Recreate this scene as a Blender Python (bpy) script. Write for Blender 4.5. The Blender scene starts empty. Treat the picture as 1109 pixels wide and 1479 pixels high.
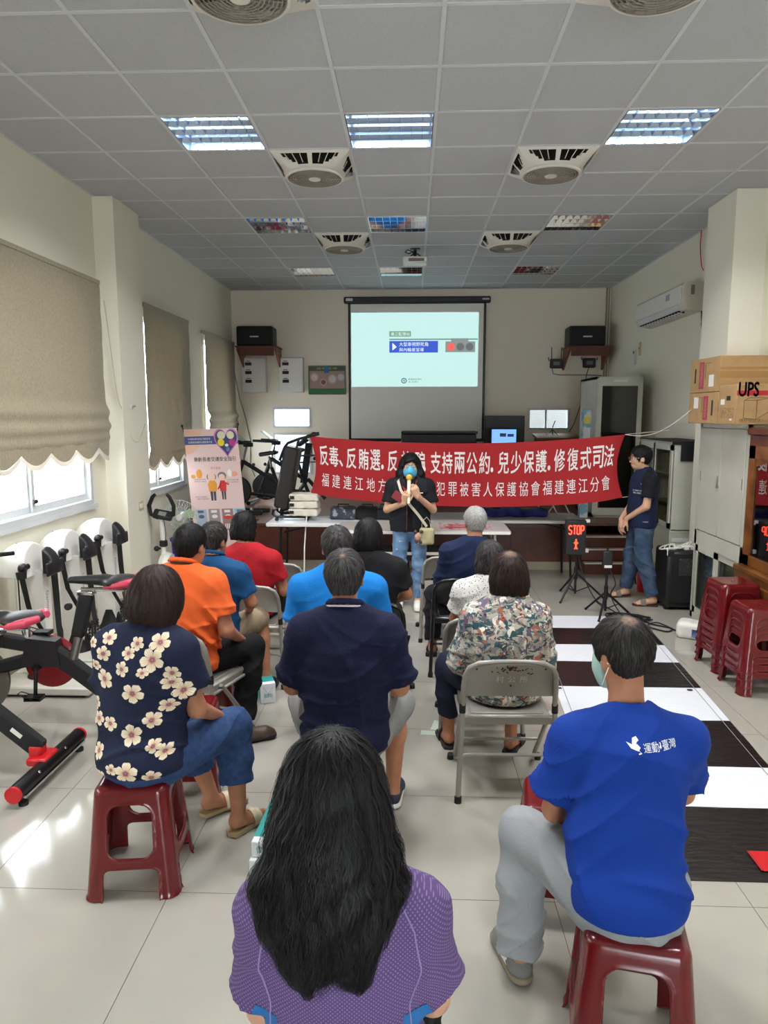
import bpy, math, random
import numpy as np
from mathutils import Vector, Matrix
from mathutils.bvhtree import BVHTree

SC = bpy.context.scene
COL = SC.collection
PI = math.pi
random.seed(7)
RNG = np.random.default_rng(11)

# ------------------------------------------------------------------ camera, world, exposure
CAM_H = 1.95
cam_d = bpy.data.cameras.new('camera')
cam_d.sensor_fit = 'VERTICAL'; cam_d.sensor_height = 36.0; cam_d.lens = 1025.0 / 1479.0 * 36.0
cam_d.clip_start = 0.05; cam_d.clip_end = 100
cam = bpy.data.objects.new('camera', cam_d); COL.objects.link(cam)
cam.location = (0, 0, CAM_H)
cam.rotation_euler = (math.radians(90 - 7.860), 0, math.radians(2.2415))
SC.camera = cam
SC.view_settings.view_transform = 'Standard'; SC.view_settings.look = 'None'
SC.view_settings.exposure = 0.66; SC.view_settings.gamma = 1.0
SC.view_settings.use_curve_mapping = False
LAMP_W = 13.0          # watts per fluorescent tube
WORLD_S = 10.0
world = bpy.data.worlds.new('world'); SC.world = world; world.use_nodes = True
wn = world.node_tree.nodes; wn['Background'].inputs[0].default_value = (0.86, 0.94, 1.0, 1)
wn['Background'].inputs[1].default_value = WORLD_S
SC.cycles.use_denoising = True
SC.cycles.max_bounces = 7; SC.cycles.diffuse_bounces = 4; SC.cycles.glossy_bounces = 4
SC.cycles.transparent_max_bounces = 12; SC.cycles.caustics_reflective = False; SC.cycles.caustics_refractive = False
SC.cycles.sample_clamp_indirect = 4.0

# ------------------------------------------------------------------ materials
def c(r, g, b):
    f = lambda v: (v / 255 / 12.92) if v <= 10 else ((v / 255 + 0.055) / 1.055) ** 2.4
    return (f(r), f(g), f(b), 1.0)

def mat(name, col, rough=0.6, metal=0.0, spec=0.5, emit=None, es=1.0, bump=None, var=None, rand=0.0, sheen=0.0, trans=0.0):
    """bump = (scale, strength, stretch xyz); var = (scale, second colour, low, high): noise blend in the base colour."""
    m = bpy.data.materials.new(name); m.use_nodes = True
    nt = m.node_tree; N = nt.nodes; L = nt.links
    p = N['Principled BSDF']
    p.inputs['Base Color'].default_value = col
    p.inputs['Roughness'].default_value = rough; p.inputs['Metallic'].default_value = metal
    p.inputs['Specular IOR Level'].default_value = spec
    if sheen: p.inputs['Sheen Weight'].default_value = sheen
    if trans: p.inputs['Transmission Weight'].default_value = trans
    if emit is not None:
        p.inputs['Emission Color'].default_value = emit; p.inputs['Emission Strength'].default_value = es
    tc = None
    if bump or var:
        tc = N.new('ShaderNodeTexCoord')
    if var:
        n = N.new('ShaderNodeTexNoise'); n.inputs['Scale'].default_value = var[0]; n.inputs['Detail'].default_value = 5
        L.new(tc.outputs['Object'], n.inputs['Vector'])
        mr = N.new('ShaderNodeMapRange'); mr.inputs[1].default_value = var[2]; mr.inputs[2].default_value = var[3]
        L.new(n.outputs['Fac'], mr.inputs[0])
        mx = N.new('ShaderNodeMix'); mx.data_type = 'RGBA'; mx.inputs[6].default_value = col; mx.inputs[7].default_value = var[1]
        L.new(mr.outputs[0], mx.inputs[0]); L.new(mx.outputs[2], p.inputs['Base Color'])
    if rand:
        oi = N.new('ShaderNodeObjectInfo'); hs = N.new('ShaderNodeHueSaturation')
        mr = N.new('ShaderNodeMapRange'); mr.inputs[3].default_value = 1 - rand; mr.inputs[4].default_value = 1 + rand
        L.new(oi.outputs['Random'], mr.inputs[0]); L.new(mr.outputs[0], hs.inputs['Value'])
        src = p.inputs['Base Color'].links[0].from_socket if p.inputs['Base Color'].is_linked else None
        if src: L.new(src, hs.inputs['Color'])
        else: hs.inputs['Color'].default_value = col
        L.new(hs.outputs[0], p.inputs['Base Color'])
    if bump:
        mp = N.new('ShaderNodeMapping'); L.new(tc.outputs['Object'], mp.inputs['Vector'])
        if len(bump) > 2: mp.inputs['Scale'].default_value = bump[2]
        n = N.new('ShaderNodeTexNoise'); n.inputs['Scale'].default_value = bump[0]; n.inputs['Detail'].default_value = 4
        L.new(mp.outputs[0], n.inputs['Vector'])
        b = N.new('ShaderNodeBump'); b.inputs['Strength'].default_value = bump[1]; b.inputs['Distance'].default_value = 0.01
        L.new(n.outputs['Fac'], b.inputs['Height']); L.new(b.outputs[0], p.inputs['Normal'])
    return m

def glass_mat(name, tint=(1, 1, 1, 1), refl=0.12, rough=0.02):
    m = bpy.data.materials.new(name); m.use_nodes = True
    nt = m.node_tree; N = nt.nodes; L = nt.links
    N.remove(N['Principled BSDF'])
    t = N.new('ShaderNodeBsdfTransparent'); t.inputs[0].default_value = tint
    g = N.new('ShaderNodeBsdfGlossy'); g.inputs['Roughness'].default_value = rough
    fr = N.new('ShaderNodeLayerWeight'); pw = N.new('ShaderNodeMath'); pw.operation = 'POWER'; pw.inputs[1].default_value = 4.0
    ad = N.new('ShaderNodeMath'); ad.operation = 'ADD'; ad.inputs[1].default_value = refl; ad.use_clamp = True
    mx = N.new('ShaderNodeMixShader')
    L.new(fr.outputs['Facing'], pw.inputs[0]); L.new(pw.outputs[0], ad.inputs[0]); L.new(ad.outputs[0], mx.inputs[0]); L.new(t.outputs[0], mx.inputs[1]); L.new(g.outputs[0], mx.inputs[2])
    L.new(mx.outputs[0], N['Material Output'].inputs['Surface'])
    return m

M = {}
M['wall'] = mat('wall_paint', c(240, 236, 219), 0.75, bump=(60, 0.12), var=(0.6, c(236, 231, 213), 0.4, 0.7))
M['wall_back'] = mat('back_wall_paint', c(236, 226, 208), 0.75, bump=(60, 0.12))
M['ceil'] = mat('ceiling_tile_board', c(192, 195, 198), 0.9, bump=(220, 0.25), var=(90, c(184, 187, 190), 0.45, 0.7), rand=0.02)
M['tbar'] = mat('ceiling_grid_metal', c(212, 215, 218), 0.5)
M['floor'] = mat('polished_floor_tile', c(170, 165, 154), 0.10, spec=0.5, var=(5, c(165, 161, 152), 0.35, 0.75), rand=0.02)
M['grout'] = mat('floor_grout', c(120, 112, 100), 0.8)
M['white'] = mat('white_plastic', c(232, 230, 224), 0.35)
M['whitemetal'] = mat('white_metal', c(214, 216, 216), 0.4)
M['black'] = mat('black_plastic', c(24, 24, 26), 0.45)
M['blackmatte'] = mat('black_matte', c(20, 20, 21), 0.8)
M['blackmetal'] = mat('black_metal', c(22, 22, 24), 0.35, metal=0.3)
M['rubber'] = mat('black_rubber', c(18, 18, 18), 0.7)
M['chrome'] = mat('chrome', c(205, 208, 212), 0.12, metal=1.0)
M['mirror'] = mat('louvre_mirror', c(225, 228, 232), 0.06, metal=1.0)
M['steel'] = mat('brushed_steel', c(160, 160, 158), 0.3, metal=1.0)
M['alu'] = mat('white_aluminium_frame', c(206, 210, 212), 0.4)
M['glass'] = glass_mat('window_glass', refl=0.02)
M['cabglass'] = glass_mat('cabinet_glass', tint=(0.75, 0.78, 0.76, 1), refl=0.12)
M['darkglass'] = glass_mat('dark_cabinet_glass', tint=(0.25, 0.25, 0.24, 1), refl=0.12)
def add_translucent(m, f):
    N, L = m.node_tree.nodes, m.node_tree.links; p = N['Principled BSDF']; t = N.new('ShaderNodeBsdfTranslucent'); t.inputs[0].default_value = c(214, 196, 160); x = N.new('ShaderNodeMixShader'); x.inputs[0].default_value = f
    L.new(p.outputs[0], x.inputs[1]); L.new(t.outputs[0], x.inputs[2]); L.new(x.outputs[0], N['Material Output'].inputs['Surface'])
M['blind'] = mat('roman_blind_fabric', c(168, 160, 138), 0.9, bump=(9, 0.5, (1, 6, 1)), var=(60, c(153, 145, 125), 0.4, 0.65), sheen=0.2)
add_translucent(M['blind'], .10)
M['fringe'] = mat('blind_fringe', c(196, 186, 172), 0.9)
M['wood'] = mat('red_brown_wood', c(98, 46, 28), 0.45, bump=(40, 0.1, (1, 1, 0.1)), var=(7, c(80, 36, 22), 0.4, 0.7))
M['woodtop'] = mat('stage_top_wood', c(96, 62, 48), 0.4)
M['oak'] = mat('varnished_cabinet_wood', c(132, 82, 36), 0.3, bump=(30, 0.08, (1, 1, 0.1)), var=(8, c(96, 54, 22), 0.4, 0.7))
M['brownwood'] = mat('brown_wood_board', c(128, 82, 50), 0.5, var=(9, c(110, 68, 40), 0.4, 0.7))
M['cream'] = mat('cream_base_board', c(176, 164, 142), 0.5)
M['cabmetal'] = mat('pale_grey_cabinet_paint', c(196, 196, 182), 0.38, var=(3, c(186, 186, 172), 0.4, 0.7))
M['card'] = mat('cardboard', c(176, 142, 98), 0.85, var=(12, c(164, 130, 88), 0.4, 0.7))
M['tape'] = mat('brown_packing_tape', c(158, 118, 66), 0.25)
M['greytop'] = mat('grey_table_top', c(186, 178, 170), 0.4)
M['whitetop'] = mat('white_table_top', c(222, 224, 226), 0.35)
M['redplastic'] = mat('dark_red_stool_plastic', c(104, 11, 20), 0.2, spec=0.6, var=(4, c(94, 10, 18), 0.4, 0.7))
M['chairgrey'] = mat('grey_chair_enamel', c(150, 146, 138), 0.35, metal=0.25)
M['chairblack'] = mat('black_chair_enamel', c(20, 20, 22), 0.25, spec=0.6)
M['bannerred'] = mat('red_banner_cloth', c(160, 17, 24), 0.75, bump=(8, 0.25))
M['textwhite'] = mat('white_print', c(236, 226, 222), 0.8)
M['black_print'] = mat('black_print', c(30, 28, 28), 0.8)
M['skin'] = mat('tan_skin', c(176, 122, 92), 0.55, spec=0.35, var=(14, c(162, 106, 78), 0.4, 0.7))
M['skinlight'] = mat('fair_skin', c(204, 160, 132), 0.55, spec=0.35, var=(14, c(194, 146, 118), 0.4, 0.7))
M['red'] = mat('red_plastic', c(196, 26, 34), 0.35)
M['pinkred'] = mat('pink_red_vinyl', c(196, 60, 84), 0.4)

# ------------------------------------------------------------------ mesh helpers
class G:
    def __init__(s): s.v = []; s.f = []
    def add(s, vs, fs):
        o = len(s.v); s.v.extend([tuple(map(float, p)) for p in vs]); s.f.extend([tuple(i + o for i in f) for f in fs]); return s
    def box(s, lo, hi):
        x0, y0, z0 = lo; x1, y1, z1 = hi
        return s.add([(x0,y0,z0),(x1,y0,z0),(x1,y1,z0),(x0,y1,z0),(x0,y0,z1),(x1,y0,z1),(x1,y1,z1),(x0,y1,z1)],
                     [(3,2,1,0),(4,5,6,7),(0,1,5,4),(1,2,6,5),(2,3,7,6),(3,0,4,7)])
    def obox(s, ctr, half, R=None):
        g = G().box([-h for h in half], half)
        R = R or Matrix.Identity(3); ctr = Vector(ctr)
        return s.add([R @ Vector(p) + ctr for p in g.v], g.f)
    def rbox(s, ctr, half, r=0.01, R=None):
        """box with chamfered edges and corners"""
        r = min(r, min(half) * 0.95); hx, hy, hz = half; vs = []; idx = {}
        for sx in (-1, 1):
            for sy in (-1, 1):
                for sz in (-1, 1):
                    idx[sx, sy, sz] = len(vs)
                    vs += [(sx*hx, sy*(hy-r), sz*(hz-r)), (sx*(hx-r), sy*hy, sz*(hz-r)), (sx*(hx-r), sy*(hy-r), sz*hz)]
        fs = []
        def I(a, k): return idx[a] + k
        for sg in (-1, 1):
            fs.append([I((sg,-1,-1),0), I((sg,1,-1),0), I((sg,1,1),0), I((sg,-1,1),0)])
            fs.append([I((-1,sg,-1),1), I((1,sg,-1),1), I((1,sg,1),1), I((-1,sg,1),1)])
            fs.append([I((-1,-1,sg),2), I((1,-1,sg),2), I((1,1,sg),2), I((-1,1,sg),2)])
        for a in (-1, 1):
            for b in (-1, 1):
                fs.append([I((a,b,-1),0), I((a,b,1),0), I((a,b,1),1), I((a,b,-1),1)])
                fs.append([I((a,-1,b),0), I((a,1,b),0), I((a,1,b),2), I((a,-1,b),2)])
                fs.append([I((-1,a,b),1), I((1,a,b),1), I((1,a,b),2), I((-1,a,b),2)])
                for d in (-1, 1): fs.append([I((a,b,d),0), I((a,b,d),1), I((a,b,d),2)])
        out = []
        for f in fs:
            p = [Vector(vs[i]) for i in f]; n = (p[1]-p[0]).cross(p[2]-p[0]); m = sum(p, Vector()) / len(p)
            out.append(tuple(f) if n.dot(m) > 0 else tuple(reversed(f)))
        R = R or Matrix.Identity(3); ctr = Vector(ctr)
        return s.add([R @ Vector(p) + ctr for p in vs], out)
    def tube(s, pts, r, n=8, cap=True, closed=False, flat=None):
        P = [Vector(p) for p in pts]; m = len(P); rr = r if hasattr(r, '__len__') else [r] * m
        vs = []; up = None
        for i in range(m):
            a = P[(i-1) % m] if (closed or i > 0) else P[i]; b = P[(i+1) % m] if (closed or i < m-1) else P[i]
            t = (b - a).normalized() if (b - a).length > 1e-9 else Vector((0,0,1))
            if up is None:
                up = Vector((0,0,1)) if abs(t.z) < 0.9 else Vector((1,0,0))
                if flat is not None: up = Vector(flat)
            u = (up - t * up.dot(t)); u = u.normalized() if u.length > 1e-6 else t.orthogonal().normalized()
            w = t.cross(u); up = u
            for k in range(n):
                q = 2 * PI * k / n
                vs.append(P[i] + (u * math.cos(q) + w * math.sin(q)) * rr[i])
        fs = []
        rng = range(m) if closed else range(m-1)
        for i in rng:
            j = (i+1) % m
            for k in range(n):
                l = (k+1) % n; fs.append((i*n+k, i*n+l, j*n+l, j*n+k))
        if cap and not closed:
            fs.append(tuple(reversed(range(n)))); fs.append(tuple((m-1)*n + k for k in range(n)))
        return s.add(vs, fs)
    def strap(s, pts, w, t, side):
        """flat band swept along pts; side = width direction"""
        P = [Vector(p) for p in pts]; S = Vector(side).normalized(); vs = []; m = len(P)
        for i in range(m):
            tg = (P[min(i+1, m-1)] - P[max(i-1, 0)]).normalized(); nn = S.cross(tg).normalized()
            ww = w[i] if hasattr(w, '__len__') else w
            for a, b in ((-1,-1),(1,-1),(1,1),(-1,1)): vs.append(P[i] + S*a*ww/2 + nn*b*t/2)
        fs = [(i*4+k, i*4+(k+1)%4, i*4+4+(k+1)%4, i*4+4+k) for i in range(m-1) for k in range(4)] + [(3,2,1,0), tuple((m-1)*4+k for k in range(4))]
        return s.add(vs, fs)
    def prism(s, poly, t0, t1, org=(0,0,0), ux=(1,0,0), uy=(0,0,1)):
        """polygon in the plane (ux, uy), extruded from t0 to t1 along ux x uy"""
        o = Vector(org); a = Vector(ux); b = Vector(uy); n = a.cross(b); m = len(poly)
        area = sum(poly[i][0]*poly[(i+1) % m][1] - poly[(i+1) % m][0]*poly[i][1] for i in range(m))
        if area < 0: poly = list(reversed(poly))
        vs = [o + a*p[0] + b*p[1] + n*t0 for p in poly] + [o + a*p[0] + b*p[1] + n*t1 for p in poly]
        fs = [tuple(reversed(range(m))), tuple(range(m, 2*m))] + [(i, (i+1) % m, m + (i+1) % m, m+i) for i in range(m)]
        return s.add(vs, fs)
    def lathe(s, prof, org=(0,0,0), axis='z', n=24):
        vs = []; fs = []; m = len(prof)
        for r, h in prof:
            for k in range(n):
                q = 2*PI*k/n; a, b = r*math.cos(q), r*math.sin(q)
                p = (a, b, h) if axis == 'z' else ((h, a, b) if axis == 'x' else (b, h, a))
                vs.append((p[0]+org[0], p[1]+org[1], p[2]+org[2]))
        for i in range(m-1):
            for k in range(n):
                l = (k+1) % n; fs.append((i*n+k, i*n+l, (i+1)*n+l, (i+1)*n+k))
        return s.add(vs, fs)
    def ball(s, ctr, r, n=10):
        rr = r if hasattr(r, '__len__') else (r, r, r); vs = []; fs = []
        for i in range(n+1):
            t = PI*i/n
            for k in range(2*n):
                q = PI*k/n; vs.append((ctr[0]+rr[0]*math.sin(t)*math.cos(q), ctr[1]+rr[1]*math.sin(t)*math.sin(q), ctr[2]-rr[2]*math.cos(t)))
        for i in range(n):
            for k in range(2*n):
                l = (k+1) % (2*n); fs.append((i*2*n+k, i*2*n+l, (i+1)*2*n+l, (i+1)*2*n+k))
        return s.add(vs, fs)
    def mesh(s, name, smooth=True):
        me = bpy.data.meshes.new(name); me.from_pydata(s.v, [], s.f); me.validate(); me.update()
        if smooth:
            me.polygons.foreach_set('use_smooth', [True]*len(me.polygons)); me.set_sharp_from_angle(angle=math.radians(38))
        return me

def rot(z=0, x=0, y=0):
    return Matrix.Rotation(z, 3, 'Z') @ Matrix.Rotation(x, 3, 'X') @ Matrix.Rotation(y, 3, 'Y')

def link(name, me, m, parent=None):
    o = bpy.data.objects.new(name, me); COL.objects.link(o)
    if m is not None:
        for q in (m if isinstance(m, (list, tuple)) else [m]): me.materials.append(q)
    if parent is not None: o.parent = parent
    return o
def obj(name, g, m, parent=None, smooth=True):
    return link(name, g.mesh(name, smooth), m, parent)
def tag(o, label=None, cat=None, group=None, kind=None):
    if label: o['label'] = label
    if cat: o['category'] = cat
    if group: o['group'] = group
    if kind: o['kind'] = kind
    return o
def thing(name, label, cat, loc=(0,0,0), rz=0.0, group=None):
    o = bpy.data.objects.new(name, None); COL.objects.link(o); o.empty_display_size = 0.1
    o.location = loc; o.rotation_euler = (0, 0, rz)
    return tag(o, label, cat, group)
def struct(name, g, m, parent=None, smooth=False):
    o = obj(name, g, m, parent, smooth)
    if parent is None: o['kind'] = 'structure'
    return o
def kids(o): return [q for q in COL.objects if q.parent is o]
def dup(root, loc, rz=0.0, label=None, group=None):
    def cp(o, par):
        n = o.copy(); COL.objects.link(n)
        if par is not None: n.parent = par
        for ch in CH.get(o.name, []): cp(ch, n)
        return n
    CH = {}
    for q in COL.objects:
        if q.parent is not None: CH.setdefault(q.parent.name, []).append(q)
    r = cp(root, None); r.location = loc; r.rotation_euler = (0, 0, rz)
    if label: r['label'] = label
    if group: r['group'] = group
    return r

_fcache = {}
def text_verts(s, bold=0.0):
    """2D triangles of a line of text set with Blender's own built-in font; em = 1"""
    key = (s, bold)
    if key in _fcache: return _fcache[key]
    cu = bpy.data.curves.new('txt', 'FONT'); cu.body = s; cu.size = 1.0; cu.offset = bold; cu.resolution_u = 3; cu.fill_mode = 'FRONT'
    o = bpy.data.objects.new('txt', cu); COL.objects.link(o)
    bpy.context.view_layer.update()
    dg = bpy.context.evaluated_depsgraph_get()
    me = bpy.data.meshes.new_from_object(o.evaluated_get(dg))
    vs = [tuple(v.co[:2]) for v in me.vertices]; fs = [tuple(p.vertices) for p in me.polygons]
    bpy.data.objects.remove(o); bpy.data.curves.remove(cu); bpy.data.meshes.remove(me)
    _fcache[key] = (vs, fs); return vs, fs
def text_on(g, s, w, h, fn, bold=0.0, fit=True):
    """lay text in a w x h box; fn(u, v) gives the 3D point (u in 0..w, v in 0..h)"""
    vs, fs = text_verts(s)
    if not vs: return
    x0 = min(v[0] for v in vs); x1 = max(v[0] for v in vs); y0 = min(v[1] for v in vs); y1 = max(v[1] for v in vs)
    sx = w / max(x1-x0, 1e-6); sy = h / max(y1-y0, 1e-6)
    if not fit: sx = sy = min(sx, sy)
    for du, dv in (((0, 0),) if not bold else ((-bold, 0), (bold, 0), (0, bold*.8), (0, -bold*.8))):
        g.add([fn((v[0]-x0+du)*sx, (v[1]-y0+dv)*sy) for v in vs], fs)

# ------------------------------------------------------------------ implicit surfaces (organic shapes)
class SDF:
    def __init__(s, lo, hi, h):
        s.lo = np.array(lo, float); s.h = h
        s.n = np.maximum(4, np.ceil((np.array(hi) - s.lo) / h).astype(int) + 1)
        s.F = np.full(s.n, 0.25, np.float32)
    def blk(s, lo, hi):
        a = np.clip(np.floor((np.array(lo) - s.lo) / s.h).astype(int), 0, s.n - 1); b = np.clip(np.ceil((np.array(hi) - s.lo) / s.h).astype(int) + 1, 1, s.n)
        if np.any(b <= a): return None
        X = (s.lo[0] + s.h*np.arange(a[0], b[0]))[:, None, None]; Y = (s.lo[1] + s.h*np.arange(a[1], b[1]))[None, :, None]; Z = (s.lo[2] + s.h*np.arange(a[2], b[2]))[None, None, :]
        return (slice(a[0], b[0]), slice(a[1], b[1]), slice(a[2], b[2])), X, Y, Z
    def put(s, sl, d, k, op):
        F = s.F[sl]; d = d.astype(np.float32)
        if op == 'u':
            r = np.minimum(F, d)
            if k > 0: q = np.maximum(k - np.abs(F - d), 0) / k; r = r - q*q*k*0.25
        else:
            d = -d; r = np.maximum(F, d)
            if k > 0: q = np.maximum(k - np.abs(F - d), 0) / k; r = r + q*q*k*0.25
        s.F[sl] = r
    def cap(s, a, b, ra, rb=None, k=0.015, sq=None, clip=None, op='u'):
        a = np.array(a, float); b = np.array(b, float); rb = ra if rb is None else rb
        m = max(ra, rb) + max(k, 0) + 3*s.h
        r = s.blk(np.minimum(a, b) - m, np.maximum(a, b) + m)
        if r is None: return
        sl, X, Y, Z = r
        dx, dy, dz = X - a[0], Y - a[1], Z - a[2]; ab = b - a
        if sq is not None:
            u, f = np.array(sq[0], float), sq[1]; g = (dx*u[0] + dy*u[1] + dz*u[2]) * (f-1)
            dx = dx + g*u[0]; dy = dy + g*u[1]; dz = dz + g*u[2]; ab = ab + u*(ab @ u)*(f-1)
        L = max(float(ab @ ab), 1e-12)
        t = np.clip((dx*ab[0] + dy*ab[1] + dz*ab[2]) / L, 0, 1)
        d = np.sqrt((dx-t*ab[0])**2 + (dy-t*ab[1])**2 + (dz-t*ab[2])**2) - (ra + t*(rb-ra))
        if clip is not None:
            for cp, cn in (clip if isinstance(clip, list) else [clip]):
                cn = np.array(cn, float); cn = cn/np.linalg.norm(cn)
                d = np.maximum(d, (X-cp[0])*cn[0] + (Y-cp[1])*cn[1] + (Z-cp[2])*cn[2])
        s.put(sl, d, k, op)
    def ell(s, ctr, r, k=0.015, R=None, op='u', clip=None):
        ctr = np.array(ctr, float); r = np.array(r, float); m = float(r.max()) + max(k, 0) + 3*s.h
        q = s.blk(ctr-m, ctr+m)
        if q is None: return
        sl, X, Y, Z = q; dx, dy, dz = X-ctr[0], Y-ctr[1], Z-ctr[2]
        if R is not None:
            R = np.array(R)
            dx, dy, dz = (R[0,0]*dx+R[1,0]*dy+R[2,0]*dz, R[0,1]*dx+R[1,1]*dy+R[2,1]*dz, R[0,2]*dx+R[1,2]*dy+R[2,2]*dz)
        k0 = np.sqrt((dx/r[0])**2 + (dy/r[1])**2 + (dz/r[2])**2); k1 = np.sqrt((dx/r[0]**2)**2 + (dy/r[1]**2)**2 + (dz/r[2]**2)**2)
        d = k0*(k0-1)/np.maximum(k1, 1e-6)
        if clip is not None:
            for cp, cn in (clip if isinstance(clip, list) else [clip]):
                cn = np.array(cn, float); cn = cn/np.linalg.norm(cn)
                d = np.maximum(d, (X-cp[0])*cn[0] + (Y-cp[1])*cn[1] + (Z-cp[2])*cn[2])
        s.put(sl, d, k, op)
    def bx(s, ctr, half, rnd=0.01, k=0.0, R=None, op='u'):
        ctr = np.array(ctr, float); half = np.array(half, float); m = float(np.linalg.norm(half)) + max(k, 0) + 3*s.h
        mm = m if R is not None else half + max(k, 0) + 3*s.h
        q = s.blk(ctr-mm, ctr+mm)
        if q is None: return
        sl, X, Y, Z = q; dx, dy, dz = X-ctr[0]+0*Y+0*Z, Y-ctr[1]+0*X+0*Z, Z-ctr[2]+0*X+0*Y
        if R is not None:
            R = np.array(R)
            dx, dy, dz = (R[0,0]*dx+R[1,0]*dy+R[2,0]*dz, R[0,1]*dx+R[1,1]*dy+R[2,1]*dz, R[0,2]*dx+R[1,2]*dy+R[2,2]*dz)
        ax, ay, az = np.abs(dx)-half[0]+rnd, np.abs(dy)-half[1]+rnd, np.abs(dz)-half[2]+rnd
        d = np.sqrt(np.maximum(ax,0)**2+np.maximum(ay,0)**2+np.maximum(az,0)**2) + np.minimum(np.maximum(ax, np.maximum(ay, az)), 0) - rnd
        s.put(sl, d, k, op)
    def plane(s, p, n):
        """keep the side the normal points away from"""
        n = np.array(n, float); n = n/np.linalg.norm(n)
        sl, X, Y, Z = s.blk(s.lo-1, s.lo + s.n*s.h + 1)
        s.F = np.maximum(s.F, ((X-p[0])*n[0] + (Y-p[1])*n[1] + (Z-p[2])*n[2]).astype(np.float32))
    def grid(s):
        sl, X, Y, Z = s.blk(s.lo-1, s.lo + s.n*s.h + 1); return X, Y, Z
    def nets(s):
        F = s.F.copy(); F[0] = F[-1] = 0.2; F[:, 0] = F[:, -1] = 0.2; F[:, :, 0] = F[:, :, -1] = 0.2
        S = F < 0; n = F.shape
        cnt = np.zeros((n[0]-1, n[1]-1, n[2]-1), np.int8)
        cr = [(i, j, k) for i in (0,1) for j in (0,1) for k in (0,1)]
        for i, j, k in cr: cnt += S[i:n[0]-1+i, j:n[1]-1+j, k:n[2]-1+k]
        act = (cnt > 0) & (cnt < 8); idx = np.argwhere(act)
        if len(idx) == 0: return np.zeros((0,3)), np.zeros((0,4), int)
        vid = np.full(act.shape, -1, np.int32); vid[act] = np.arange(len(idx))
        V = np.stack([F[idx[:,0]+i, idx[:,1]+j, idx[:,2]+k] for i, j, k in cr], 1)
        acc = np.zeros((len(idx), 3)); w = np.zeros(len(idx))
        for a in range(8):
            for b in range(a+1, 8):
                ca, cb = np.array(cr[a]), np.array(cr[b])
                if np.abs(ca-cb).sum() != 1: continue
                va, vb = V[:, a], V[:, b]; x = (va < 0) != (vb < 0)
                t = np.where(x, va/np.where(x, va-vb, 1), 0)
                acc += x[:, None]*(ca + t[:, None]*(cb-ca)); w += x
        P = s.lo + s.h*(idx + acc/w[:, None])
        Q = []
        for ax in range(3):
            o1, o2 = [(1,2),(2,0),(0,1)][ax]
            sh = [slice(1, n[i]-1) for i in range(3)]; sh[ax] = slice(0, n[ax]-1)
            s0 = S[tuple(sh)]; sh2 = list(sh); sh2[ax] = slice(1, n[ax]); s1 = S[tuple(sh2)]
            e = np.argwhere(s0 != s1); st = s0[tuple(e.T)]
            base = e.copy(); base[:, o1] += 1; base[:, o2] += 1
            def g(d1, d2):
                q = base.copy(); q[:, o1] += d1; q[:, o2] += d2; return vid[q[:,0], q[:,1], q[:,2]]
            f = np.stack([g(-1,-1), g(0,-1), g(0,0), g(-1,0)], 1)
            f[~st] = f[~st][:, ::-1]; Q.append(f)
        Q = np.concatenate(Q); Q = Q[(Q >= 0).all(1)]
        return P, Q
    def mesh(s, name, smooth_it=1):
        P, Q = s.nets()
        for _ in range(smooth_it):
            A = np.zeros_like(P); n = np.zeros(len(P))
            for a, b in ((0,1),(1,2),(2,3),(3,0)):
                for i, j in ((a,b),(b,a)):
                    np.add.at(A, Q[:, i], P[Q[:, j]]); np.add.at(n, Q[:, i], 1)
            P = 0.5*P + 0.5*A/np.maximum(n, 1)[:, None]
        me = bpy.data.meshes.new(name)
        me.vertices.add(len(P)); me.vertices.foreach_set('co', P.astype(np.float32).ravel())
        me.loops.add(Q.size); me.loops.foreach_set('vertex_index', Q.astype(np.int32).ravel())
        me.polygons.add(len(Q)); me.polygons.foreach_set('loop_start', np.arange(0, Q.size, 4, dtype=np.int32))
        me.polygons.foreach_set('use_smooth', np.ones(len(Q), bool)); me.update(calc_edges=True); me.validate()
        return me
    def sample(s, P):
        """value and unit gradient at points"""
        q = (P - s.lo)/s.h; q = np.clip(q, 1, s.n-2.001); i = q.astype(int); f = q - i
        def at(i):
            F = s.F; i = np.clip(i, 0, s.n-2); r = 0
            for a in (0,1):
                for b in (0,1):
                    for d in (0,1):
                        w = (f[:,0] if a else 1-f[:,0])*(f[:,1] if b else 1-f[:,1])*(f[:,2] if d else 1-f[:,2])
                        r = r + w*F[i[:,0]+a, i[:,1]+b, i[:,2]+d]
            return r
        v = at(i); gr = np.stack([at(i+np.array(e)) - at(i-np.array(e)) for e in ((1,0,0),(0,1,0),(0,0,1))], 1)
        nrm = np.linalg.norm(gr, axis=1); return v, gr/np.maximum(nrm, 1e-9)[:, None]
# ------------------------------------------------------------------ room shell
XL, XR, YB, YF, ZC = -2.97, 3.18, 11.87, -4.2, 3.945
T = 0.22
def wall_yz(g, x0, x1, y0, y1, holes, ztop=ZC + 0.3):
    """wall in the y-z plane with rectangular holes (ya, yb, za, zb)"""
    y = y0
    for ya, yb, za, zb in sorted(holes):
        g.box((x0, y, 0), (x1, ya, ztop)); g.box((x0, ya, 0), (x1, yb, za)); g.box((x0, ya, zb), (x1, yb, ztop)); y = yb
    g.box((x0, y, 0), (x1, y1, ztop))
WIN = [(1.0, 3.1, 1.12, 3.08), (4.5, 6.46, 1.12, 3.08), (7.83, 9.12, 1.05, 3.06), (10.15, 11.45, 1.05, 3.04)]
g = G(); wall_yz(g, XL - T, XL, YF, YB + T, WIN); struct('wall_left', g, M['wall'])
g = G().box((XR, YF, 0), (XR + T, YB + T, ZC + 0.3)); struct('wall_right', g, M['wall'])
HB = [(-2.32, -1.68, 0.95, 1.64), (-2.32, -1.68, 1.72, 2.06), (1.90, 2.59, 1.69, 2.05)]
g = G()
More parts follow.
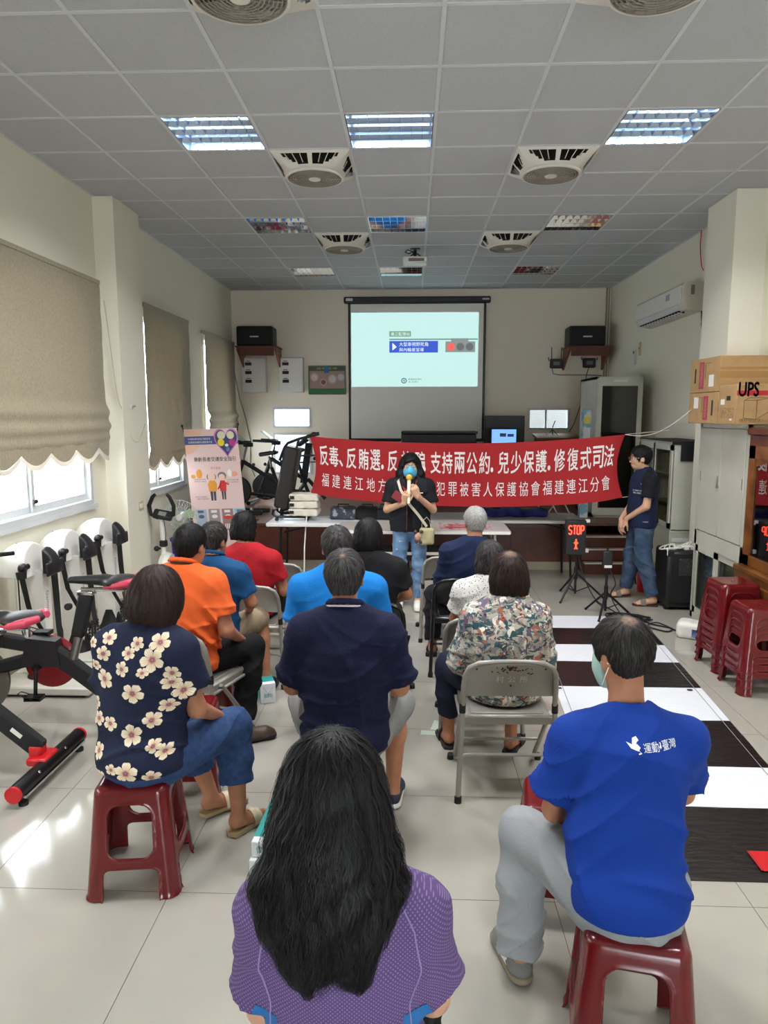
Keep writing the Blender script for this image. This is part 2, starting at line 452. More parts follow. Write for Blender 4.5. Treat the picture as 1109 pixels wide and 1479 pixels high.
g.box((XL, YB, 0), (-2.32, YB+T, ZC+.3)); g.box((-2.32, YB, 0), (-1.68, YB+T, .95)); g.box((-2.32, YB, 1.64), (-1.68, YB+T, 1.72)); g.box((-2.32, YB, 2.06), (-1.68, YB+T, ZC+.3))
g.box((-1.68, YB, 0), (1.90, YB+T, ZC+.3)); g.box((1.90, YB, 0), (2.59, YB+T, 1.69)); g.box((1.90, YB, 2.05), (2.59, YB+T, ZC+.3)); g.box((2.59, YB, 0), (XR, YB+T, ZC+.3))
struct('wall_back', g, M['wall_back'])
g = G().box((XL - T, YF - T, 0), (.1, YF, ZC + .3)).box((2.1, YF - T, 0), (XR + T, YF, ZC + .3)).box((.1, YF - T, 2.7), (2.1, YF, ZC + .3)); struct('wall_front', g, M['wall'])
# unseen glazed doors added behind the camera to let in front fill light
g = G()
for k in range(3): x = .1 + k*1.0; g.box((x - .03, YF - .12, 0), (x + .03, YF - .06, 2.7))
g.box((.1, YF - .12, 2.64), (2.1, YF - .06, 2.7)).box((.1, YF - .12, 0), (2.1, YF - .06, .1)); dd = struct('fill_light_door_1', g, M['alu'])
for k in range(2): obj('pane', G().box((.13 + k, YF - .095, .1), (1.07 + k, YF - .09, 2.64)), M['glass'], dd, False)
g = G().box((XL, 6.785, 0), (-2.775, 7.41, ZC)); struct('wall_pillar_left', g, M['wall'])
g = G().box((2.89, 6.785, 0), (XR, 7.41, ZC)); struct('wall_pillar_right', g, M['wall'])
g = G(); bb = [(YF, 6.785), (7.41, YB)]
for a, b in bb: g.box((XL, a, 0), (XL + 0.012, b, 0.13))
g.box((XL, 6.773, 0), (-2.763, 6.785, .13)); g.box((-2.775, 6.785, 0), (-2.763, 7.41, .13))
struct('baseboard_left', g, M['cream'])
g = G()
for a, b in bb: g.box((XR - 0.012, a, 0), (XR, b, 0.13))
struct('baseboard_right', g, M['cream'])

# floor: base of grout plus one object per tile
floor = struct('floor', G().box((XL - T, YF - T, -0.12), (XR + T, YB + T, -0.004)), M['grout'])
P0x, P0y, TP = -0.985, 2.645, 0.785
full = G().box((0.0015, 0.0015, -0.02), (TP - 0.0015, TP - 0.0015, 0)).mesh('floor_tile', False); full.materials.append(M['floor'])
for i in range(-3, 6):
    for j in range(-9, 12):
        x0, y0 = P0x + i*TP, P0y + j*TP
        a, b = max(x0, XL), min(x0 + TP, XR); e, f = max(y0, YF), min(y0 + TP, YB)
        if b - a < 0.03 or f - e < 0.03: continue
        if a == x0 and b == x0 + TP and e == y0 and f == y0 + TP:
            o = bpy.data.objects.new('floor_tile', full); COL.objects.link(o); o.location = (x0, y0, 0); o.parent = floor
        else:
            g = G().box((0.0015, 0.0015, -0.02), (b - a - 0.0015, f - e - 0.0015, 0)); o = obj('floor_tile', g, M['floor'], floor, False); o.location = (a, e, 0)

# ceiling: slab, T-bars and one object per panel
CX0, CY0, CP = 0.15, 5.07, 0.6295
ceil = struct('ceiling', G().box((XL - T, YF - T, ZC + 0.25), (XR + T, YB + T, ZC + 0.4)), M['white'])
nx = range(-5, 5); ny = range(-15, 11)
for i in range(-4, 5):
    x = CX0 + i*CP; obj('grid_bar', G().box((x - 0.012, YF, ZC), (x + 0.012, YB, ZC + 0.03)), M['tbar'], ceil, False)
for j in range(-14, 11):
    y = CY0 + j*CP; obj('grid_bar', G().box((XL, y - 0.012, ZC + 0.001), (XR, y + 0.012, ZC + 0.03)), M['tbar'], ceil, False)
obj('edge_trim', G().box((XL, YF, ZC - .002), (XL + .02, YB, ZC + .03)).box((XR - .02, YF, ZC - .002), (XR, YB, ZC + .03)).box((XL, YB - .02, ZC - .003), (XR, YB, ZC + .03)), M['tbar'], ceil, False)
LIGHT_COLS = (-3, -1, 2); FAN_COLS = (-2, 1)
LROWS = [-12, -8, -4, 0, 4, 8]; FROWS = [-11, -7, -3, 1, 5]
cells = {(i, j): 'L' for i in LIGHT_COLS for j in LROWS}; cells.update({(i, j): 'F' for i in FAN_COLS for j in FROWS})
pan = G().box((0.012, 0.012, 0.006), (CP - 0.012, CP - 0.012, 0.02)).mesh('ceiling_panel', False); pan.materials.append(M['ceil'])
for i in nx:
    for j in ny:
        if (i, j) in cells: continue
        x0, y0 = CX0 + i*CP, CY0 + j*CP; a, b = max(x0, XL), min(x0 + CP, XR); e, f = max(y0, YF), min(y0 + CP, YB)
        if b - a < 0.03 or f - e < 0.03: continue
        if abs(b - a - CP) < 1e-6 and abs(f - e - CP) < 1e-6:
            o = bpy.data.objects.new('ceiling_panel', pan); COL.objects.link(o); o.location = (x0, y0, ZC); o.parent = ceil
        else:
            g = G().box((0.008, 0.008, 0.006), (b - a - 0.008, f - e - 0.008, 0.02)); o = obj('ceiling_panel', g, M['ceil'], ceil, False); o.location = (a, e, ZC)

# ------------------------------------------------------------------ ceiling lights (louvred, four tubes)
M['tube_on'] = mat('lit_tube', c(255, 255, 255), 0.5, emit=(0.93, 0.97, 1.0, 1), es=5.0)
M['tube_off'] = mat('unlit_tube', c(226, 228, 230), 0.3)
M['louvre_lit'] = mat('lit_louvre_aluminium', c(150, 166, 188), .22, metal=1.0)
def light_parts(on):
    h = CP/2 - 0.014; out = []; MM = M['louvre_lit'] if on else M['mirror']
    g = G().box((-h, -h, .085), (h, h, .09))
    g.box((-h, -h, 0), (-h + .006, h, .09)).box((h - .006, -h, 0), (h, h, .09)).box((-h, -h, 0), (h, -h + .006, .09)).box((-h, h - .006, 0), (h, h, .09))
    out.append(('housing', g.mesh('light_housing', False), MM))
    g = G()
    for k in range(1, 4):
        y = -h + k*2*h/4
        wb, hb = (.020, .030) if on else (.032, .058); g.prism([(y - .003, 0), (y + .003, 0), (y + wb, hb), (y - wb, hb)], -h, h, ux=(0,1,0), uy=(0,0,1))
    for k in range(1, 8):
        x = -h + k*2*h/8; g.box((x - .0012, -h, .002), (x + .0012, h, .042 if not on else .028))
    out.append(('louvre', g.mesh('light_louvre', False), MM))
    tm = G().tube([(-h + .02, 0, 0), (h - .02, 0, 0)], .013, 8).mesh('light_tube')
    tm.materials.append(M['tube_on' if on else 'tube_off'])
    for k in range(4): out.append(('tube', tm, None, (0, -h + (k + .5)*2*h/4, .050 if on else .062)))
    return out
LP = {True: light_parts(True), False: light_parts(False)}
COLN = {-3: 'left', -1: 'middle', 2: 'right'}
ROWN = {0: 'nearest visible row', 4: 'second row from the camera', 8: 'farthest row by the back wall'}
for j in LROWS:
    for i in LIGHT_COLS:
        on = j in (0, -4)
        lab = (f'glowing louvred four-tube ceiling light, {COLN[i]} of the three lit ones' if j == 0 else
               f'{"lit" if on else "unlit"} mirror-louvred ceiling light, {COLN[i]} one of the {ROWN.get(j, "rows behind the camera")}')
        grp = None
        if j == -4: lab = f'lit louvred ceiling light above the front rows, out of the picture, {COLN[i]} one'
        if j < -4: lab = f'unlit louvred ceiling light behind the camera, {COLN[i]} one of the {"rear" if j == -8 else "last"} row'; grp = None
        t = thing('ceiling_light', lab, 'light', (CX0 + (i + .5)*CP, CY0 + (j + .5)*CP, ZC), 0, grp or 'louvred ceiling lights')
        for q in LP[on]:
            o = bpy.data.objects.new(q[0], q[1]); COL.objects.link(o); o.parent = t
            if q[2] is not None and not q[1].materials: q[1].materials.append(q[2])
            if len(q) > 3: o.location = q[3]
        if on:
            for k in range(4):
                ld = bpy.data.lights.new('tube_lamp', 'AREA'); ld.shape = 'RECTANGLE'; ld.size = 0.54; ld.size_y = 0.016; ld.energy = LAMP_W; ld.color = (0.98, 0.99, 1.0)
                lo = bpy.data.objects.new('tube_lamp', ld); COL.objects.link(lo); lo.parent = t; lo.location = (0, (k - 1.5)*(CP/2 - .014)/2, .038)

# ------------------------------------------------------------------ ceiling fans
M['fanwhite'] = mat('fan_white_plastic', c(222, 218, 208), 0.45)
M['fangrille'] = mat('fan_grille_grey', c(150, 142, 128), 0.6)
M['dark'] = mat('dark_interior', c(36, 33, 30), 0.9)
def fan_meshes():
    h = CP/2 - 0.006; n = 96; g = G(); vs = []; fs = []; R = 0.225; Z1 = -0.10
    lv = [0, .12, .3, .45, .6, .75, .88, 1]
    for t in lv:
        for k in range(n):
            q = 2*PI*k/n; cc, ss = math.cos(q), math.sin(q); sq = h/max(abs(cc), abs(ss))
            r = sq*(1-t) + R*t; z = Z1*(t**.8)
            vs.append((r*cc, r*ss, z))
    for a in range(len(lv)-1):
        for k in range(n):
            q = (2*PI*(k+.5)/n) % (PI/2); q = q - PI/2 if q > PI/4 else q
            w = 0.70*(1 - lv[a])**.55
            if 1 <= a <= 4 and 0.06 < abs(q) < w: continue
            l = (k+1) % n; fs.append((a*n+k, a*n+l, (a+1)*n+l, (a+1)*n+k))
    g.add(vs, fs); g.lathe([(R, Z1), (R + .012, Z1 - .004), (R + .006, Z1 - .016), (R - .01, Z1 - .018), (R - .012, Z1)], n=64)
    body = g
    g = G()
    for s in range(4):
        Rz = Matrix.Rotation(s*PI/2, 3, 'Z')
        for k in (-.2, -.14, -.08, .08, .14, .2):
            a = Rz @ Vector((.27, k*1.0, -.010)); b = Rz @ Vector((.235, k*.75, -.065)); g.tube([a, b], .0032, 5)
    fins = g
    g = G()
    for k in range(9): 
        r = .05 + k*.0205; g.lathe([(r - .0028, Z1 - .012), (r + .0028, Z1 - .012), (r + .0028, Z1 - .018), (r - .0028, Z1 - .018), (r - .0028, Z1 - .012)], n=48)
    for k in range(24):
        q = 2*PI*k/24; g.tube([(.04*math.cos(q), .04*math.sin(q), Z1 - .013), (R*math.cos(q), R*math.sin(q), Z1 - .013)], .003, 4)
    grille = g
    hub = G().lathe([(0, Z1 - .026), (.045, Z1 - .024), (.052, Z1 - .014), (.052, Z1 - .005), (0, Z1 - .005)], n=24)
    back = G().box((-h + .02, -h + .02, .05), (h - .02, h - .02, .06))
    blade = G()
    for k in range(3):
        q = 2*PI*k/3; blade.obox((.11*math.cos(q), .11*math.sin(q), -.05), (.09, .035, .002), Matrix.Rotation(q, 3, 'Z') @ Matrix.Rotation(.4, 3, 'X'))
    return [('housing', body, 'fanwhite'), ('fins', fins, 'fanwhite'), ('grille', grille, 'fangrille'), ('hub', hub, 'fanwhite'), ('backing', back, 'dark'), ('blades', blade, 'black')]
FM = [(n_, g_.mesh('fan_' + n_), M[m_]) for n_, g_, m_ in fan_meshes()]
for n_, me_, m_ in FM: me_.materials.append(m_)
FN = {-3: 'cut by the top edge', 1: 'just beyond the lit lights', 5: 'by the projector near the back'}
for j in FROWS:
    for i in FAN_COLS:
        lab = f'white square ceiling fan with round grille, {"left" if i < 0 else "right"} one {FN.get(j, "")}'.strip() if j in FN else f'white square ceiling fan behind the camera, {"left" if i < 0 else "right"} one of the {"rear" if j == -7 else "last"} pair'
        t = thing('ceiling_fan', lab, 'ceiling fan', (CX0 + (i + .5)*CP, CY0 + (j + .5)*CP, ZC), 0, 'square ceiling fans')
        for n_, me_, m_ in FM:
            o = bpy.data.objects.new(n_, me_); COL.objects.link(o); o.parent = t
            if n_ in ('fins', 'blades', 'grille'): o['kind'] = 'stuff'

# ------------------------------------------------------------------ windows
def side_window(n, y0, y1, z0, z1, mids, latch_y=None):
    x = XL - 0.10; f = 0.05
    fr = G().box((x, y0, z0), (XL + .012, y0 + f, z1)).box((x, y1 - f, z0), (XL + .012, y1, z1)).box((x, y0 + f, z0), (XL + .03, y1 - f, z0 + f)).box((x, y0 + f, z1 - f), (XL + .012, y1 - f, z1))
    fr.box((XL - .01, y0 - .04, z0 - .035), (XL + .035, y1 + .04, z0 + .004))
    w = struct(f'window_{n}', fr, M['alu'])
    ys = [y0 + f] + mids + [y1 - f]
    for k in range(len(ys) - 1):
        a, b = ys[k], ys[k+1]; xo = x + .02 + (.025 if k % 2 else 0)
        s = G(); q = .035
        s.box((xo, a - .01, z0 + f), (xo + .022, a + q, z1 - f)).box((xo, b - q, z0 + f), (xo + .022, b + .01, z1 - f)).box((xo, a + q, z0 + f), (xo + .022, b - q, z0 + f + q + .02)).box((xo, a + q, z1 - f - q), (xo + .022, b - q, z1 - f))
        obj('sash', s, M['alu'], w, False)
        obj('pane', G().box((xo + .008, a + q, z0 + f + q), (xo + .013, b - q, z1 - f - q)), M['glass'], w, False)
    for yy in mids: obj('latch', G().rbox((x + .085, yy, z0 + f + .09), (.012, .03, .016), .005), M['black'], w)
    return w
side_window(1, *WIN[0], [2.05]); side_window(2, *WIN[1], [5.48]); side_window(3, *WIN[2], [8.3]); side_window(4, *WIN[3], [10.8])
def back_window(n, x0, x1, z0, z1, mids=()):
    y = YB + .04; f = .035
    fr = G().box((x0, YB - .012, z0), (x0 + f, y + .06, z1)).box((x1 - f, YB - .012, z0), (x1, y + .06, z1)).box((x0 + f, YB - .012, z0), (x1 - f, y + .06, z0 + f)).box((x0 + f, YB - .012, z1 - f), (x1 - f, y + .06, z1))
    for m_ in mids: fr.box((m_ - .014, YB + .01, z0 + f), (m_ + .014, y + .04, z1 - f))
    w = struct(f'window_{n}', fr, M['alu'])
    xs = [x0 + f] + list(mids) + [x1 - f]
    for a, b in zip(xs[:-1], xs[1:]): obj('pane', G().box((a, y + .01, z0 + f), (b, y + .015, z1 - f)), M['glass'], w, False)
back_window(5, -2.32, -1.68, .95, 1.64); back_window(6, -2.32, -1.68, 1.72, 2.06); back_window(7, 1.90, 2.59, 1.69, 2.05, (2.2,))
# pale building wall and louvred shutter seen outside the back windows
M['outgrey'] = mat('outside_grey_render', c(92, 102, 118), 0.8, bump=(20, .3))
g = G().box((-3.6, 14.2, -1), (-1.2, 14.4, 1.70)); o = struct('wall_outside_left', g, M['outgrey'])
g = G().box((1.0, 12.9, -1), (4.2, 13.0, 2.35)); o = struct('wall_outside_right', g, mat('outside_grey_louvre', c(84, 88, 92), .7, bump=(3, .6, (1, 1, 30))))

# ------------------------------------------------------------------ roman blinds
def blind(label, y0, y1, zt, zb, lobes, bunch, x=XL + .06, first=False):
    """fabric panel with horizontal pleats, gathered folds near the bottom, scalloped valance with a fringe"""
    t = thing('roman_blind', label, 'blind', (x, (y0+y1)/2, zb), 0, 'beige roman blinds')
    ny_, w = 120, y1 - y0; zs = []; z = zt
    nb = 70
    def off(u):       # u = height above the valance top
        o = 0.0
        for cz, a, wd in bunch: o += a*math.exp(-((u - cz)/wd)**2)
        return o
    H = zt - zb; vs = []; rows = nb + 8
    for i in range(rows + 1):
        for k in range(ny_ + 1):
            f = k/ny_; yy = -w/2 + w*f
            if i <= nb:
                u = H*(1 - i/nb); sag = 0.012*math.sin(f*PI)*sum(math.exp(-((u-cz)/(wd*1.6))**2) for cz, a, wd in bunch)
                pl = (u % 0.30)/0.30; dx = off(u) + .006*math.sin(pl*PI)**.5 + .0025*math.sin(37*f + 3*u) * math.sin(9*u + 5*f)
                vs.append((dx, yy, u - sag))
            else:
                q = (i - nb)/8; drop = .06 + .09*abs(math.sin(PI*lobes*f + .5))
                vs.append((off(0) - .012*q + .004*math.sin(40*f), yy, -drop*q))
    n0 = len(vs); th = .004
    vs += [(a - th, b, d) for a, b, d in vs]
    fs = []; W_ = ny_ + 1
    for i in range(rows):
        for k in range(ny_):
            a = i*W_ + k; fs.append((a, a + W_, a + W_ + 1, a + 1)); fs.append((n0 + a, n0 + a + 1, n0 + a + W_ + 1, n0 + a + W_))
    edge = [k for k in range(W_)]; last = [rows*W_ + k for k in range(W_)]
    for e in (edge, last):
        for a, b in zip(e[:-1], e[1:]): fs.append((a, b, n0 + b, n0 + a))
    for i in range(rows):
        for k in (0, ny_): a = i*W_ + k; b = a + W_; fs.append((a, b, n0 + b, n0 + a))
    obj('fabric', G().add(vs, fs), M['blind'], t)
    obj('head_rail', G().box((-.055, -w/2, H - .005), (.012, w/2, H + .03)), M['blind'], t, False)
    g = G()
    nt_ = int(w/.024)
    for k in range(nt_):
        f = (k + .5)/nt_; drop = .06 + .09*abs(math.sin(PI*lobes*f + .5)); y = -w/2 + w*f; xx = off(0) - .012
        g.add([(xx - .006, y, -drop + .004), (xx + .006, y, -drop + .004), (xx, y + .006, -drop + .004), (xx, y - .006, -drop + .004), (xx + .008, y + .007, -drop - .035), (xx - .006, y - .007, -drop - .035), (xx, y, -drop - .042)],
              [(0, 2, 4), (2, 1, 4), (1, 3, 4), (0, 3, 5), (0, 5, 2), (2, 5, 4), (3, 4, 5), (3, 1, 4), (4, 5, 6)])
    tag(obj('fringe', g, M['fringe'], t, False), kind='stuff')
    return t
blind('beige roman blind on the left wall behind the camera, fringed', .95, 3.2, 3.145, 1.62, 5, [(.06, .03, .05), (.2, .035, .05)])
blind('largest beige roman blind, nearest on the left wall, with bunched folds', 4.35, 6.70, 3.145, 1.70, 5.3, [(.03, .03, .05), (.14, .045, .05), (.27, .04, .06)])
blind('middle beige roman blind hanging flat just past the left pillar', 7.79, 9.35, 3.12, 1.50, 3.6, [(.06, .012, .04)])
blind('farthest beige roman blind on the left wall, behind the safety poster', 10.08, 11.75, 3.08, 1.78, 3.6, [(.02, .04, .05), (.14, .045, .05)])
# pull cord of the nearest blind looping to a hook on the pillar
g = G(); pts = []
for k in range(30):
    q = k/29; a = Vector((XL + .10, 6.70, 3.0)); b = Vector((-2.79, 6.775, 2.02)); p = a.lerp(b, q); p.z -= .25*math.sin(PI*q)*q; pts.append(p)
g.tube(pts, .004, 5)
pts = [Vector((-2.79, 6.775, 2.02)).lerp(Vector((-2.765, 7.30, 1.85)), k/14) + Vector((.004, 0, -.26*math.sin(PI*k/14))) for k in range(15)]
g.tube(pts, .004, 5)
tag(obj('blind_cord', g, mat('cord_cream', c(206, 196, 172), .7)), 'cream pull cord draped from the big blind across the left pillar', 'cord')
t = thing('wall_hook', 'small clear plastic hook on the left pillar face', 'hook', (-2.775, 7.0, 2.02))
obj('plate', G().rbox((.006, 0, 0), (.006, .035, .02), .004), M['whitemetal'], t)
obj('prong', G().tube([(.01, -.02, .005), (.03, -.02, 0), (.03, -.02, .02)], .004, 6).tube([(.01, .02, .005), (.03, .02, 0), (.03, .02, .02)], .004, 6), M['steel'], t)
t = thing('wall_switch', 'cream double light switch low on the left pillar', 'switch', (-2.775, 7.12, 1.02))
obj('plate', G().rbox((.004, 0, 0), (.004, .06, .045), .003), mat('aged_cream_plastic', c(206, 194, 156), .4), t)
obj('rocker', G().rbox((.009, -.022, 0), (.004, .014, .022), .002).rbox((.009, .022, 0), (.004, .014, .022), .002), M['white'], t)
t = thing('wall_socket', 'cream power socket low on the left wall between the massagers', 'socket', (XL, 5.72, .45))
obj('plate', G().rbox((.004, 0, 0), (.004, .06, .04), .003), M['white'], t)
obj('slot', G().box((.008, -.03, -.01), (.009, -.026, .01)).box((.008, .026, -.01), (.009, .03, .01)), M['black'], t, False)

# ------------------------------------------------------------------ stage
ST = 0.575
stage = thing('stage', 'low stage across the back with red-brown wood panel front', 'stage', (0, 10.3, 0))
obj('deck', G().box((-2.0, -1.45, ST - .03), (2.12, 1.565, ST)).box((-2.96, -1.1, ST - .03), (-2.0, 1.565, ST)).box((2.12, -1.3, ST - .03), (3.17, 1.565, ST)), M['woodtop'], stage, False)
obj('base', G().box((-1.97, -1.44, 0), (2.09, -1.40, .10)), M['cream'], stage, False)
xs = [-1.95, -.75, .45, 1.25, 2.08]
for a, b in zip(xs[:-1], xs[1:]):
    obj('front_panel', G().box((a + .003, -1.425, .10), (b - .003, -1.40, ST - .035)), M['wood'], stage, False)
obj('side_panel', G().box((2.08, -1.42, .0), (2.11, -1.2, ST - .03)), M['wood'], stage, False); obj('side_panel', G().box((-1.98, -1.42, 0), (-1.95, -1.0, ST - .03)), M['wood'], stage, False)
M['nosing'] = mat('pale_stair_nosing', c(206, 196, 184), .4)
for sx0, sx1, dy, nm in ((2.12, 3.17, 0, 'right'), (-2.96, -2.0, .25, 'left')):
    for k, (z, y) in enumerate(((.144, 8.62), (.288, 8.77), (.432, 8.86))):
        y += dy; obj('stair_step', G().box((sx0, y - 10.3, z - .144), (sx1, 9.3 + dy - 10.3, z - .012)), M['wood'], stage, False)
        obj('stair_nosing', G().box((sx0, y - 10.315, z - .014), (sx1, y - 10.22, z)), M['nosing'], stage, False)

# ------------------------------------------------------------------ back wall things
def screen():
    t = thing('projector_screen', 'large pull-down projector screen with black borders on the back wall', 'projection screen', (.07, YB - .07, 1.5))
    obj('casing', G().rbox((0, 0, 2.27), (1.18, .045, .05), .015), M['black'], t)
    obj('end_cap', G().rbox((-1.09, -.047, 2.275), (.055, .004, .022), .003).rbox((1.10, -.047, 2.275), (.055, .004, .012), .003), M['whitemetal'], t)
    obj('border', G().box((-1.115, .008, .02), (-1.075, .014, 2.23)).box((1.075, .008, .02), (1.115, .014, 2.23)).box((-1.115, .008, 2.2), (1.115, .014, 2.25)).box((-1.115, .008, .02), (1.115, .014, .06)), M['black'], t, False)
    obj('canvas', G().box((-1.075, .006, .05), (1.075, .013, 2.21)), mat('screen_canvas', c(240, 238, 230), .8), t, False)
    obj('bottom_bar', G().tube([(-1.12, .008, .02), (1.12, .008, .02)], .018, 8), M['black'], t)
    # the projected slide: self-glowing sheet over the canvas in place of the projector's light
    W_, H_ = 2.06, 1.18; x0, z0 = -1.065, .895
    sl = obj('glowing_slide', G().box((x0, .002, z0), (x0 + W_, .006, z0 + H_)), mat('slide_light', c(40, 60, 56), .9, emit=c(190, 226, 222), es=.74), t, False)
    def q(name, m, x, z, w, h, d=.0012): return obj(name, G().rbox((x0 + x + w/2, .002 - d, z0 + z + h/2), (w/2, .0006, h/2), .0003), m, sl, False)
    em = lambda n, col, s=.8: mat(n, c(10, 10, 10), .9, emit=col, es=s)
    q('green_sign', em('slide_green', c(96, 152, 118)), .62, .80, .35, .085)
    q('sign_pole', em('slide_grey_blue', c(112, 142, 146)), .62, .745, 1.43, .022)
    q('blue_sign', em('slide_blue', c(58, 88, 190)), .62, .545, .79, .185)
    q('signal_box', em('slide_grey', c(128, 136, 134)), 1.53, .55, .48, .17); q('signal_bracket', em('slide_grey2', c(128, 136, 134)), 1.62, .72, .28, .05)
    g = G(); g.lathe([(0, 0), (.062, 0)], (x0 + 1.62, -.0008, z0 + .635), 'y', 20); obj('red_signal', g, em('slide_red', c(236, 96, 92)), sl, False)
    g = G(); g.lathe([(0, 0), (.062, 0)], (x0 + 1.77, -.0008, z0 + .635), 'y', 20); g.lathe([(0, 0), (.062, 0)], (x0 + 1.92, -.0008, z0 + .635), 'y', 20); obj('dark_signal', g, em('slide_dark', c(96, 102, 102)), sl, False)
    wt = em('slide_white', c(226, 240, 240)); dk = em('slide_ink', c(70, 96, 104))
    g = G(); pf = lambda X, Z: (lambda u, v: (x0 + X + u, -.0012, z0 + Z + v))
    text_on(g, '連江監理站', .31, .055, pf(.64, .815)); text_on(g, '大型車視野死角', .47, .065, pf(.78, .645)); text_on(g, '與內輪差宣導', .40, .06, pf(.78, .562))
    g.add([(x0 + .67, -.0012, z0 + .58), (x0 + .74, -.0012, z0 + .635), (x0 + .67, -.0012, z0 + .70)], [(0, 1, 2)])
    obj('slide_lettering', g, wt, sl, False)
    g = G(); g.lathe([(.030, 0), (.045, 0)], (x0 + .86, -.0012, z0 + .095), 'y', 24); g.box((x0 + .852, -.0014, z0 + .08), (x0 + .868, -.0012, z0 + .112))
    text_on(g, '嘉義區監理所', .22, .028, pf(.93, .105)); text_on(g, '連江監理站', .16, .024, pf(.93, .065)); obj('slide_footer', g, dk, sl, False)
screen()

def loud(label, loc, w, h, d, cat='speaker'):
    t = thing('loudspeaker', label, cat, loc)
    obj('cabinet', G().rbox((0, 0, h/2), (w/2, d/2, h/2), .02), M['black'], t)
    obj('grille', G().rbox((0, -d/2 - .006, h/2), (w/2 - .02, .008, h/2 - .02), .006), M['blackmatte'], t)
    obj('badge', G().box((-.07, -d/2 - .017, h*.43), (.07, -d/2 - .014, h*.50)), M['whitemetal'], t, False)
    return t
loud('black loudspeaker on the wooden shelf in the left back corner', (-2.50, 11.6, 3.02), .58, .31, .36)
loud('black loudspeaker on the wooden shelf in the right back corner', (2.72, 11.6, 3.0), .56, .31, .36)
def shelf(label, x0, x1, z, y0=11.36):
    t = thing('wall_shelf', label, 'shelf', ((x0+x1)/2, YB, z)); w = (x1-x0)/2
    obj('board', G().box((-w, y0 - YB, -.02), (w, 0, 0)), M['wood'], t, False)
    for s in (-1, 1):
        obj('bracket', G().prism([(0, -.02), (0, -.34), (-.04, -.34), (y0 - YB + .02, -.06), (y0 - YB + .02, -.02)], -.012, .012, org=(s*(w - .03), 0, 0), ux=(0,1,0), uy=(0,0,1)), M['brownwood'], t, False)
    obj('apron', G().box((-w + .05, y0 - YB + .03, -.15), (w - .05, y0 - YB + .045, -.02)), M['wood'], t, False)
shelf('red-brown wall shelf carrying the left loudspeaker', -2.80, -2.14, 3.018); shelf('red-brown wall shelf carrying the right loudspeaker', 2.42, 3.10, 2.998)
for k, (x, lb) in enumerate(((-2.61, 'white metal breaker box under the left loudspeaker, nearer the corner'), (-1.995, 'white metal breaker box beside the green notice'))):
    t = thing('breaker_box', lb, 'electrical box', (x, YB - .07, 2.30), 0, 'white breaker boxes')
    obj('case', G().rbox((0, .03, .285), (.21, .04, .285), .008), M['whitemetal'], t)
    obj('door', G().rbox((0, -.014, .285), (.195, .006, .27), .004), M['white'], t)
    for q in range(3):
        obj('gauge', G().box((-.135, -.024, .44 - q*.14), (-.03, -.018, .49 - q*.14)), M['black'], t, False)
        obj('nameplate', G().box((-.12, -.022, .505 - q*.14), (-.05, -.019, .515 - q*.14)), M['black_print'], t, False)
# green notice with four round pictures
t = thing('notice_poster', 'green bordered notice with round pictures left of the screen', 'poster', (-1.405, YB - .008, 2.27))
obj('sheet', G().box((-.31, -.004, 0), (.31, .004, .47)), mat('notice_green', c(58, 108, 72), .7), t, False)
obj('picture_area', G().box((-.29, -.006, .10), (.29, -.0045, .38)), mat('notice_pink', c(158, 132, 124), .7), t, False)
obj('title_bar', G().box((-.29, -.006, .40), (.29, -.0045, .455)), mat('notice_dark', c(84, 78, 66), .7), t, False)
obj('badge', G().box((-.05, -.008, .35), (.03, -.0062, .455)), mat('notice_blue', c(48, 108, 160), .7), t, False)
for k, (x, z, r) in enumerate(((-.21, .28, .07), (-.06, .20, .055), (.09, .25, .075), (.23, .28, .06))):
    g = G().lathe([(r*.72, 0), (r, 0)], (x, -.0066, z), 'y', 20); obj('round_frame', g, mat('notice_rose', c(196, 160, 160), .7) if k == 0 else bpy.data.materials['notice_rose'], t, False)
    g = G().lathe([(0, 0), (r*.72, 0)], (x, -.0064, z), 'y', 20); obj('round_picture', g, mat('notice_inner%d' % k, c(*[(206, 190, 180), (120, 80, 74), (196, 196, 200), (170, 186, 184)][k]), .7), t, False)
g = G(); text_on(g, '反毒宣導', .34, .035, lambda u, v: (-.17 + u, -.0078, .408 + v)); obj('lettering', g, mat('notice_gold', c(196, 176, 92), .7), t, False)

# thin conduits at both corners and cords on the wall
tag(obj('corner_pipe', G().tube([(3.10, 11.83, ZC), (3.10, 11.83, 2.3)], .014, 8).tube([(3.14, 11.84, ZC), (3.14, 11.84, 2.3)], .010, 8), mat('pipe_beige', c(150, 136, 112), .5)), 'pair of thin beige conduits down the right back corner', 'pipe')
g = G(); pts = [(-2.94, 11.6, 3.0), (-2.9, 11.7, 2.6), (-2.86, 11.83, 2.2), (-2.78, 11.85, 1.9), (-2.70, 11.85, 1.5), (-2.72, 11.85, 1.1), (-2.6, 11.85, .8)]
g.tube(pts, .008, 6); tag(obj('wall_cable', g, mat('cable_grey', c(140, 132, 118), .6)), 'loose grey cable down the left back corner', 'cable')
def router(label, x, z, ant):
    t = thing('wifi_router', label, 'router', (x, YB - .045, z))
    obj('body', G().rbox((0, 0, 0), (.10, .03, .075), .012), M['black'], t)
    obj('label_plate', G().box((-.05, -.032, -.03), (.05, -.030, .03)), mat('router_label_grey', c(108, 108, 112), .5), t, False)
    for a, h in ant: obj('antenna', G().tube([(a, 0, .04 if h > 0 else -.02), (a*1.06, 0, .04 + h)], .007, 6), M['black'], t)
router('black wifi router with upright antennas above the right window', 2.33, 2.76, ((-.075, .22), (.075, .22), (-.12, .06), (.12, .06)))
router('black network box hanging under the right loudspeaker shelf', 2.86, 2.77, ((-.12, .05), (.12, .05)))
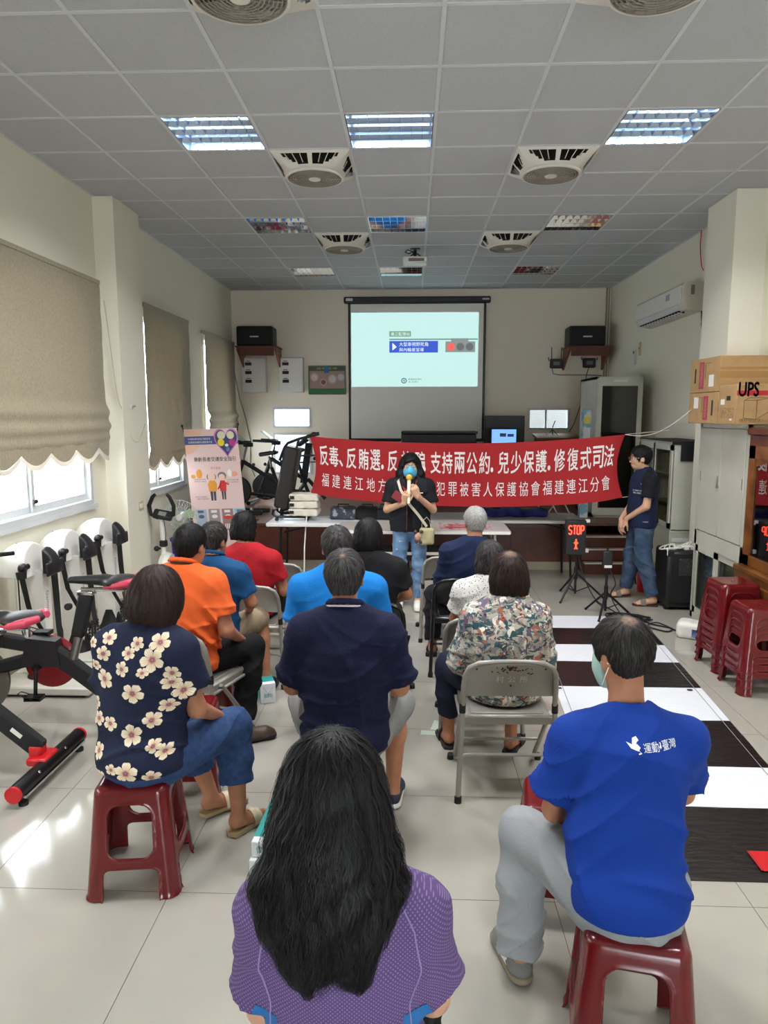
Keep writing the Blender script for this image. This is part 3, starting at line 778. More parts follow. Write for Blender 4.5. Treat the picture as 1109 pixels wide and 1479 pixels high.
g = G().tube([(2.27, 11.845, 2.69), (2.29, 11.845, 2.60), (2.4, 11.845, 2.58), (2.7, 11.845, 2.58), (3.08, 11.845, 2.57)], .006, 6)
g.tube([(2.86, 11.84, 2.70), (2.83, 11.84, 2.6), (2.78, 11.84, 2.2), (2.66, 11.84, 1.8), (2.58, 11.84, 1.66)], .006, 6)
tag(obj('network_cable', g, M['black']), 'thin dark cables from the routers along the back wall', 'cable')
# projector with mount
t = thing('ceiling_projector', 'white projector hanging from the ceiling on a black mount', 'projector', (.027, 9.02, 3.80))
obj('body', G().rbox((0, 0, 0), (.15, .11, .04), .015), M['white'], t)
obj('mount', G().tube([(0, .02, .04), (0, .02, .135)], .02, 8).rbox((0, .02, .138), (.06, .06, .006), .003).tube([(-.09, .05, .04), (0, .02, .11), (.11, .05, .04)], .009, 6), M['blackmetal'], t)
obj('cable', G().tube([(-.01, -.10, .04), (-.03, -.1, .09), (-.09, -.08, .115), (-.12, -.04, .10), (-.08, 0, .09), (0, .0, .12)], .006, 6), M['rubber'], t)
obj('lens', G().tube([(.06, .09, 0), (.06, .13, 0)], .028, 12), M['black'], t)
obj('port_panel', G().box((-.08, -.113, -.02), (.11, -.110, .015)), mat('port_grey', c(110, 104, 96), .5), t, False)
# air conditioner on the right wall
t = thing('air_conditioner', 'white wall air conditioner high on the right wall', 'air conditioner', (XR, 8.95, 3.07))
prof = [(0, 0), (-.02, 0), (-.19, .02), (-.235, .09), (-.235, .27), (-.20, .315), (0, .32)]
obj('casing', G().prism([(p[0], p[1]) for p in prof], -.86, .80, org=(0, 0, 0), ux=(1,0,0), uy=(0,0,1)), mat('ac_white', c(214, 208, 194), .35), t, False)
obj('front_panel', G().rbox((-.238, 0.02, .185), (.006, .80, .095), .004), M['white'], t)
obj('air_flap', G().obox((-.205, 0.02, .045), (.05, .70, .004), rot(y=.9)), M['whitemetal'], t, False)
obj('outlet', G().obox((-.175, .02, .012), (.035, .68, .006), rot(y=.15)), M['dark'], t, False)
for k in range(14): obj('vane', G().obox((-.178, -.62 + k*.095, .004), (.03, .002, .010), rot(y=.15)), M['whitemetal'], t, False)
obj('energy_label', G().box((-.16, .862 - 1.723, .17), (-.12, .8605 - 1.7225, .27)), mat('label_grey', c(120, 116, 104), .6), t, False)
obj('display', G().box((-.246, -.45, .17), (-.2445, -.33, .24)), mat('ac_label', c(150, 158, 170), .4), t, False)
g = G().tube([(XR - .03, 8.09, 3.06), (XR - .04, 8.05, 2.98), (XR - .03, 8.04, 2.88), (XR - .02, 8.07, 2.86), (XR - .02, 8.1, 2.93), (XR - .01, 8.06, 3.02)], .012, 6)
tag(obj('power_plug_cord', g, M['black']), 'short dark cord looped beside the air conditioner', 'cord')
g = G().tube([(XR - .02, 8.26, 3.95), (XR - .02, 8.27, 3.8), (XR - .03, 8.22, 3.68), (XR - .02, 8.20, 3.55), (XR - .02, 8.14, 3.50)], .006, 6)
tag(obj('red_wire', g, M['red']), 'red wire hanging from the ceiling by the right pillar', 'wire')
t = thing('ac_remote', 'white remote control in its holder on the right wall', 'remote', (XR - .012, 10.45, 2.66))
obj('holder', G().rbox((0, 0, .05), (.012, .04, .06), .005), M['whitemetal'], t); obj('remote_body', G().rbox((-.012, 0, .10), (.01, .03, .11), .006), M['white'], t)
obj('display', G().box((-.0235, -.02, .14), (-.0225, .02, .18)), M['black_print'], t, False)
t = thing('wall_thermostat', 'small beige thermostat beside the remote on the right wall', 'thermostat', (XR - .01, 10.25, 2.80))
obj('plate', G().rbox((0, 0, .05), (.01, .03, .09), .004), mat('beige_plate', c(196, 176, 140), .5), t)
obj('dial', G().lathe([(0, -.018), (.012, -.016), (.012, -.008)], (0, 0, .06), 'x', 12), M['black'], t)

# ------------------------------------------------------------------ things standing on the stage
t = thing('black_television', 'black television behind the right half of the banner', 'television', (.98 + .42, 10.9, ST))
obj('screen', G().rbox((0, 0, 1.13 - .0), (.30, .03, .22), .01), M['black'], t)
obj('stand_column', G().box((-.04, -.02, .0), (.04, .02, .95)), M['blackmetal'], t, False)
obj('base', G().rbox((0, 0, .01), (.28, .18, .01), .005), M['blackmetal'], t)
t = thing('laptop_monitor', 'small monitor with a bright blue screen in front of the television', 'monitor', (1.33, 10.4, ST))
obj('bezel', G().rbox((0, 0, 1.02), (.19, .02, .15), .008), M['black'], t)
obj('display', G().box((-.175, -.024, .90), (.175, -.0205, 1.155)), mat('blue_screen', c(20, 30, 60), .4, emit=c(116, 164, 250), es=.95), t, False)
obj('dark_window', G().box((-.06, -.026, 1.05), (.03, -.0242, 1.10)).box((.05, -.026, 1.05), (.14, -.0242, 1.09)), mat('screen_window', c(20, 26, 46), .5, emit=c(40, 52, 84), es=.6), t, False)
obj('stand', G().box((-.03, -.01, 0), (.03, .01, .9)).rbox((0, 0, .01), (.15, .1, .01), .005), M['blackmetal'], t, False)
t = thing('black_cabinet', 'long low black upright piano top below the projector screen', 'piano', (.40, 10.9, ST))
obj('body', G().rbox((0, 0, .54), (.56, .22, .54), .012), M['black'], t); obj('lid', G().rbox((.01, -.01, 1.10), (.57, .24, .018), .008), M['black'], t)
obj('fallboard', G().rbox((0, -.23, .74), (.54, .03, .06), .01), M['black'], t)
t = thing('wooden_lectern', 'brown wooden lectern below the small right window', 'lectern', (2.22, 11.1, ST))
obj('body', G().box((-.30, -.2, 0), (.30, .2, 1.0)), M['brownwood'], t, False); obj('top', G().obox((0, -.02, 1.03), (.33, .24, .015), rot(x=.12)), M['brownwood'], t, False)
t = thing('desk_microphone', 'small black tripod stand on the lectern', 'stand', (2.15, 11.03, ST + 1.055))
obj('stem', G().tube([(0, 0, 0.02), (0, 0, .12), (.03, -.04, .22)], .007, 6), M['black'], t)
for a in range(3): obj('leg', G().tube([(0, 0, .08), (.10*math.cos(a*2.1 + .4), .10*math.sin(a*2.1 + .4), .0)], .006, 6), M['black'], t)
t = thing('standing_box', 'tall narrow blue printed box beside the server cabinet', 'box', (2.30, 9.55, ST))
obj('carton', G().rbox((0, 0, .72), (.055, .05, .72), .004), mat('carton_lightblue', c(120, 164, 184), .6, var=(9, c(206, 210, 200), .45, .55)), t)
obj('yellow_band', G().box((-.04, -.052, 1.25), (.04, -.0505, 1.34)), mat('carton_yellow', c(210, 186, 80), .6), t, False)
obj('white_panel', G().box((-.045, -.052, .9), (.045, -.0505, 1.2)), mat('carton_white', c(214, 218, 220), .6), t, False)

def server_cabinet():
    t = thing('server_cabinet', 'tall grey server cabinet with a dark glass door on the stage', 'cabinet', (2.72, 10.0, ST))
    w, d, h = .30, .45, 1.86
    obj('body', G().box((-w, -d, 0), (-w + .03, d, h)).box((w - .03, -d, 0), (w, d, h)).box((-w, d - .02, 0), (w, d, h)).box((-w, -d, h - .03), (w, d, h)).box((-w, -d, 0), (w, d, .05)), M['cabmetal'], t, False)
    dr = obj('door', G().box((-w + .01, -d - .02, .03), (-w + .07, -d, h - .02)).box((w - .07, -d - .02, .03), (w - .01, -d, h - .02)).box((-w + .07, -d - .02, h - .12), (w - .07, -d, h - .02)).box((-w + .07, -d - .02, .03), (w - .07, -d, .13)), M['cabmetal'], t, False)
    obj('door_glass', G().box((-w + .07, -d - .012, .13), (w - .07, -d - .008, h - .12)), M['darkglass'], dr, False)
    obj('handle', G().rbox((-w + .04, -d - .028, .95), (.012, .01, .07), .004), M['black'], dr)
    obj('roof_plate', G().box((-.09, -d - .022, h - .07), (.09, -d - .0202, h - .04)), M['whitemetal'], t, False)
    for k, z in enumerate((.3, .75, 1.1, 1.45)): obj('rack_unit', G().box((-w + .06, -d + .12, z), (w - .06, d - .1, z + .09)), M['black'] if k % 2 else mat('rack_grey%d' % k, c(92, 92, 94), .5), t, False)
    obj('rack_shelf', G().box((-w + .03, -d + .1, 1.38), (w - .03, d - .05, 1.395)).box((-w + .03, -d + .1, .68), (w - .03, d - .05, .695)), M['whitemetal'], t, False)
server_cabinet()
# ------------------------------------------------------------------ tables before the stage
def folding_table(label, x0, x1, y0, y1, z, topm, legm, kind='fold'):
    t = thing('folding_table', label, 'table', ((x0+x1)/2, (y0+y1)/2, 0)); w, d = (x1-x0)/2, (y1-y0)/2
    obj('tabletop', G().rbox((0, 0, z - .022), (w, d, .022), .012), topm, t)
    obj('edge_trim', G().box((-w + .01, -d - .003, z - .038), (w - .01, -d + .004, z - .010)), M['white'], t, False)
    for s in (-1, 1):
        for q in (-1, 1):
            obj('leg', G().tube([(s*(w - .16), q*(d - .09), z - .05), (s*(w - .13), q*(d - .06), .015)], .014, 8).ball((s*(w - .13), q*(d - .06), .016), .016, 5), legm, t)
        obj('cross_bar', G().tube([(s*(w - .155), -(d - .085), z - .16), (s*(w - .155), d - .085, z - .16)], .010, 6), legm, t)
        obj('brace', G().tube([(s*(w - .155), 0, z - .16), (s*(w - .58), 0, z - .05)], .010, 6), legm, t)
    return t
folding_table('white plastic folding table carrying the dark folded exercise frame, left of the presenter', -1.66, .10, 7.93, 8.55, .72, M['whitetop'], M['blackmetal'])
folding_table('grey-topped folding table right of the presenter, its end by the STOP sign', .12, 1.99, 8.12, 8.74, .745, M['greytop'], M['blackmetal'])
M['cream_metal'] = mat('cream_metal', c(206, 202, 190), .4)
tb = folding_table('cream steel-legged table directly behind the presenter, posters laid on it', -.80, 1.04, 7.33, 7.92, .745, M['greytop'], M['cream_metal'])
obj('shelf', G().box((-.78, -.22, .475), (.78, .2, .49)), M['dark'], tb, False); obj('shelf_edge', G().box((-.78, -.235, .47), (.78, -.22, .50)), M['white'], tb, False)
t = thing('printed_sheets', 'red and pale printed sheets lying on the cream table', 'poster', (.58, 7.62, .746))
obj('paper', G().box((-.28, -.2, 0), (.28, .2, .003)), mat('print_pale', c(196, 176, 176), .6, var=(16, c(150, 60, 70), .5, .6)), t, False)
obj('red_band', G().box((-.22, -.14, .003), (.22, -.04, .004)).box((-.18, .03, .003), (.2, .10, .004)), mat('print_red', c(176, 66, 78), .6), t, False)
# dark things under the banner on the tables
t = thing('blue_cloth_bundle', 'crumpled dark blue cloth bundle on the grey table', 'cloth', (1.15, 8.45, .745))
s = SDF((-.5, -.25, -.01), (.5, .25, .2), .014)
for k in range(9): s.ell((-.38 + k*.095, .05*math.sin(k*2.1), .03 + .02*math.sin(k*1.7)), (.09, .12, .06), .03)
X, Y, Z = s.grid(); s.F += (.008*np.sin(30*X + 20*Y)*np.sin(24*Z + 18*X)).astype(np.float32); s.plane((0,0,0), (0,0,-1))
link('fabric', s.mesh('cloth_bundle'), mat('royal_blue_cloth', c(28, 34, 110), .7), t)
for k, (x, r) in enumerate(((-.80, .16), (-.52, .14), (-.30, .12))):
    t = thing('bag', ['dark bag with grey print on the table under the banner, left', 'black bag on the table under the banner', 'dark striped bag next to the presenter'][k], 'bag', (x, 8.30 if x < .1 else 8.45, .72 if x < .12 else .745))
    s = SDF((-.22, -.2, -.01), (.22, .2, .24), .014); s.bx((0, 0, .07), (r, .11, .08), .05); X, Y, Z = s.grid()
    s.F += (.010*np.sin(26*X + 3*k)*np.sin(30*Z + 20*Y)).astype(np.float32); s.plane((0,0,0), (0,0,-1))
    link('bag_body', s.mesh('bag'), [mat('bag_slate', c(60, 64, 74), .8, var=(14, c(150, 156, 164), .58, .62)), M['blackmatte'], M['black']][k], t)
    obj('handle', G().tube([(-.07, -.02, .13), (-.06, -.05, .18), (.06, -.05, .18), (.07, -.02, .13)], .008, 6), M['black'], t)
# projector-side metal tripod legs seen at the right end of the grey table
t = thing('metal_stand', 'silver metal folding stand lying on the right end of the grey table', 'stand', (1.62, 8.55, .745))
for a, b in (((-.14, 0, 0), (.0, 0, .28)), ((.14, 0, 0), (0, 0, .28)), ((.02, .05, 0), (.22, .05, .28)), ((.30, .05, 0), (.14, .05, .28))): obj('strut', G().tube([a, b], .010, 6), M['steel'], t)

# ------------------------------------------------------------------ red banner
def banner():
    t = thing('red_banner', 'long red cloth banner with two lines of white characters strung across the room', 'banner', (.54, 7.85, .9))
    A = Vector((-1.17, 8.14, 0)); B = Vector((2.245, 7.60, 0)); O = Vector((.54, 7.85, .9))
    def P(u, v, lift=0.0):      # u, v in 0..1, v up
        sag = 4*u*(1 - u)
        top = 1.70 + .036*u - .088*sag; bot = 1.038 + .012*u - .118*sag + .02*math.exp(-((u - 1)/.05)**2)
        z = bot + (top - bot)*v
        e = .020*math.sin(PI*v)                     # ends pulled inwards by their cords
        uu = u + (e*math.exp(-u/.04) - e*math.exp(-(1 - u)/.04))
        p = A.lerp(B, uu) + Vector((0, -1, 0))*(.018*math.sin(9*u + 2*v) + .012*math.sin(23*u - 3*v) * (1 - v) + .010*math.sin(60*u)*math.exp(-min(u, 1 - u)*18) + lift)
        p.z = z; return p - O
    nu, nv = 150, 26; vs = [P(i/nu, j/nv) for i in range(nu+1) for j in range(nv+1)]; n0 = len(vs)
    vs += [P(i/nu, j/nv, -.003) for i in range(nu+1) for j in range(nv+1)]
    W_ = nv + 1; fs = []
    for i in range(nu):
        for j in range(nv):
            a = i*W_ + j; fs.append((a, a + W_, a + W_ + 1, a + 1)); fs.append((n0 + a, n0 + a + 1, n0 + a + W_ + 1, n0 + a + W_))
    obj('cloth', G().add(vs, fs), M['bannerred'], t)
    g = G()
    # first line: character, centre u, relative width
    L1 = '反毒、反賄選．反詐騙．支持兩公約．兒少保護．修復式司法'
    us = [.048, .088, .124, .166, .208, .249, .279, .315, .356, .394, .425, .462, .503, .543, .582, .622, .650, .689, .729, .769, .807, .840, .876, .916, .956, .993, 1.030]
    us = [.040, .075, .102, .133, .173, .210, .235, .266, .311, .353, .370, .404, .441, .480, .519, .559, .585, .619, .659, .698, .738, .765, .796, .838, .880, .920, .958]; pw = lambda p: p*8.14/(7.6*(1 - p) + p*8.14); us = [pw(u) for u in us]
    narrow = '、．'
    for ch, u in zip(L1, us[:len(L1)]):
        if ch in narrow:
            if ch == '、': text_on(g, ch, .012, .05, lambda a, b, u=u: P(u - .009 + a, .60 - .06 + b*2.0, .004), bold=.02)
            else:
                ring = [P(u - .002 + .0042*math.cos(q*PI/5), .585 + .040*math.sin(q*PI/5), .004) for q in range(10)]; g.add(ring, [tuple(range(10))])
        else: text_on(g, ch, .0325, .335, lambda a, b, u=u: P(u - .0163 + a, .525 + b, .004), bold=.016)
    L2 = '福建連江地方檢察署、犯罪被害人保護協會福建連江分會'
    n = len(L2)
    for k, ch in enumerate(L2):
        u = pw(.045 + (.948 - .045)*k/(n - 1))
        if ch == '、': text_on(g, ch, .008, .05, lambda a, b, u=u: P(u - .004 + a, .17 + b, .004))
        else: text_on(g, ch, .0275, .225, lambda a, b, u=u: P(u - .0137 + a, .165 + b, .004))
    obj('lettering', g, M['textwhite'], t, False)
    return P, O
BP, BO = banner()
g = G(); a = BP(1, 1) + BO; b = Vector((2.565, 6.70, 1.99)); pts = [a.lerp(b, k/16) + Vector((0, 0, -.10*math.sin(PI*k/16))) for k in range(17)]; g.tube(pts, .004, 5)
pts = [a.lerp(Vector((2.74, 7.72, 1.78)), k/6) for k in range(7)]; g.tube(pts, .003, 5)
a = BP(1, 0) + BO; g.tube([a, a + Vector((.15, .1, .005))], .004, 5)
tag(obj('banner_string', g, M['textwhite']), 'white string tying the right end of the banner to the cartons', 'string')
g = G(); a = BP(0, 0) + BO
g.tube([a, a + Vector((-.03, .0, -.10)), a + Vector((-.04, -.12, -.32)), a + Vector((-.05, -.2, -.6)), a + Vector((-.06, -.2, -1.0))], .008, 6); g.tube([a, a + Vector((.06, .02, .04))], .008, 6)
tag(obj('white_rope', g, M['textwhite']), 'white cord hanging from the lower left corner of the banner', 'cord')

# folded exercise frame standing on the white table: dark slanted panel, bent handle, base rails and castors
t = thing('folded_walking_frame', 'dark folded exercise frame with slanted panel and long handle on the white table', 'exercise equipment', (-1.40, 8.24, .72))
obj('panel', G().rbox((-.045, .0, .50), (.085, .16, .36), .02, rot(y=.20)), mat('dark_panel', c(34, 30, 30), .35), t)
obj('handle', G().tube([(-.12, -.12, .70), (-.06, -.12, .85), (-.02, -.12, .90), (.10, -.12, .945), (.34, -.12, 1.01)], .016, 8).tube([(.04, .14, .83), (.05, .14, .90), (.09, .0, .94)], .014, 8), M['blackmetal'], t)
obj('grip', G().tube([(.20, -.12, .973), (.34, -.12, 1.01)], .020, 8), M['rubber'], t)
obj('base_frame', G().tube([(-.20, -.15, .14), (-.21, -.15, .08), (-.17, -.15, .05), (.22, -.15, .05), (.24, -.15, .10)], .014, 8).tube([(-.20, .15, .14), (-.21, .15, .08), (-.17, .15, .05), (.22, .15, .05), (.24, .15, .10)], .014, 8).tube([(-.2, -.15, .12), (-.2, .15, .12)], .012, 6).tube([(.22, -.15, .05), (.22, .15, .05)], .012, 6).tube([(.18, -.15, .13), (.30, -.15, .13)], .012, 6), M['blackmetal'], t)
for x in (-.16, .19):
    for y in (-.15, .15): obj('castor', G().lathe([(0, -.012), (.022, -.012), (.022, .012), (0, .012)], (x, y, .022), 'y', 12), M['black'], t)
M['towel'] = mat('folded_white_cloth', c(222, 214, 200), .9, bump=(25, .5))
for k in range(3):
    t = thing('folded_tote', f'folded white cloth bag, {["bottom", "middle", "top"][k]} one of the stack on the white table', 'bag', (-1.24, 8.16, .785 + k*.086), .03*(k-1), 'stack of folded white cloth bags')
    s = SDF((-.22, -.2, -.01), (.22, .2, .11), .012)
    for q in range(3): s.bx((.006*math.sin(q*2 + k), 0, .017 + q*.026), (.165, .14, .015), .013, k=.004)
    X, Y, Z = s.grid(); s.F += (.004*np.sin(30*X + 9*k + 22*Y)*np.sin(20*X - 14*Y + 40*Z)).astype(np.float32)
    link('fabric', s.mesh('tote', 1), M['towel'], t)
    obj('printed_label', G().box((-.155, -.152, .03), (-.105, -.149, .066)), M['black_print'], t, False)

# ------------------------------------------------------------------ folding chairs
def chair_parts(m):
    def frame():
        g = G(); L = []
        top = [(-.205, .0, .50), (-.203, -.02, .62), (-.198, -.035, .68), (-.18, -.045, .722), (-.14, -.050, .745), (-.07, -.053, .752), (0, -.054, .754)]
        P_ = top + [(-x, y, z) for x, y, z in reversed(top[:-1])]
        g.tube([(-.222, -.02, .02), (-.205, .0, .50)], .0125, 10).tube([(.222, -.02, .02), (.205, .0, .50)], .0125, 10)
        g.tube(P_, .0125, 10)
        g.tube([(-.214, -.012, .235), (-.20, -.014, .25), (-.18, -.014, .255), (.18, -.014, .255), (.20, -.014, .25), (.214, -.012, .235)], .009, 8)
        return g
    def fl(s): return G().tube([(s*.198, .44, .02), (s*.205, .12, .40), (s*.205, .09, .43)], .0115, 10)
    def back():
        nx_, nz = 22, 8; vs = []
        for th in (0, .010):
            for i in range(nx_+1):
                f = -1 + 2*i/nx_; x = .195*f
                zt = .745 - .055*abs(f)**4 - .0; zb = .560 + .012*(1 - f*f)
                for k in range(nz+1):
                    z = zb + (zt - zb)*k/nz; y = -.02 - .22*(z - .62) - .025*(1 - f*f) + th + .012*math.sin(PI*k/nz)
                    vs.append((x, y, z))
        W_ = nz+1; n0 = (nx_+1)*W_; fs = []
        for i in range(nx_):
            for k in range(nz): a = i*W_ + k; fs.append((a, a+W_, a+W_+1, a+1)); fs.append((n0+a, n0+a+1, n0+a+W_+1, n0+a+W_))
        for i in range(nx_):
            for k in (0, nz): a = i*W_ + k; b = a + W_; fs.append((a, b, n0+b, n0+a))
        return G().add(vs, fs)
    seat = G().rbox((0, .20, .432), (.195, .19, .018), .012).rbox((0, .20, .452), (.165, .165, .004), .003)
    lip = G().box((-.196, .008, .405), (.196, .014, .44)).box((-.196, .01, .405), (-.190, .38, .435)).box((.190, .01, .405), (.196, .38, .435))
    feet = [('foot_cap', G().tube([(a*.2225, y0, 0), (a*.221, y0 + .001 - (.013 if y0 > 0 else 0), .035)], .0165, 10), M['rubber']) for a in (-1, 1) for y0 in (-.021, .443)]
    sleeve = [G().tube([(a*.206, 0, .47), (a*.2055, 0, .52)], .0145, 10) for a in (-1, 1)]
    rail = G().tube([(-.2, .30, .19), (.2, .30, .19)], .009, 8).tube([(-.205, .0, .40), (-.205, .36, .41)], .009, 6).tube([(.205, .0, .40), (.205, .36, .41)], .009, 6)
    r = [('frame', frame(), m), ('front_leg', fl(-1), m), ('front_leg', fl(1), m), ('backrest', back(), m), ('seat', seat, m), ('seat_rim', lip, m), ('rails', rail, m)] + feet + [('sleeve', q, M['rubber']) for q in sleeve]
    out = []
    for n_, g_, m_ in r:
        me = g_.mesh('chair_' + n_); me.materials.append(m_); out.append((n_, me))
    return out
CHP = {'grey': chair_parts(M['chairgrey']), 'black': chair_parts(M['chairblack'])}
def chair(label, kind, x, y, rz=0.0):
    t = thing('folding_chair', label, 'chair', (x, y, 0), rz, 'folding chairs of the audience')
    for n_, me in CHP[kind]:
        o = bpy.data.objects.new(n_, me); COL.objects.link(o); o.parent = t
    t.scale = (1.12, 1, 1); return t
ch12 = chair('grey metal folding chair marked with faint characters, under the woman in the leafy blouse', 'grey', .490, 3.40, 0.03)
g = G(); bk = lambda x, z: (x, -.02 - .22*(z - .62) - .025*(1 - (x/.195)**2) + .012*math.sin(PI*min(1, max(0, (z - .59)/.15))) - .0035, z)
for k, chx in enumerate('村公所'): text_on(g, chx, .034, .034, lambda u, v, k=k: bk(-.065 + k*.052 + u, .645 + v))
obj('painted_characters', g, mat('faint_white_paint', c(196, 194, 186), .7), ch12, False)
g = G(); rr = random.Random(3)
for k in range(46):
    x = rr.gauss(0, .045); z = .722 + rr.gauss(0, .010) - abs(x)*.1; s_ = rr.uniform(.002, .005); p = bk(x, z); g.obox((p[0], p[1], p[2]), (s_, .0006, s_*.6), rot(y=rr.uniform(-1, 1)))
obj('rust_spots', g, mat('rust', c(74, 36, 28), .9), ch12, False)
g = G()
for x, z in ((-.15, .715), (.15, .715), (0, .628)): p = bk(x, z); g.ball(p, .005, 5)
obj('rivets', g, M['black'], ch12)
chair('grey folding chair behind the woman in the red shirt, facing the presenter', 'grey', -1.155, 4.86, -0.05)
chair('empty grey folding chair beyond the woman in the red shirt', 'grey', -1.10, 5.62, -0.06)
chair('grey folding chair half hidden behind the man in the orange shirt', 'grey', -1.32, 3.80, -0.35)
chb = chair('black folding chair with a white label, under the grey-haired man', 'black', .395, 5.13, 0.02)
p = bk(.10, .69); obj('paper_label', G().box((.05, -.075, .66), (.14, -.073, .71)), M['white'], chb, False)
chair('grey folding chair showing only its frame left of the grey-haired man', 'grey', .33, 5.95, 0.05)
chair('black folding chair under the woman with short black hair', 'black', -.27, 4.46, -0.08)
chair('grey folding chair hidden under the small woman in the white blouse', 'grey', .43, 4.12, 0.0)

# ------------------------------------------------------------------ plastic stools
def stool_mesh():
    H = .46; s = SDF((-.205, -.205, -.01), (.205, .205, .475), .005); X, Y, Z = s.grid()
    hw = .146 + .040*(1 - Z/H)**1.0 + .006*np.exp(-((Z - .0)/.012)**2)
    r = .045
    def rb(hw, r): 
        ax, ay = np.abs(X) - hw + r, np.abs(Y) - hw + r
        return np.sqrt(np.maximum(ax, 0)**2 + np.maximum(ay, 0)**2) + np.minimum(np.maximum(ax, ay), 0) - r
    sm = lambda a, b, k: np.minimum(a, b) - (np.maximum(k - np.abs(a-b), 0)/k)**2*k/4
    sx = lambda a, b, k: -sm(-a, -b, k)
    outer = sx(rb(hw, r), Z - H + .004*np.cos(np.sqrt(X*X+Y*Y)*12), .035)
    inner = sx(rb(hw - .009, r - .008), Z - H + .009, .030)
    shell = sx(outer, -inner, .003)
    shell = np.maximum(shell, -Z)
    def opening(A):      # window in the side whose horizontal coordinate is A
        def rr_(cx, cz, hx, hz, q):
            ax, az = np.abs(A - cx) - hx + q, np.abs(Z - cz) - hz + q
            return np.sqrt(np.maximum(ax, 0)**2 + np.maximum(az, 0)**2) + np.minimum(np.maximum(ax, az), 0) - q
        up = rr_(0, .282, .084 + .03*(.40 - Z), .108, .045)
        lo = rr_(0, .035, .105 + .04*(.13 - Z), .09, .02)
        return np.minimum(up, lo)
    oy = opening(X + 0*Y); ox = opening(Y + 0*X)
    bead = lambda o: np.abs(o - .004) - .005
    ring = np.minimum(bead(oy) + 0*Z, bead(ox) + 0*Z)
    shell2 = np.maximum(np.maximum(outer - .0035, -(outer + .004)), ring)
    shell = np.minimum(shell, np.where(Z < .45, shell2, 1))
    cut_y = np.maximum(oy, np.abs(X) - .2); cut_x = np.maximum(ox, np.abs(Y) - .2)
    shell = sx(shell, -cut_y, .003); shell = sx(shell, -cut_x, .003)
    shell = sx(shell, -(np.sqrt(X**2 + Y**2) - .010) + 0*Z, .003)
    s.F = shell.astype(np.float32); return s.mesh('stool_shell', 1)
STM = stool_mesh(); STM.materials.append(M['redplastic'])
def stool(label, x, y, z=0, rz=0.0, group='dark red plastic stools'):
    o = bpy.data.objects.new('plastic_stool', STM); COL.objects.link(o); o.location = (x, y, z); o.rotation_euler = (0, 0, rz)
    return tag(o, label, 'stool', group)
stool('dark red plastic stool under the woman in the navy floral blouse', -1.145, 2.77, 0, 0.12)
stool('dark red plastic stool partly hidden in front of the woman in the floral blouse', -1.16, 3.46, 0, 0.1)
stool('dark red plastic stool under the man in the bright blue t-shirt', .675, 1.98, 0, -0.20)
stool('empty dark red plastic stool beside the knee of the man in the bright blue t-shirt', .60, 2.66, 0, -0.16)
stool('dark red plastic stool under the man in the navy polo shirt, hidden by him', -.29, 2.98, 0, 0.0)
stool('dark red plastic stool under the man in the sky blue shirt, hidden by him', -.40, 3.84, 0, 0.0)
stool('dark red plastic stool under the woman in the purple shirt, hidden by her', -.14, 1.42, 0, 0.0)
stool('dark red plastic stool under the man in the steel blue shirt, hidden by the others', -1.30, 4.40, 0, 0.0)
PLC = ['lowest', 'second from the bottom', 'third from the bottom', 'fourth from the bottom', 'topmost']
for k in range(5): stool(f'dark red plastic stool, {PLC[k]} in the stack against the pale steel cabinet', 2.47, 5.43, k*.056, 0.08, 'stacked dark red stools')
for k in range(4): stool(f'dark red plastic stool, {["lowest", "second from the bottom", "third from the bottom", "topmost"][k]} in the nearer stack by the wooden cabinet', 2.47, 5.00, k*.052, 0.05, 'stacked dark red stools')

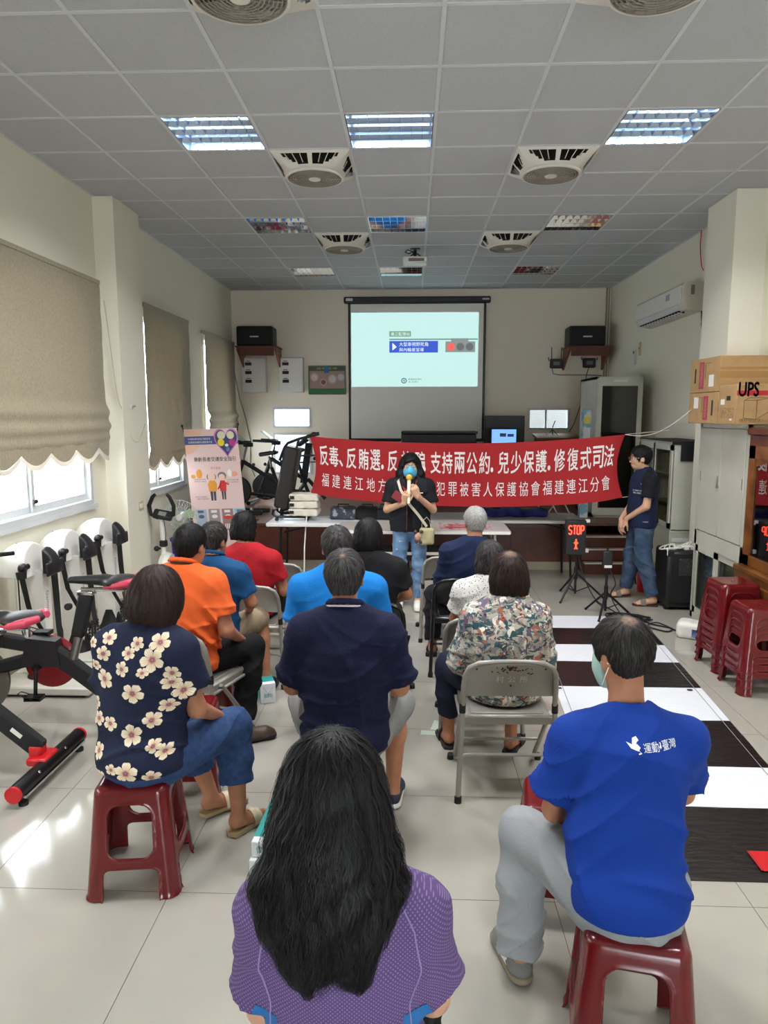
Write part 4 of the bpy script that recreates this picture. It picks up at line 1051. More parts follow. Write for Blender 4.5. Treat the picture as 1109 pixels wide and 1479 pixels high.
# ------------------------------------------------------------------ belt massagers along the left wall
def massager_parts():
    s = SDF((-.32, -.22, .76), (.30, .22, 1.10), .009)
    s.ell((-.05, 0, .86), (.25, .18, .188), .01); s.plane((0, 0, .82), (0, 0, -1)); s.plane((.165, 0, 0), (1, 0, .15))
    X, Y, Z = s.grid()
    dome = s.mesh('massager_dome', 1)
    s = SDF((-.05, -.22, .70), (.34, .22, 1.12), .009)
    s.ell((-.045, 0, .862), (.262, .192, .194), .01); s.plane((.11, 0, 0), (-1, 0, 0)); s.plane((0, .06, 0), (0, 1, 0)); s.plane((0, -.06, 0), (0, -1, 0)); s.plane((0, 0, .83), (0, 0, -1))
    s.bx((.180, 0, .87), (.012, .12, .05), .012, k=.01)
    top = s.mesh('massager_panel', 1)
    col = G().prism([(-.09, -.05), (.10, -.05), (.10, .05), (-.09, .05)], .10, .85, org=(0, 0, 0), ux=(1,0,0), uy=(0,1,0))
    base = G().rbox((.15, 0, .045), (.40, .26, .03), .012); feet = G().box((-.2, -.24, 0), (.5, -.2, .02)).box((-.2, .2, 0), (.5, .24, .02))
    root = G().lathe([(0, .24), (.06, .24), (.10, .12), (.13, .07), (0, .07)], (.03, 0, 0), 'z', 20)
    pairs = []
    for sg in (-1, 1):
        y = sg*.19
        kb = G().ball((.03, y, .90), (.036, .036, .036), 8).tube([(.03, sg*.12, .90), (.03, y, .90)], .02, 10); hk = G().tube([(.03, y + sg*.02, .88), (.035, y + sg*.025, .83)], [.040, .034], 10)
        bt = G().strap([(.035, y + sg*.025, .84), (.06, y + sg*.0, .62), (.12, sg*.10, .40), (.17, sg*.045, .26)], [.055, .05, .045, .04], .006, (1, .25*sg, 0)); pairs += [('knob', kb, M['black']), ('belt_hook', hk, M['rubber']), ('belt', bt, M['blackmatte'])]
    bead = G()
    for i in range(3):
        for k in range(7):
            for q in range(2): bead.ball((.17 + .028*(q - .5) , -.05 + i*.05, .145 + k*.026), .0135, 4)
    text = G(); text_on(text, 'Gammon', .20, .035, lambda u, v: (.101, -.018 + v, .70 - u))
    return [('dome', dome, M['white']), ('control_panel', top, M['black']), ('column', col, M['white']), ('base', base, mat('massager_base', c(208, 204, 194), .4)),
            ('base_feet', feet, M['rubber']), ('column_foot', root, M['blackmatte']), ('roller_beads', bead, M['black']), ('lettering', text, mat('grey_print', c(110, 110, 112), .5))] + pairs
MP = []
for n_, g_, m_ in massager_parts():
    me = g_ if isinstance(g_, bpy.types.Mesh) else g_.mesh('massager_' + n_); me.materials.append(m_); MP.append((n_, me))
for lb, y in (('white and black belt massager nearest the camera by the left wall', 4.86), ('white and black belt massager, middle of the three by the left wall', 5.42), ('white and black belt massager closest to the left pillar', 6.04)):
    t = thing('belt_massager', lb, 'exercise machine', (-2.69, y, 0), 0, 'belt massagers by the left wall'); t.scale = (.86, 1, 1)
    for n_, me in MP:
        o = bpy.data.objects.new(n_, me); COL.objects.link(o); o.parent = t
        if n_ in ('roller_beads', 'lettering'): o['kind'] = 'stuff'
g = G()
for y in (5.08, 5.62): g.tube([(-2.93, y, 1.0), (-2.95, y + .02, .7), (-2.94, y, .35), (-2.85, y - .05, .05), (-2.5, y - .1, .012)], .006, 6)
tag(obj('black_cable', g, M['black']), 'black power cords hanging behind the belt massagers', 'cord')

# ------------------------------------------------------------------ spin bikes (front of the bike along -x)
def spin_bike(label, x, y, rz, wheel, seat_dx=0.0, seat_z=.90):
    t = thing('spin_bike', label, 'exercise bike', (x, y, 0), rz, 'spin bikes')
    bar = G().tube([(0, -.33, .075), (0, .33, .075)], .042, 16); obj('rear_stabilizer', bar, M['blackmetal'], t)
    for q in (-1, 1):
        obj('end_cap', G().tube([(0, q*.33, .075), (0, q*.345, .075)], .043, 16), M['red'], t)
        obj('levelling_foot', G().lathe([(0, 0), (.024, 0), (.024, .018), (.008, .024), (.008, .04)], (.02, q*.29, 0), 'z', 12), M['rubber'], t)
    obj('stabilizer_strip', G().box((.035, -.31, .045), (.048, .31, .058)), M['chrome'], t, False)
    obj('clamp', G().rbox((-.035, 0, .105), (.055, .075, .022), .01).rbox((-.06, 0, .15), (.035, .04, .035), .012), M['red'], t)
    obj('bolt', G().ball((.03, -.15, .10), .009, 5).ball((.03, .12, .10), .009, 5), M['chrome'], t)
    main = G()
    def beam(a, b, h, w, g=main):
        a, b = Vector(a), Vector(b); d = b - a; L = d.length/2; ang = math.atan2(-d.z, d.x)
        g.rbox((a + b)/2, (L, w, h), .014, Matrix.Rotation(ang, 3, 'Y'))
    beam((-.04, 0, .15), (-.52, 0, .54), .052, .034)
    beam((-.50, 0, .53), (-1.02, 0, .62), .045, .032)
    beam((-.46, 0, .50), (-.98, 0, .36), .04, .03)
    obj('frame', main, M['blackmatte'], t)
    g = G(); g.prism([(-.62, .60), (-.44, .58), (-.42, .42), (-.66, .42)], -.042, .042, ux=(1,0,0), uy=(0,0,1)); obj('gusset', g, M['black'], t, False)
    g = G(); beam((-.36, 0, .45), (-.295, 0, .66), .026, .022, g); obj('chrome_post', G().tube([(-.36, 0, .44), (-.29, 0, .68)], .027, 14), M['steel'], t)
    g = G(); beam((-.315, 0, .60), (-.25, 0, seat_z - .08), .040, .034, g); obj('seat_post', g, M['blackmatte'], t)
    obj('seat_slider', G().tube([(-.36 + seat_dx, 0, seat_z - .055), (-.08 + seat_dx, 0, seat_z - .055)], .014, 8).rbox((-.25, 0, seat_z - .075), (.05, .032, .014), .006).tube([(-.09 + seat_dx, 0, seat_z - .055), (-.09 + seat_dx, 0, seat_z - .10)], .016, 8), M['chrome'], t)
    obj('adjust_knob', G().lathe([(0, 0), (.022, 0), (.022, .02), (.008, .026), (.008, .05)], (-.33, -.09, seat_z - .14), 'y', 10), M['black'], t)
    s = SDF((-.46, -.14, seat_z - .07), (.02, .14, seat_z + .06), .007)
    s.cap((-.42, 0, seat_z + .005), (-.22, 0, seat_z + .005), .022, .035, k=.03); s.ell((-.11, 0, seat_z), (.11, .115, .035), .04)
    me = s.mesh('saddle', 1); sd = link('saddle', me, M['black'], t); sd.location = (seat_dx, 0, 0)
    g = G()
    for q in (-1, 1): g.tube([(-.20, q*.055, seat_z - .03), (-.12, q*.105, seat_z - .012), (-.04, q*.10, seat_z + .005), (.0, q*.04, seat_z + .012)], [.008, .020, .024, .018], 10)
    o = obj('saddle_trim', g, M['pinkred'], sd)
    obj('crank', G().tube([(-.56, -.06, .42), (-.57, -.065, .25)], .012, 8).tube([(-.56, -.07, .42), (-.56, .07, .42)], .022, 12).tube([(-.56, .06, .42), (-.55, .065, .59)], .012, 8), M['blackmetal'], t)
    for q, cz in ((-1, .24), (1, .60)):
        p = obj('pedal', G().box((-.62, q*.08 - .035, cz - .012), (-.52, q*.08 + .035, cz - .006)).box((-.62, q*.08 - .035, cz + .006), (-.52, q*.08 + .035, cz + .012)).box((-.62, q*.08 - .035, cz - .012), (-.612, q*.08 + .035, cz + .012)).box((-.528, q*.08 - .035, cz - .012), (-.52, q*.08 + .035, cz + .012)).box((-.575, q*.08 - .035, cz - .01), (-.565, q*.08 + .035, cz + .01)), M['blackmetal'], t, False)
        obj('toe_cage', G().tube([(-.61, q*.08 - .03, cz + .01), (-.66, q*.08 - .02, cz + .03), (-.66, q*.08 + .02, cz + .03), (-.61, q*.08 + .03, cz + .01)], .004, 6), M['black'], p)
    obj('belt_cover', G().lathe([(0, .045), (.15, .045), (.165, .055), (.165, .075), (.15, .085), (0, .085)], (-.52, 0, .42), 'y', 36), M['wheelred'], t)
    obj('flywheel', G().lathe([(0, -.02), (.20, -.02), (.225, -.012), (.23, 0), (.225, .012), (.20, .02), (0, .02)], (-.98, 0, .33), 'y', 40), wheel, t)
    obj('fork', G().obox((-.98, -.05, .45), (.02, .006, .16)).obox((-.98, .05, .45), (.02, .006, .16)), M['blackmatte'], t, False)
    g = G(); beam((-1.0, 0, .60), (-1.16, 0, .10), .04, .034, g); obj('front_leg', g, M['blackmatte'], t)
    obj('front_stabilizer', G().tube([(-1.18, -.28, .075), (-1.18, .28, .075)], .042, 14), M['blackmetal'], t)
    obj('handlebar_post', G().tube([(-.98, 0, .62), (-.93, 0, 1.02)], .028, 12), M['blackmatte'], t)
    obj('handlebar', G().tube([(-.78, -.20, 1.08), (-.96, -.20, 1.06), (-.98, -.06, 1.04), (-.98, .06, 1.04), (-.96, .20, 1.06), (-.78, .20, 1.08)], .014, 8), M['rubber'], t)
    obj('warning_label', G().rbox((-.15, -.037, .255), (.035, .0012, .012), .0005, Matrix.Rotation(math.atan2(.39, .48), 3, 'Y')), M['white'], t)
    return t
M['wheelgrey'] = mat('grey_flywheel', c(112, 106, 100), .4, metal=.5); M['wheelred'] = mat('red_flywheel_cover', c(136, 12, 22), .35)
spin_bike('black spin bike at the left edge with red-ended rear foot bar', -1.96, 3.56, -0.02, M['wheelgrey'], 0.02, .88)
spin_bike('black spin bike behind, its tube running behind the woman in the floral blouse', -1.72, 4.14, 0.04, M['wheelgrey'], 0.08, .95)
# red round foot of the second bike seen left of the blouse is its own end cap; third bike farther with red cover
# ------------------------------------------------------------------ upright bike, fan, blue cloth near the left pillar
t = thing('upright_bike', 'white folding exercise bike with black handles before the left pillar', 'exercise bike', (-2.62, 7.30, 0))
obj('post', G().tube([(0, 0, .45), (-.01, 0, .86)], .028, 12).tube([(-.01, 0, .10), (0, 0, .5)], .034, 12), M['white'], t)
obj('collar', G().lathe([(.03, .56), (.042, .57), (.042, .62), (.03, .63)], n=14), M['black'], t)
obj('side_knob', G().ball((-.07, -.02, .54), .03, 7).tube([(-.05, 0, .54), (0, 0, .54)], .012, 6), M['black'], t)
obj('console', G().rbox((.01, -.01, .90), (.10, .06, .028), .015, rot(x=.6, y=.25)), M['black'], t); obj('console_display', G().rbox((.015, -.045, .918), (.04, .03, .002), .001, rot(x=.6, y=.25)), mat('lcd_grey', c(120, 126, 122), .3), t)
for q in (-1, 1): obj('handle', G().tube([(q*.05, 0, .86), (q*.12, 0, .90), (q*.13, -.02, 1.0), (q*.09, -.02, 1.09), (q*.06, -.02, 1.12)], [.014, .02, .022, .020, .016], 8), M['rubber'], t)
obj('leg_frame', G().tube([(0, .35, .03), (0, 0, .45), (0, -.35, .03)], .022, 10).tube([(-.22, -.35, .03), (.22, -.35, .03)], .022, 10).tube([(-.22, .35, .03), (.22, .35, .03)], .022, 10), M['white'], t)
obj('flywheel_case', G().lathe([(0, -.05), (.16, -.05), (.18, 0), (.16, .05), (0, .05)], (.03, 0, .32), 'x', 24), M['white'], t)
obj('sensor_cable', G().tube([(.03, -.05, .86), (.05, -.06, .7), (.03, -.04, .58)], .004, 5), M['black'], t)
t = thing('standing_fan', 'white standing fan with pale green blades beside the safety poster', 'fan', (-2.60, 7.85, 0))
g = G()
for k in range(28):
    q = 2*PI*k/28; g.tube([(.03*math.cos(q), -.07, .80 + .03*math.sin(q)), (.12*math.cos(q), -.085, .80 + .12*math.sin(q)), (.19*math.cos(q), -.02, .80 + .19*math.sin(q)), (.12*math.cos(q), .06, .80 + .12*math.sin(q)), (.03*math.cos(q), .07, .80 + .03*math.sin(q))], .0022, 4)
for r, y in ((.19, -.02), (.12, -.085), (.07, -.08)): g.tube([(r*math.cos(2*PI*k/28), y, .80 + r*math.sin(2*PI*k/28)) for k in range(28)], .003, 4, closed=True)
obj('guard', g, M['whitemetal'], t)
g = G()
for k in range(3):
    q0 = 2*PI*k/3; g.prism([(.03*math.cos(q0), .03*math.sin(q0)), (.15*math.cos(q0 - .1), .15*math.sin(q0 - .1)), (.165*math.cos(q0 + .35), .165*math.sin(q0 + .35)), (.14*math.cos(q0 + .8), .14*math.sin(q0 + .8)), (.03*math.cos(q0 + 1), .03*math.sin(q0 + 1))], -.003, .003, org=(0, -.02, .80))
obj('blades', g, mat('pale_green_blade', c(170, 196, 150), .3), t, False)
obj('hub', G().lathe([(0, -.09), (.035, -.088), (.035, -.06), (.03, .02), (.05, .08), (.03, .16), (0, .17)], (0, 0, .80), 'y', 16), M['white'], t)
obj('pole', G().tube([(0, .06, .02), (0, .06, .76)], .014, 10), M['white'], t); obj('base', G().lathe([(0, .0), (.18, .0), (.18, .02), (.05, .04), (0, .04)], (0, .06, 0), 'z', 24), M['white'], t)
t = thing('blue_storage_tub', 'bright blue plastic tub between the upright bike and the fan', 'tub', (-2.45, 7.5, 0))
obj('tub_body', G().lathe([(.11, 0), (.15, .58), (.165, .60), (.165, .62), (.14, .61), (.10, .02), (0, .02)], n=24), mat('tub_blue', c(26, 40, 168), .4), t)

# ------------------------------------------------------------------ safety poster on its stand
def xbanner():
    t = thing('safety_poster_stand', 'pink road-safety poster on a leaning display stand by the left windows', 'poster', (-2.36, 8.35, 0), 0.0)
    # sheet leans back and is turned a little: corners from floor to 1.75 m
    W_, H_ = .64, 1.52; O = Vector((-.22, -.06, .26)); U = Vector((1, .02, .03)).normalized(); V = Vector((-.10, .10, 1)).normalized(); Nn = U.cross(V).normalized()
    def P(u, v, d=0.0): return O + U*u + V*v + Nn*d*1.0
    def flat(name, m, u, v, w, h, d): 
        g = G(); q = [P(u, v, d), P(u + w, v, d), P(u + w, v + h, d), P(u, v + h, d)]; return obj(name, g.add(q, [(0, 1, 2, 3)]), m, sheet, False)
    g = G(); pts = [P(0, 0), P(W_, 0), P(W_, H_), P(0, H_)]; g.add(pts + [p - Nn*.003 for p in pts], [(0,1,2,3), (7,6,5,4), (0,4,5,1), (1,5,6,2), (2,6,7,3), (3,7,4,0)])
    sheet = obj('sheet', g, mat('poster_pink', c(226, 196, 192), .6), t, False)
    m = lambda n, *cc: mat('poster_' + n, c(*cc), .6)
    def shape(name, mt, polys, d):
        g = G()
        for poly in polys: g.add([P(a, b, d) for a, b in poly], [tuple(range(len(poly)))])
        return obj(name, g, mt, sheet, False)
    def el(cx, cy, rx, ry, n=18): return [(cx + rx*math.cos(2*PI*k/n), cy + ry*math.sin(2*PI*k/n)) for k in range(n)]
    flat('title_band', m('blue', 66, 82, 140), 0, 1.335, .64, .10, .0006)
    shape('corner_arcs', m('peach', 232, 186, 160), [[(0, 1.44), (0, 1.51), (.22, 1.51), (.20, 1.445)], [(0, 1.22), (0, 1.33), (.17, 1.33), (.12, 1.26), (.06, 1.225)]], .0005)
    hrt = lambda s_: [(.50 + s_*.13*math.sin(a)**3*1.0, 1.37 + s_*.011*(13*math.cos(a) - 5*math.cos(2*a) - 2*math.cos(3*a) - math.cos(4*a))) for a in [2*PI*k/40 for k in range(40)]]
    shape('heart_border', m('magenta', 196, 120, 176), [hrt(1.12)], .001); shape('heart_fill', m('navy', 58, 62, 104), [hrt(1.0)], .0014)
    shape('heart_faces', m('face', 214, 206, 178), [el(.445, 1.44, .048, .05), el(.555, 1.44, .045, .048)], .0018)
    shape('yellow_coat', m('yellow', 226, 208, 40), [el(.435, 1.355, .04, .045)], .0018); shape('pink_coat', m('pink', 190, 40, 130), [el(.57, 1.35, .038, .042)], .0018)
    shape('blue_child', m('lilac', 110, 110, 170), [el(.51, 1.27, .022, .028)], .0018); shape('white_pet', m('petwhite', 224, 222, 220), [el(.50, 1.32, .022, .018)], .0020)
    g = G(); pf = lambda X, Z, d=.001: (lambda u, v: P(X + u, Z + v, d))
    text_on(g, '樂齡長者交通安全指引', .50, .055, pf(.09, 1.13), bold=.008); obj('title', g, M['black_print'], sheet, False)
    g = G(); text_on(g, '中央畫長者防制路口事故宣導', .27, .026, pf(.04, 1.39, .0012)); text_on(g, '交通事故機關交通宣導文宣', .29, .026, pf(.04, 1.35, .0012)); obj('band_lettering', g, M['textwhite'], sheet, False)
    g = G(); text_on(g, '步行安全', .12, .028, pf(.28, 1.035)); obj('red_heading', g, m('redtext', 206, 92, 84), sheet, False)
    g = G()
    for X, Z, s_ in ((.07, .91, '穿著亮色衣物'), (.07, .885, '使用反光飾品'), (.46, .895, '行走勿用手機'), (.46, .87, '專心注意安全'), (.06, .70, '走行人穿越道'), (.08, .675, '遵守號誌')): text_on(g, s_, .14, .016, pf(X, Z))
    tag(obj('small_lettering', g, m('inktext', 110, 96, 96), sheet, False), kind='stuff')
    shape('orange_coat_icon', m('orange', 224, 150, 52), [el(.135, .985, .035, .055), el(.06, .955, .028, .022)], .001)
    shape('hand_icon', m('handskin', 232, 160, 120), [el(.55, .975, .045, .03)], .001); shape('phone_icon', m('phone', 236, 232, 232), [el(.50, .985, .028, .045)], .0012)
    # simple elderly couple holding hands
    shape('man_coat', m('ochre', 222, 150, 50), [[(.235, .77), (.325, .77), (.335, .86), (.31, .90), (.25, .90), (.225, .86)]], .001)
    shape('woman_coat', m('coatred', 206, 48, 44), [[(.37, .77), (.44, .77), (.45, .86), (.43, .90), (.38, .90), (.36, .84)], [(.335, .80), (.345, .79), (.385, .84), (.38, .87)], [(.44, .86), (.475, .84), (.485, .855), (.445, .88)]], .0012)
    shape('trousers', m('slate', 70, 70, 84), [[(.25, .66), (.275, .66), (.28, .77), (.245, .77)], [(.285, .66), (.31, .66), (.315, .77), (.285, .77)], [(.385, .67), (.402, .67), (.405, .77), (.38, .77)], [(.412, .67), (.43, .67), (.435, .77), (.41, .77)]], .001)
    shape('couple_hair', m('hairgrey', 120, 112, 110), [el(.405, .955, .052, .048), el(.235, .945, .016, .03), el(.318, .945, .016, .03)], .001)
    shape('couple_faces', m('faces', 232, 196, 172), [el(.278, .945, .045, .048), el(.402, .94, .038, .038)], .0016)
    for k, (col, u) in enumerate((((166, 184, 200), .04), ((150, 140, 142), .20), ((150, 120, 120), .36), ((140, 190, 212), .51))):
        flat('picture_panel', m('panel%d' % k, *col), u, .30, .135, .26, .0006)
        g = G()
        for q in range(5): a = u + .012 + q*.023; g.add([P(a, .32, .001), P(a + .012, .32, .001), P(a + .03, .38 if k in (1, 2) else .34, .001), P(a + .018, .38 if k in (1, 2) else .34, .001)], [(0, 1, 2, 3)])
        g.add([P(x_, y_, .001) for x_, y_ in el(u + .07, .47, .035, .022)], [tuple(range(18))]); g.add([P(u + .03, .515, .001), P(u + .10, .515, .001), P(u + .10, .545, .001), P(u + .03, .545, .001)], [(0,1,2,3)])
        obj('panel_drawing', g, M['textwhite'] if k in (1, 2) else m('line%d' % k, 90, 100, 120), sheet, False)
    shape('red_car', m('car', 196, 60, 36), [el(.43, .455, .055, .022)], .0014)
    flat('side_ribbon', m('ribbon', 206, 76, 90), .61, .40, .03, .14, .0008)
    for u in (0, W_): obj('clip', G().tube([P(u, H_ - .03, -.006), P(u + (.015 if u else -.015), H_ + .045, -.012)], .008, 6).ball(P(u + (.015 if u else -.015), H_ + .045, -.012), .016, 6), M['black'], t)
    obj('stand_pole', G().tube([P(W_/2, H_/2, -.02), P(0, H_, -.012)], .006, 6).tube([P(W_/2, H_/2, -.02), P(W_, H_, -.012)], .006, 6).tube([P(0, 0, -.01), P(W_/2, H_/2, -.02)], .006, 6).tube([P(W_, 0, -.01), P(W_/2, H_/2, -.02)], .006, 6), M['blackmetal'], t)
    obj('stand_leg', G().tube([P(W_/2, H_/2, -.02), (.10, .50, .01)], .008, 6).tube([P(0, 0, -.01), (-.24, -.12, .01)], .008, 6).tube([P(W_, 0, -.01), (.45, -.12, .01)], .008, 6), M['blackmetal'], t)
xbanner()

# ------------------------------------------------------------------ exercise bikes on the stage, left
def stage_bike(label, x, y, rz, s_=1.0):
    t = thing('stage_exercise_bike', label, 'exercise bike', (x, y, ST), rz, 'spin bikes on the stage')
    def bm(a, b, r): return G().tube([a, b], r, 8)
    obj('frame', bm((-.35, 0, .10), (-.12, 0, .72), .032).tube([(-.12, 0, .70), (.38, 0, .40)], .030, 8).tube([(.38, 0, .40), (.30, 0, .62)], .026, 8).tube([(-.28, 0, .26), (.40, 0, .20)], .026, 8).tube([(.36, 0, .42), (.50, 0, .06)], .028, 8), M['blackmatte'], t)
    obj('flywheel', G().lathe([(0, -.025), (.20, -.025), (.215, 0), (.20, .025), (0, .025)], (-.22, 0, .28), 'y', 28), M['black'], t)
    [obj('stabilizer', G().tube([(q, -.26, .04), (q, .26, .04)], .032, 8), M['blackmetal'], t) for q in (-.42, .52)]
    obj('handlebar_post', bm((-.13, 0, .70), (-.06, 0, .95), .022), M['chrome'], t)
    obj('handlebar', G().tube([(-.34, -.2, .98), (-.08, -.2, .97), (-.05, 0, .96), (-.08, .2, .97), (-.34, .2, .98)], .020, 8).rbox((-.04, 0, .94), (.06, .05, .03), .01), M['rubber'], t)
    obj('tablet_holder', G().rbox((-.18, -.02, 1.06), (.10, .075, .010), .004, rot(y=.65)), mat('pale_green_display', c(176, 206, 178), .3) if 'pale_green_display' not in bpy.data.materials else bpy.data.materials['pale_green_display'], t)
    obj('knob', G().ball((-.20, -.07, .62), .026, 6).ball((.05, -.05, .66), .024, 6).ball((.27, -.06, .62), .024, 6), M['black'], t)
    obj('seat_post', bm((.30, 0, .60), (.27, 0, .78), .020), M['chrome'], t); obj('seat', G().rbox((.26, 0, .82), (.13, .08, .03), .02, rot(y=-.15)), M['black'], t)
    obj('crank', G().tube([(.16, -.08, .34), (.22, -.08, .20)], .012, 6).rbox((.24, -.11, .19), (.05, .03, .01), .004), M['blackmetal'], t)
    return t
stage_bike('black spin bike on the stage half hidden by the safety poster', -2.30, 10.1, -.12)
stage_bike('black spin bike on the stage with a pale green display, farther back', -2.02, 10.75, -.10)
t = thing('stage_rower', 'black exercise machine with white-trimmed seat before the back left window', 'exercise machine', (-1.78, 11.25, ST))
obj('post', G().obox((.10, 0, .60), (.05, .04, .32), rot(y=.15)), M['blackmatte'], t, False); obj('seat_pad', G().rbox((.12, 0, .98), (.17, .10, .035), .02, rot(y=-.6)), M['black'], t)
obj('trim', G().rbox((.20, -.11, 1.01), (.06, .01, .03), .008, rot(y=-.6)), M['white'], t)
obj('rails', G().tube([(-.1, -.1, .72), (.5, -.1, .74)], .016, 8).tube([(-.1, .1, .60), (.3, .1, .62)], .016, 8), M['steel'], t)
obj('base', G().tube([(-.1, 0, .04), (.12, 0, .35)], .03, 8).tube([(-.25, -.2, .03), (-.25, .2, .03)], .03, 8).tube([(.12, 0, .35), (.4, 0, .03)], .03, 8).ball((.25, -.1, .68), .03, 6).ball((.42, -.1, .80), .03, 6), M['blackmetal'], t)
t = thing('floor_rails', 'dark flat rails of folded equipment lying on the left of the stage', 'exercise equipment', (-2.2, 9.6, ST))
obj('rail', G().rbox((-.3, 0, .03), (.45, .04, .028), .01), M['black'], t); obj('rail', G().rbox((-.25, .28, .03), (.45, .04, .028), .01), M['black'], t); obj('crossbar', G().tube([(-.6, -.05, .05), (-.6, .33, .05)], .02, 8).ball((0, 0, .07), .025, 6), M['steel'], t)

# ------------------------------------------------------------------ cabinets along the right wall
def steel_cabinet():
    t = thing('steel_cupboard', 'pale steel cupboard with swing doors above and sliding glass below, cartons on top', 'cabinet', (2.72, 6.30, 0))
    y0, y1, d, H = -.45, .545, .45, 1.865; m = M['cabmetal']
    obj('upper_body', G().box((.012, y0, .80), (d, y1, H)), m, t, False); obj('lower_body', G().box((.03, y0, .0), (d, y0 + .02, .79)).box((.03, y1 - .02, 0), (d, y1, .79)).box((d - .02, y0, 0), (d, y1, .79)).box((.03, y0, 0), (d, y1, .04)).box((.03, y0, .76), (d, y1, .79)).box((.1, y0 + .02, .40), (d, y1 - .02, .415)), m, t, False)
    obj('face_frame', G().box((0, y0, .78), (.02, y0 + .045, H)).box((0, y1 - .045, .78), (.02, y1, H)).box((0, y0, H - .035), (.02, y1, H)).box((0, y0, .78), (.02, y1, .86)), m, t, False)
    mid = .05
    for a, b, lx in ((y0 + .05, mid - .003, -1), (mid + .003, y1 - .05, 1)):
        dr = obj('door', G().rbox((.004, (a + b)/2, (.87 + H - .04)/2), (.010, (b - a)/2, (H - .04 - .87)/2), .003), m, t)
        if lx > 0: obj('lock_handle', G().rbox((-.012, a + .03, 1.36), (.006, .006, .045), .002).rbox((-.010, a + .03, 1.31), (.008, .018, .012), .002), M['steel'], dr)
        obj('vent_slot', G().box((-.0075, (b - .03) if lx > 0 else a + .02, 1.33), (-.0055, (b - .02) if lx > 0 else a + .03, 1.42)), M['brownwood'], dr, False)
    obj('lower_frame', G().box((0, y0, 0), (.03, y0 + .05, .78)).box((0, y1 - .05, 0), (.03, y1, .78)).box((0, y0, .72), (.03, y1, .78)).box((0, y0, 0), (.03, y1, .06)), m, t, False)
    for a, b, xo in ((y0 + .04, .08, .012), (.03, y1 - .04, .0)):
        sd = obj('sliding_door', G().box((xo, a, .06), (xo + .012, a + .06, .72)).box((xo, b - .06, .06), (xo + .012, b, .72)).box((xo, a, .66), (xo + .012, b, .72)).box((xo, a, .06), (xo + .012, b, .12)), m, t, False)
        obj('door_glass', G().box((xo + .004, a + .06, .12), (xo + .008, b - .06, .66)), M['cabglass'], sd, False)
    obj('bolt', G().ball((-.002, y0 + .02, .84), .008, 4).ball((-.002, y0 + .02, .70), .008, 4), M['rubber'], t)
steel_cabinet()
def glass_cabinet():
    t = thing('glass_front_cabinet', 'grey-green cabinet with glass doors above, black cloth over its top, behind the young man', 'cabinet', (2.74, 7.98, 0))
    y0, y1, d, H = -.42, .70, .43, 1.66; m = M['cabmetal']
    obj('lower_body', G().box((0, y0, 0), (d, y1, .70)), m, t, False)
    obj('upper_shell', G().box((0.01, y0, .72), (d, y0 + .02, H)).box((.01, y1 - .02, .72), (d, y1, H)).box((d - .02, y0, .72), (d, y1, H)).box((0, y0, H - .03), (d, y1, H)).box((0, y0, .70), (d, y1, .73)), m, t, False)
    for z in (1.0, 1.30): obj('shelf', G().box((.03, y0 + .02, z), (d - .02, y1 - .02, z + .015)), m, t, False)
    mid = (y0 + y1)/2
    for a, b in ((y0 + .02, mid + .02), (mid - .02, y1 - .02)):
        dr = obj('door', G().box((-.012, a, .74), (.006, a + .05, H - .03)).box((-.012, b - .05, .74), (.006, b, H - .03)).box((-.012, a, H - .09), (.006, b, H - .03)).box((-.012, a, .74), (.006, b, .80)), m, t, False)
        obj('door_glass', G().box((-.005, a + .05, .80), (-.001, b - .05, H - .09)), M['cabglass'], dr, False)
    rr = random.Random(5)
    for z in (.735, 1.015, 1.315):
        for k in range(7):
            y = y0 + .08 + k*.145; h = rr.uniform(.10, .22); cc = [(150, 60, 60), (196, 176, 110), (120, 130, 140), (200, 196, 190), (90, 90, 96)][rr.randrange(5)]
            o = obj('stored_item', G().rbox((.17, y, z + h/2), (.10, .055, h/2), .01), mat('item_%d_%d' % (int(z*100), k), c(*cc), .6), t)
    obj('side_seam', G().box((.01, y0 - .004, .70), (d, y0 + .002, .715)), M['cabmetal'], t, False)
    obj('paper_notice', G().box((.03, y0 - .003, .60), (.20, y0 - .001, .64)).box((.04, y0 - .003, .50), (.13, y0 - .001, .575)), M['white'], t, False)
    obj('notice_mark', G().box((.06, y0 - .004, .52), (.11, y0 - .0032, .55)), M['black_print'], t, False)
    c_ = thing('black_cloth', 'black cloth draped over the top of the grey-green cabinet', 'cloth', (2.74, 7.98, H))
    obj('fabric', G().box((-.02, y0 - .01, 0), (d + .01, y1, .006)).box((.07, y0 - .016, -.20), (d + .01, y0 - .010, .006)).box((-.02, y0 - .012, -.03), (.08, y0 - .006, .006)), M['blackmatte'], c_, False)
glass_cabinet()
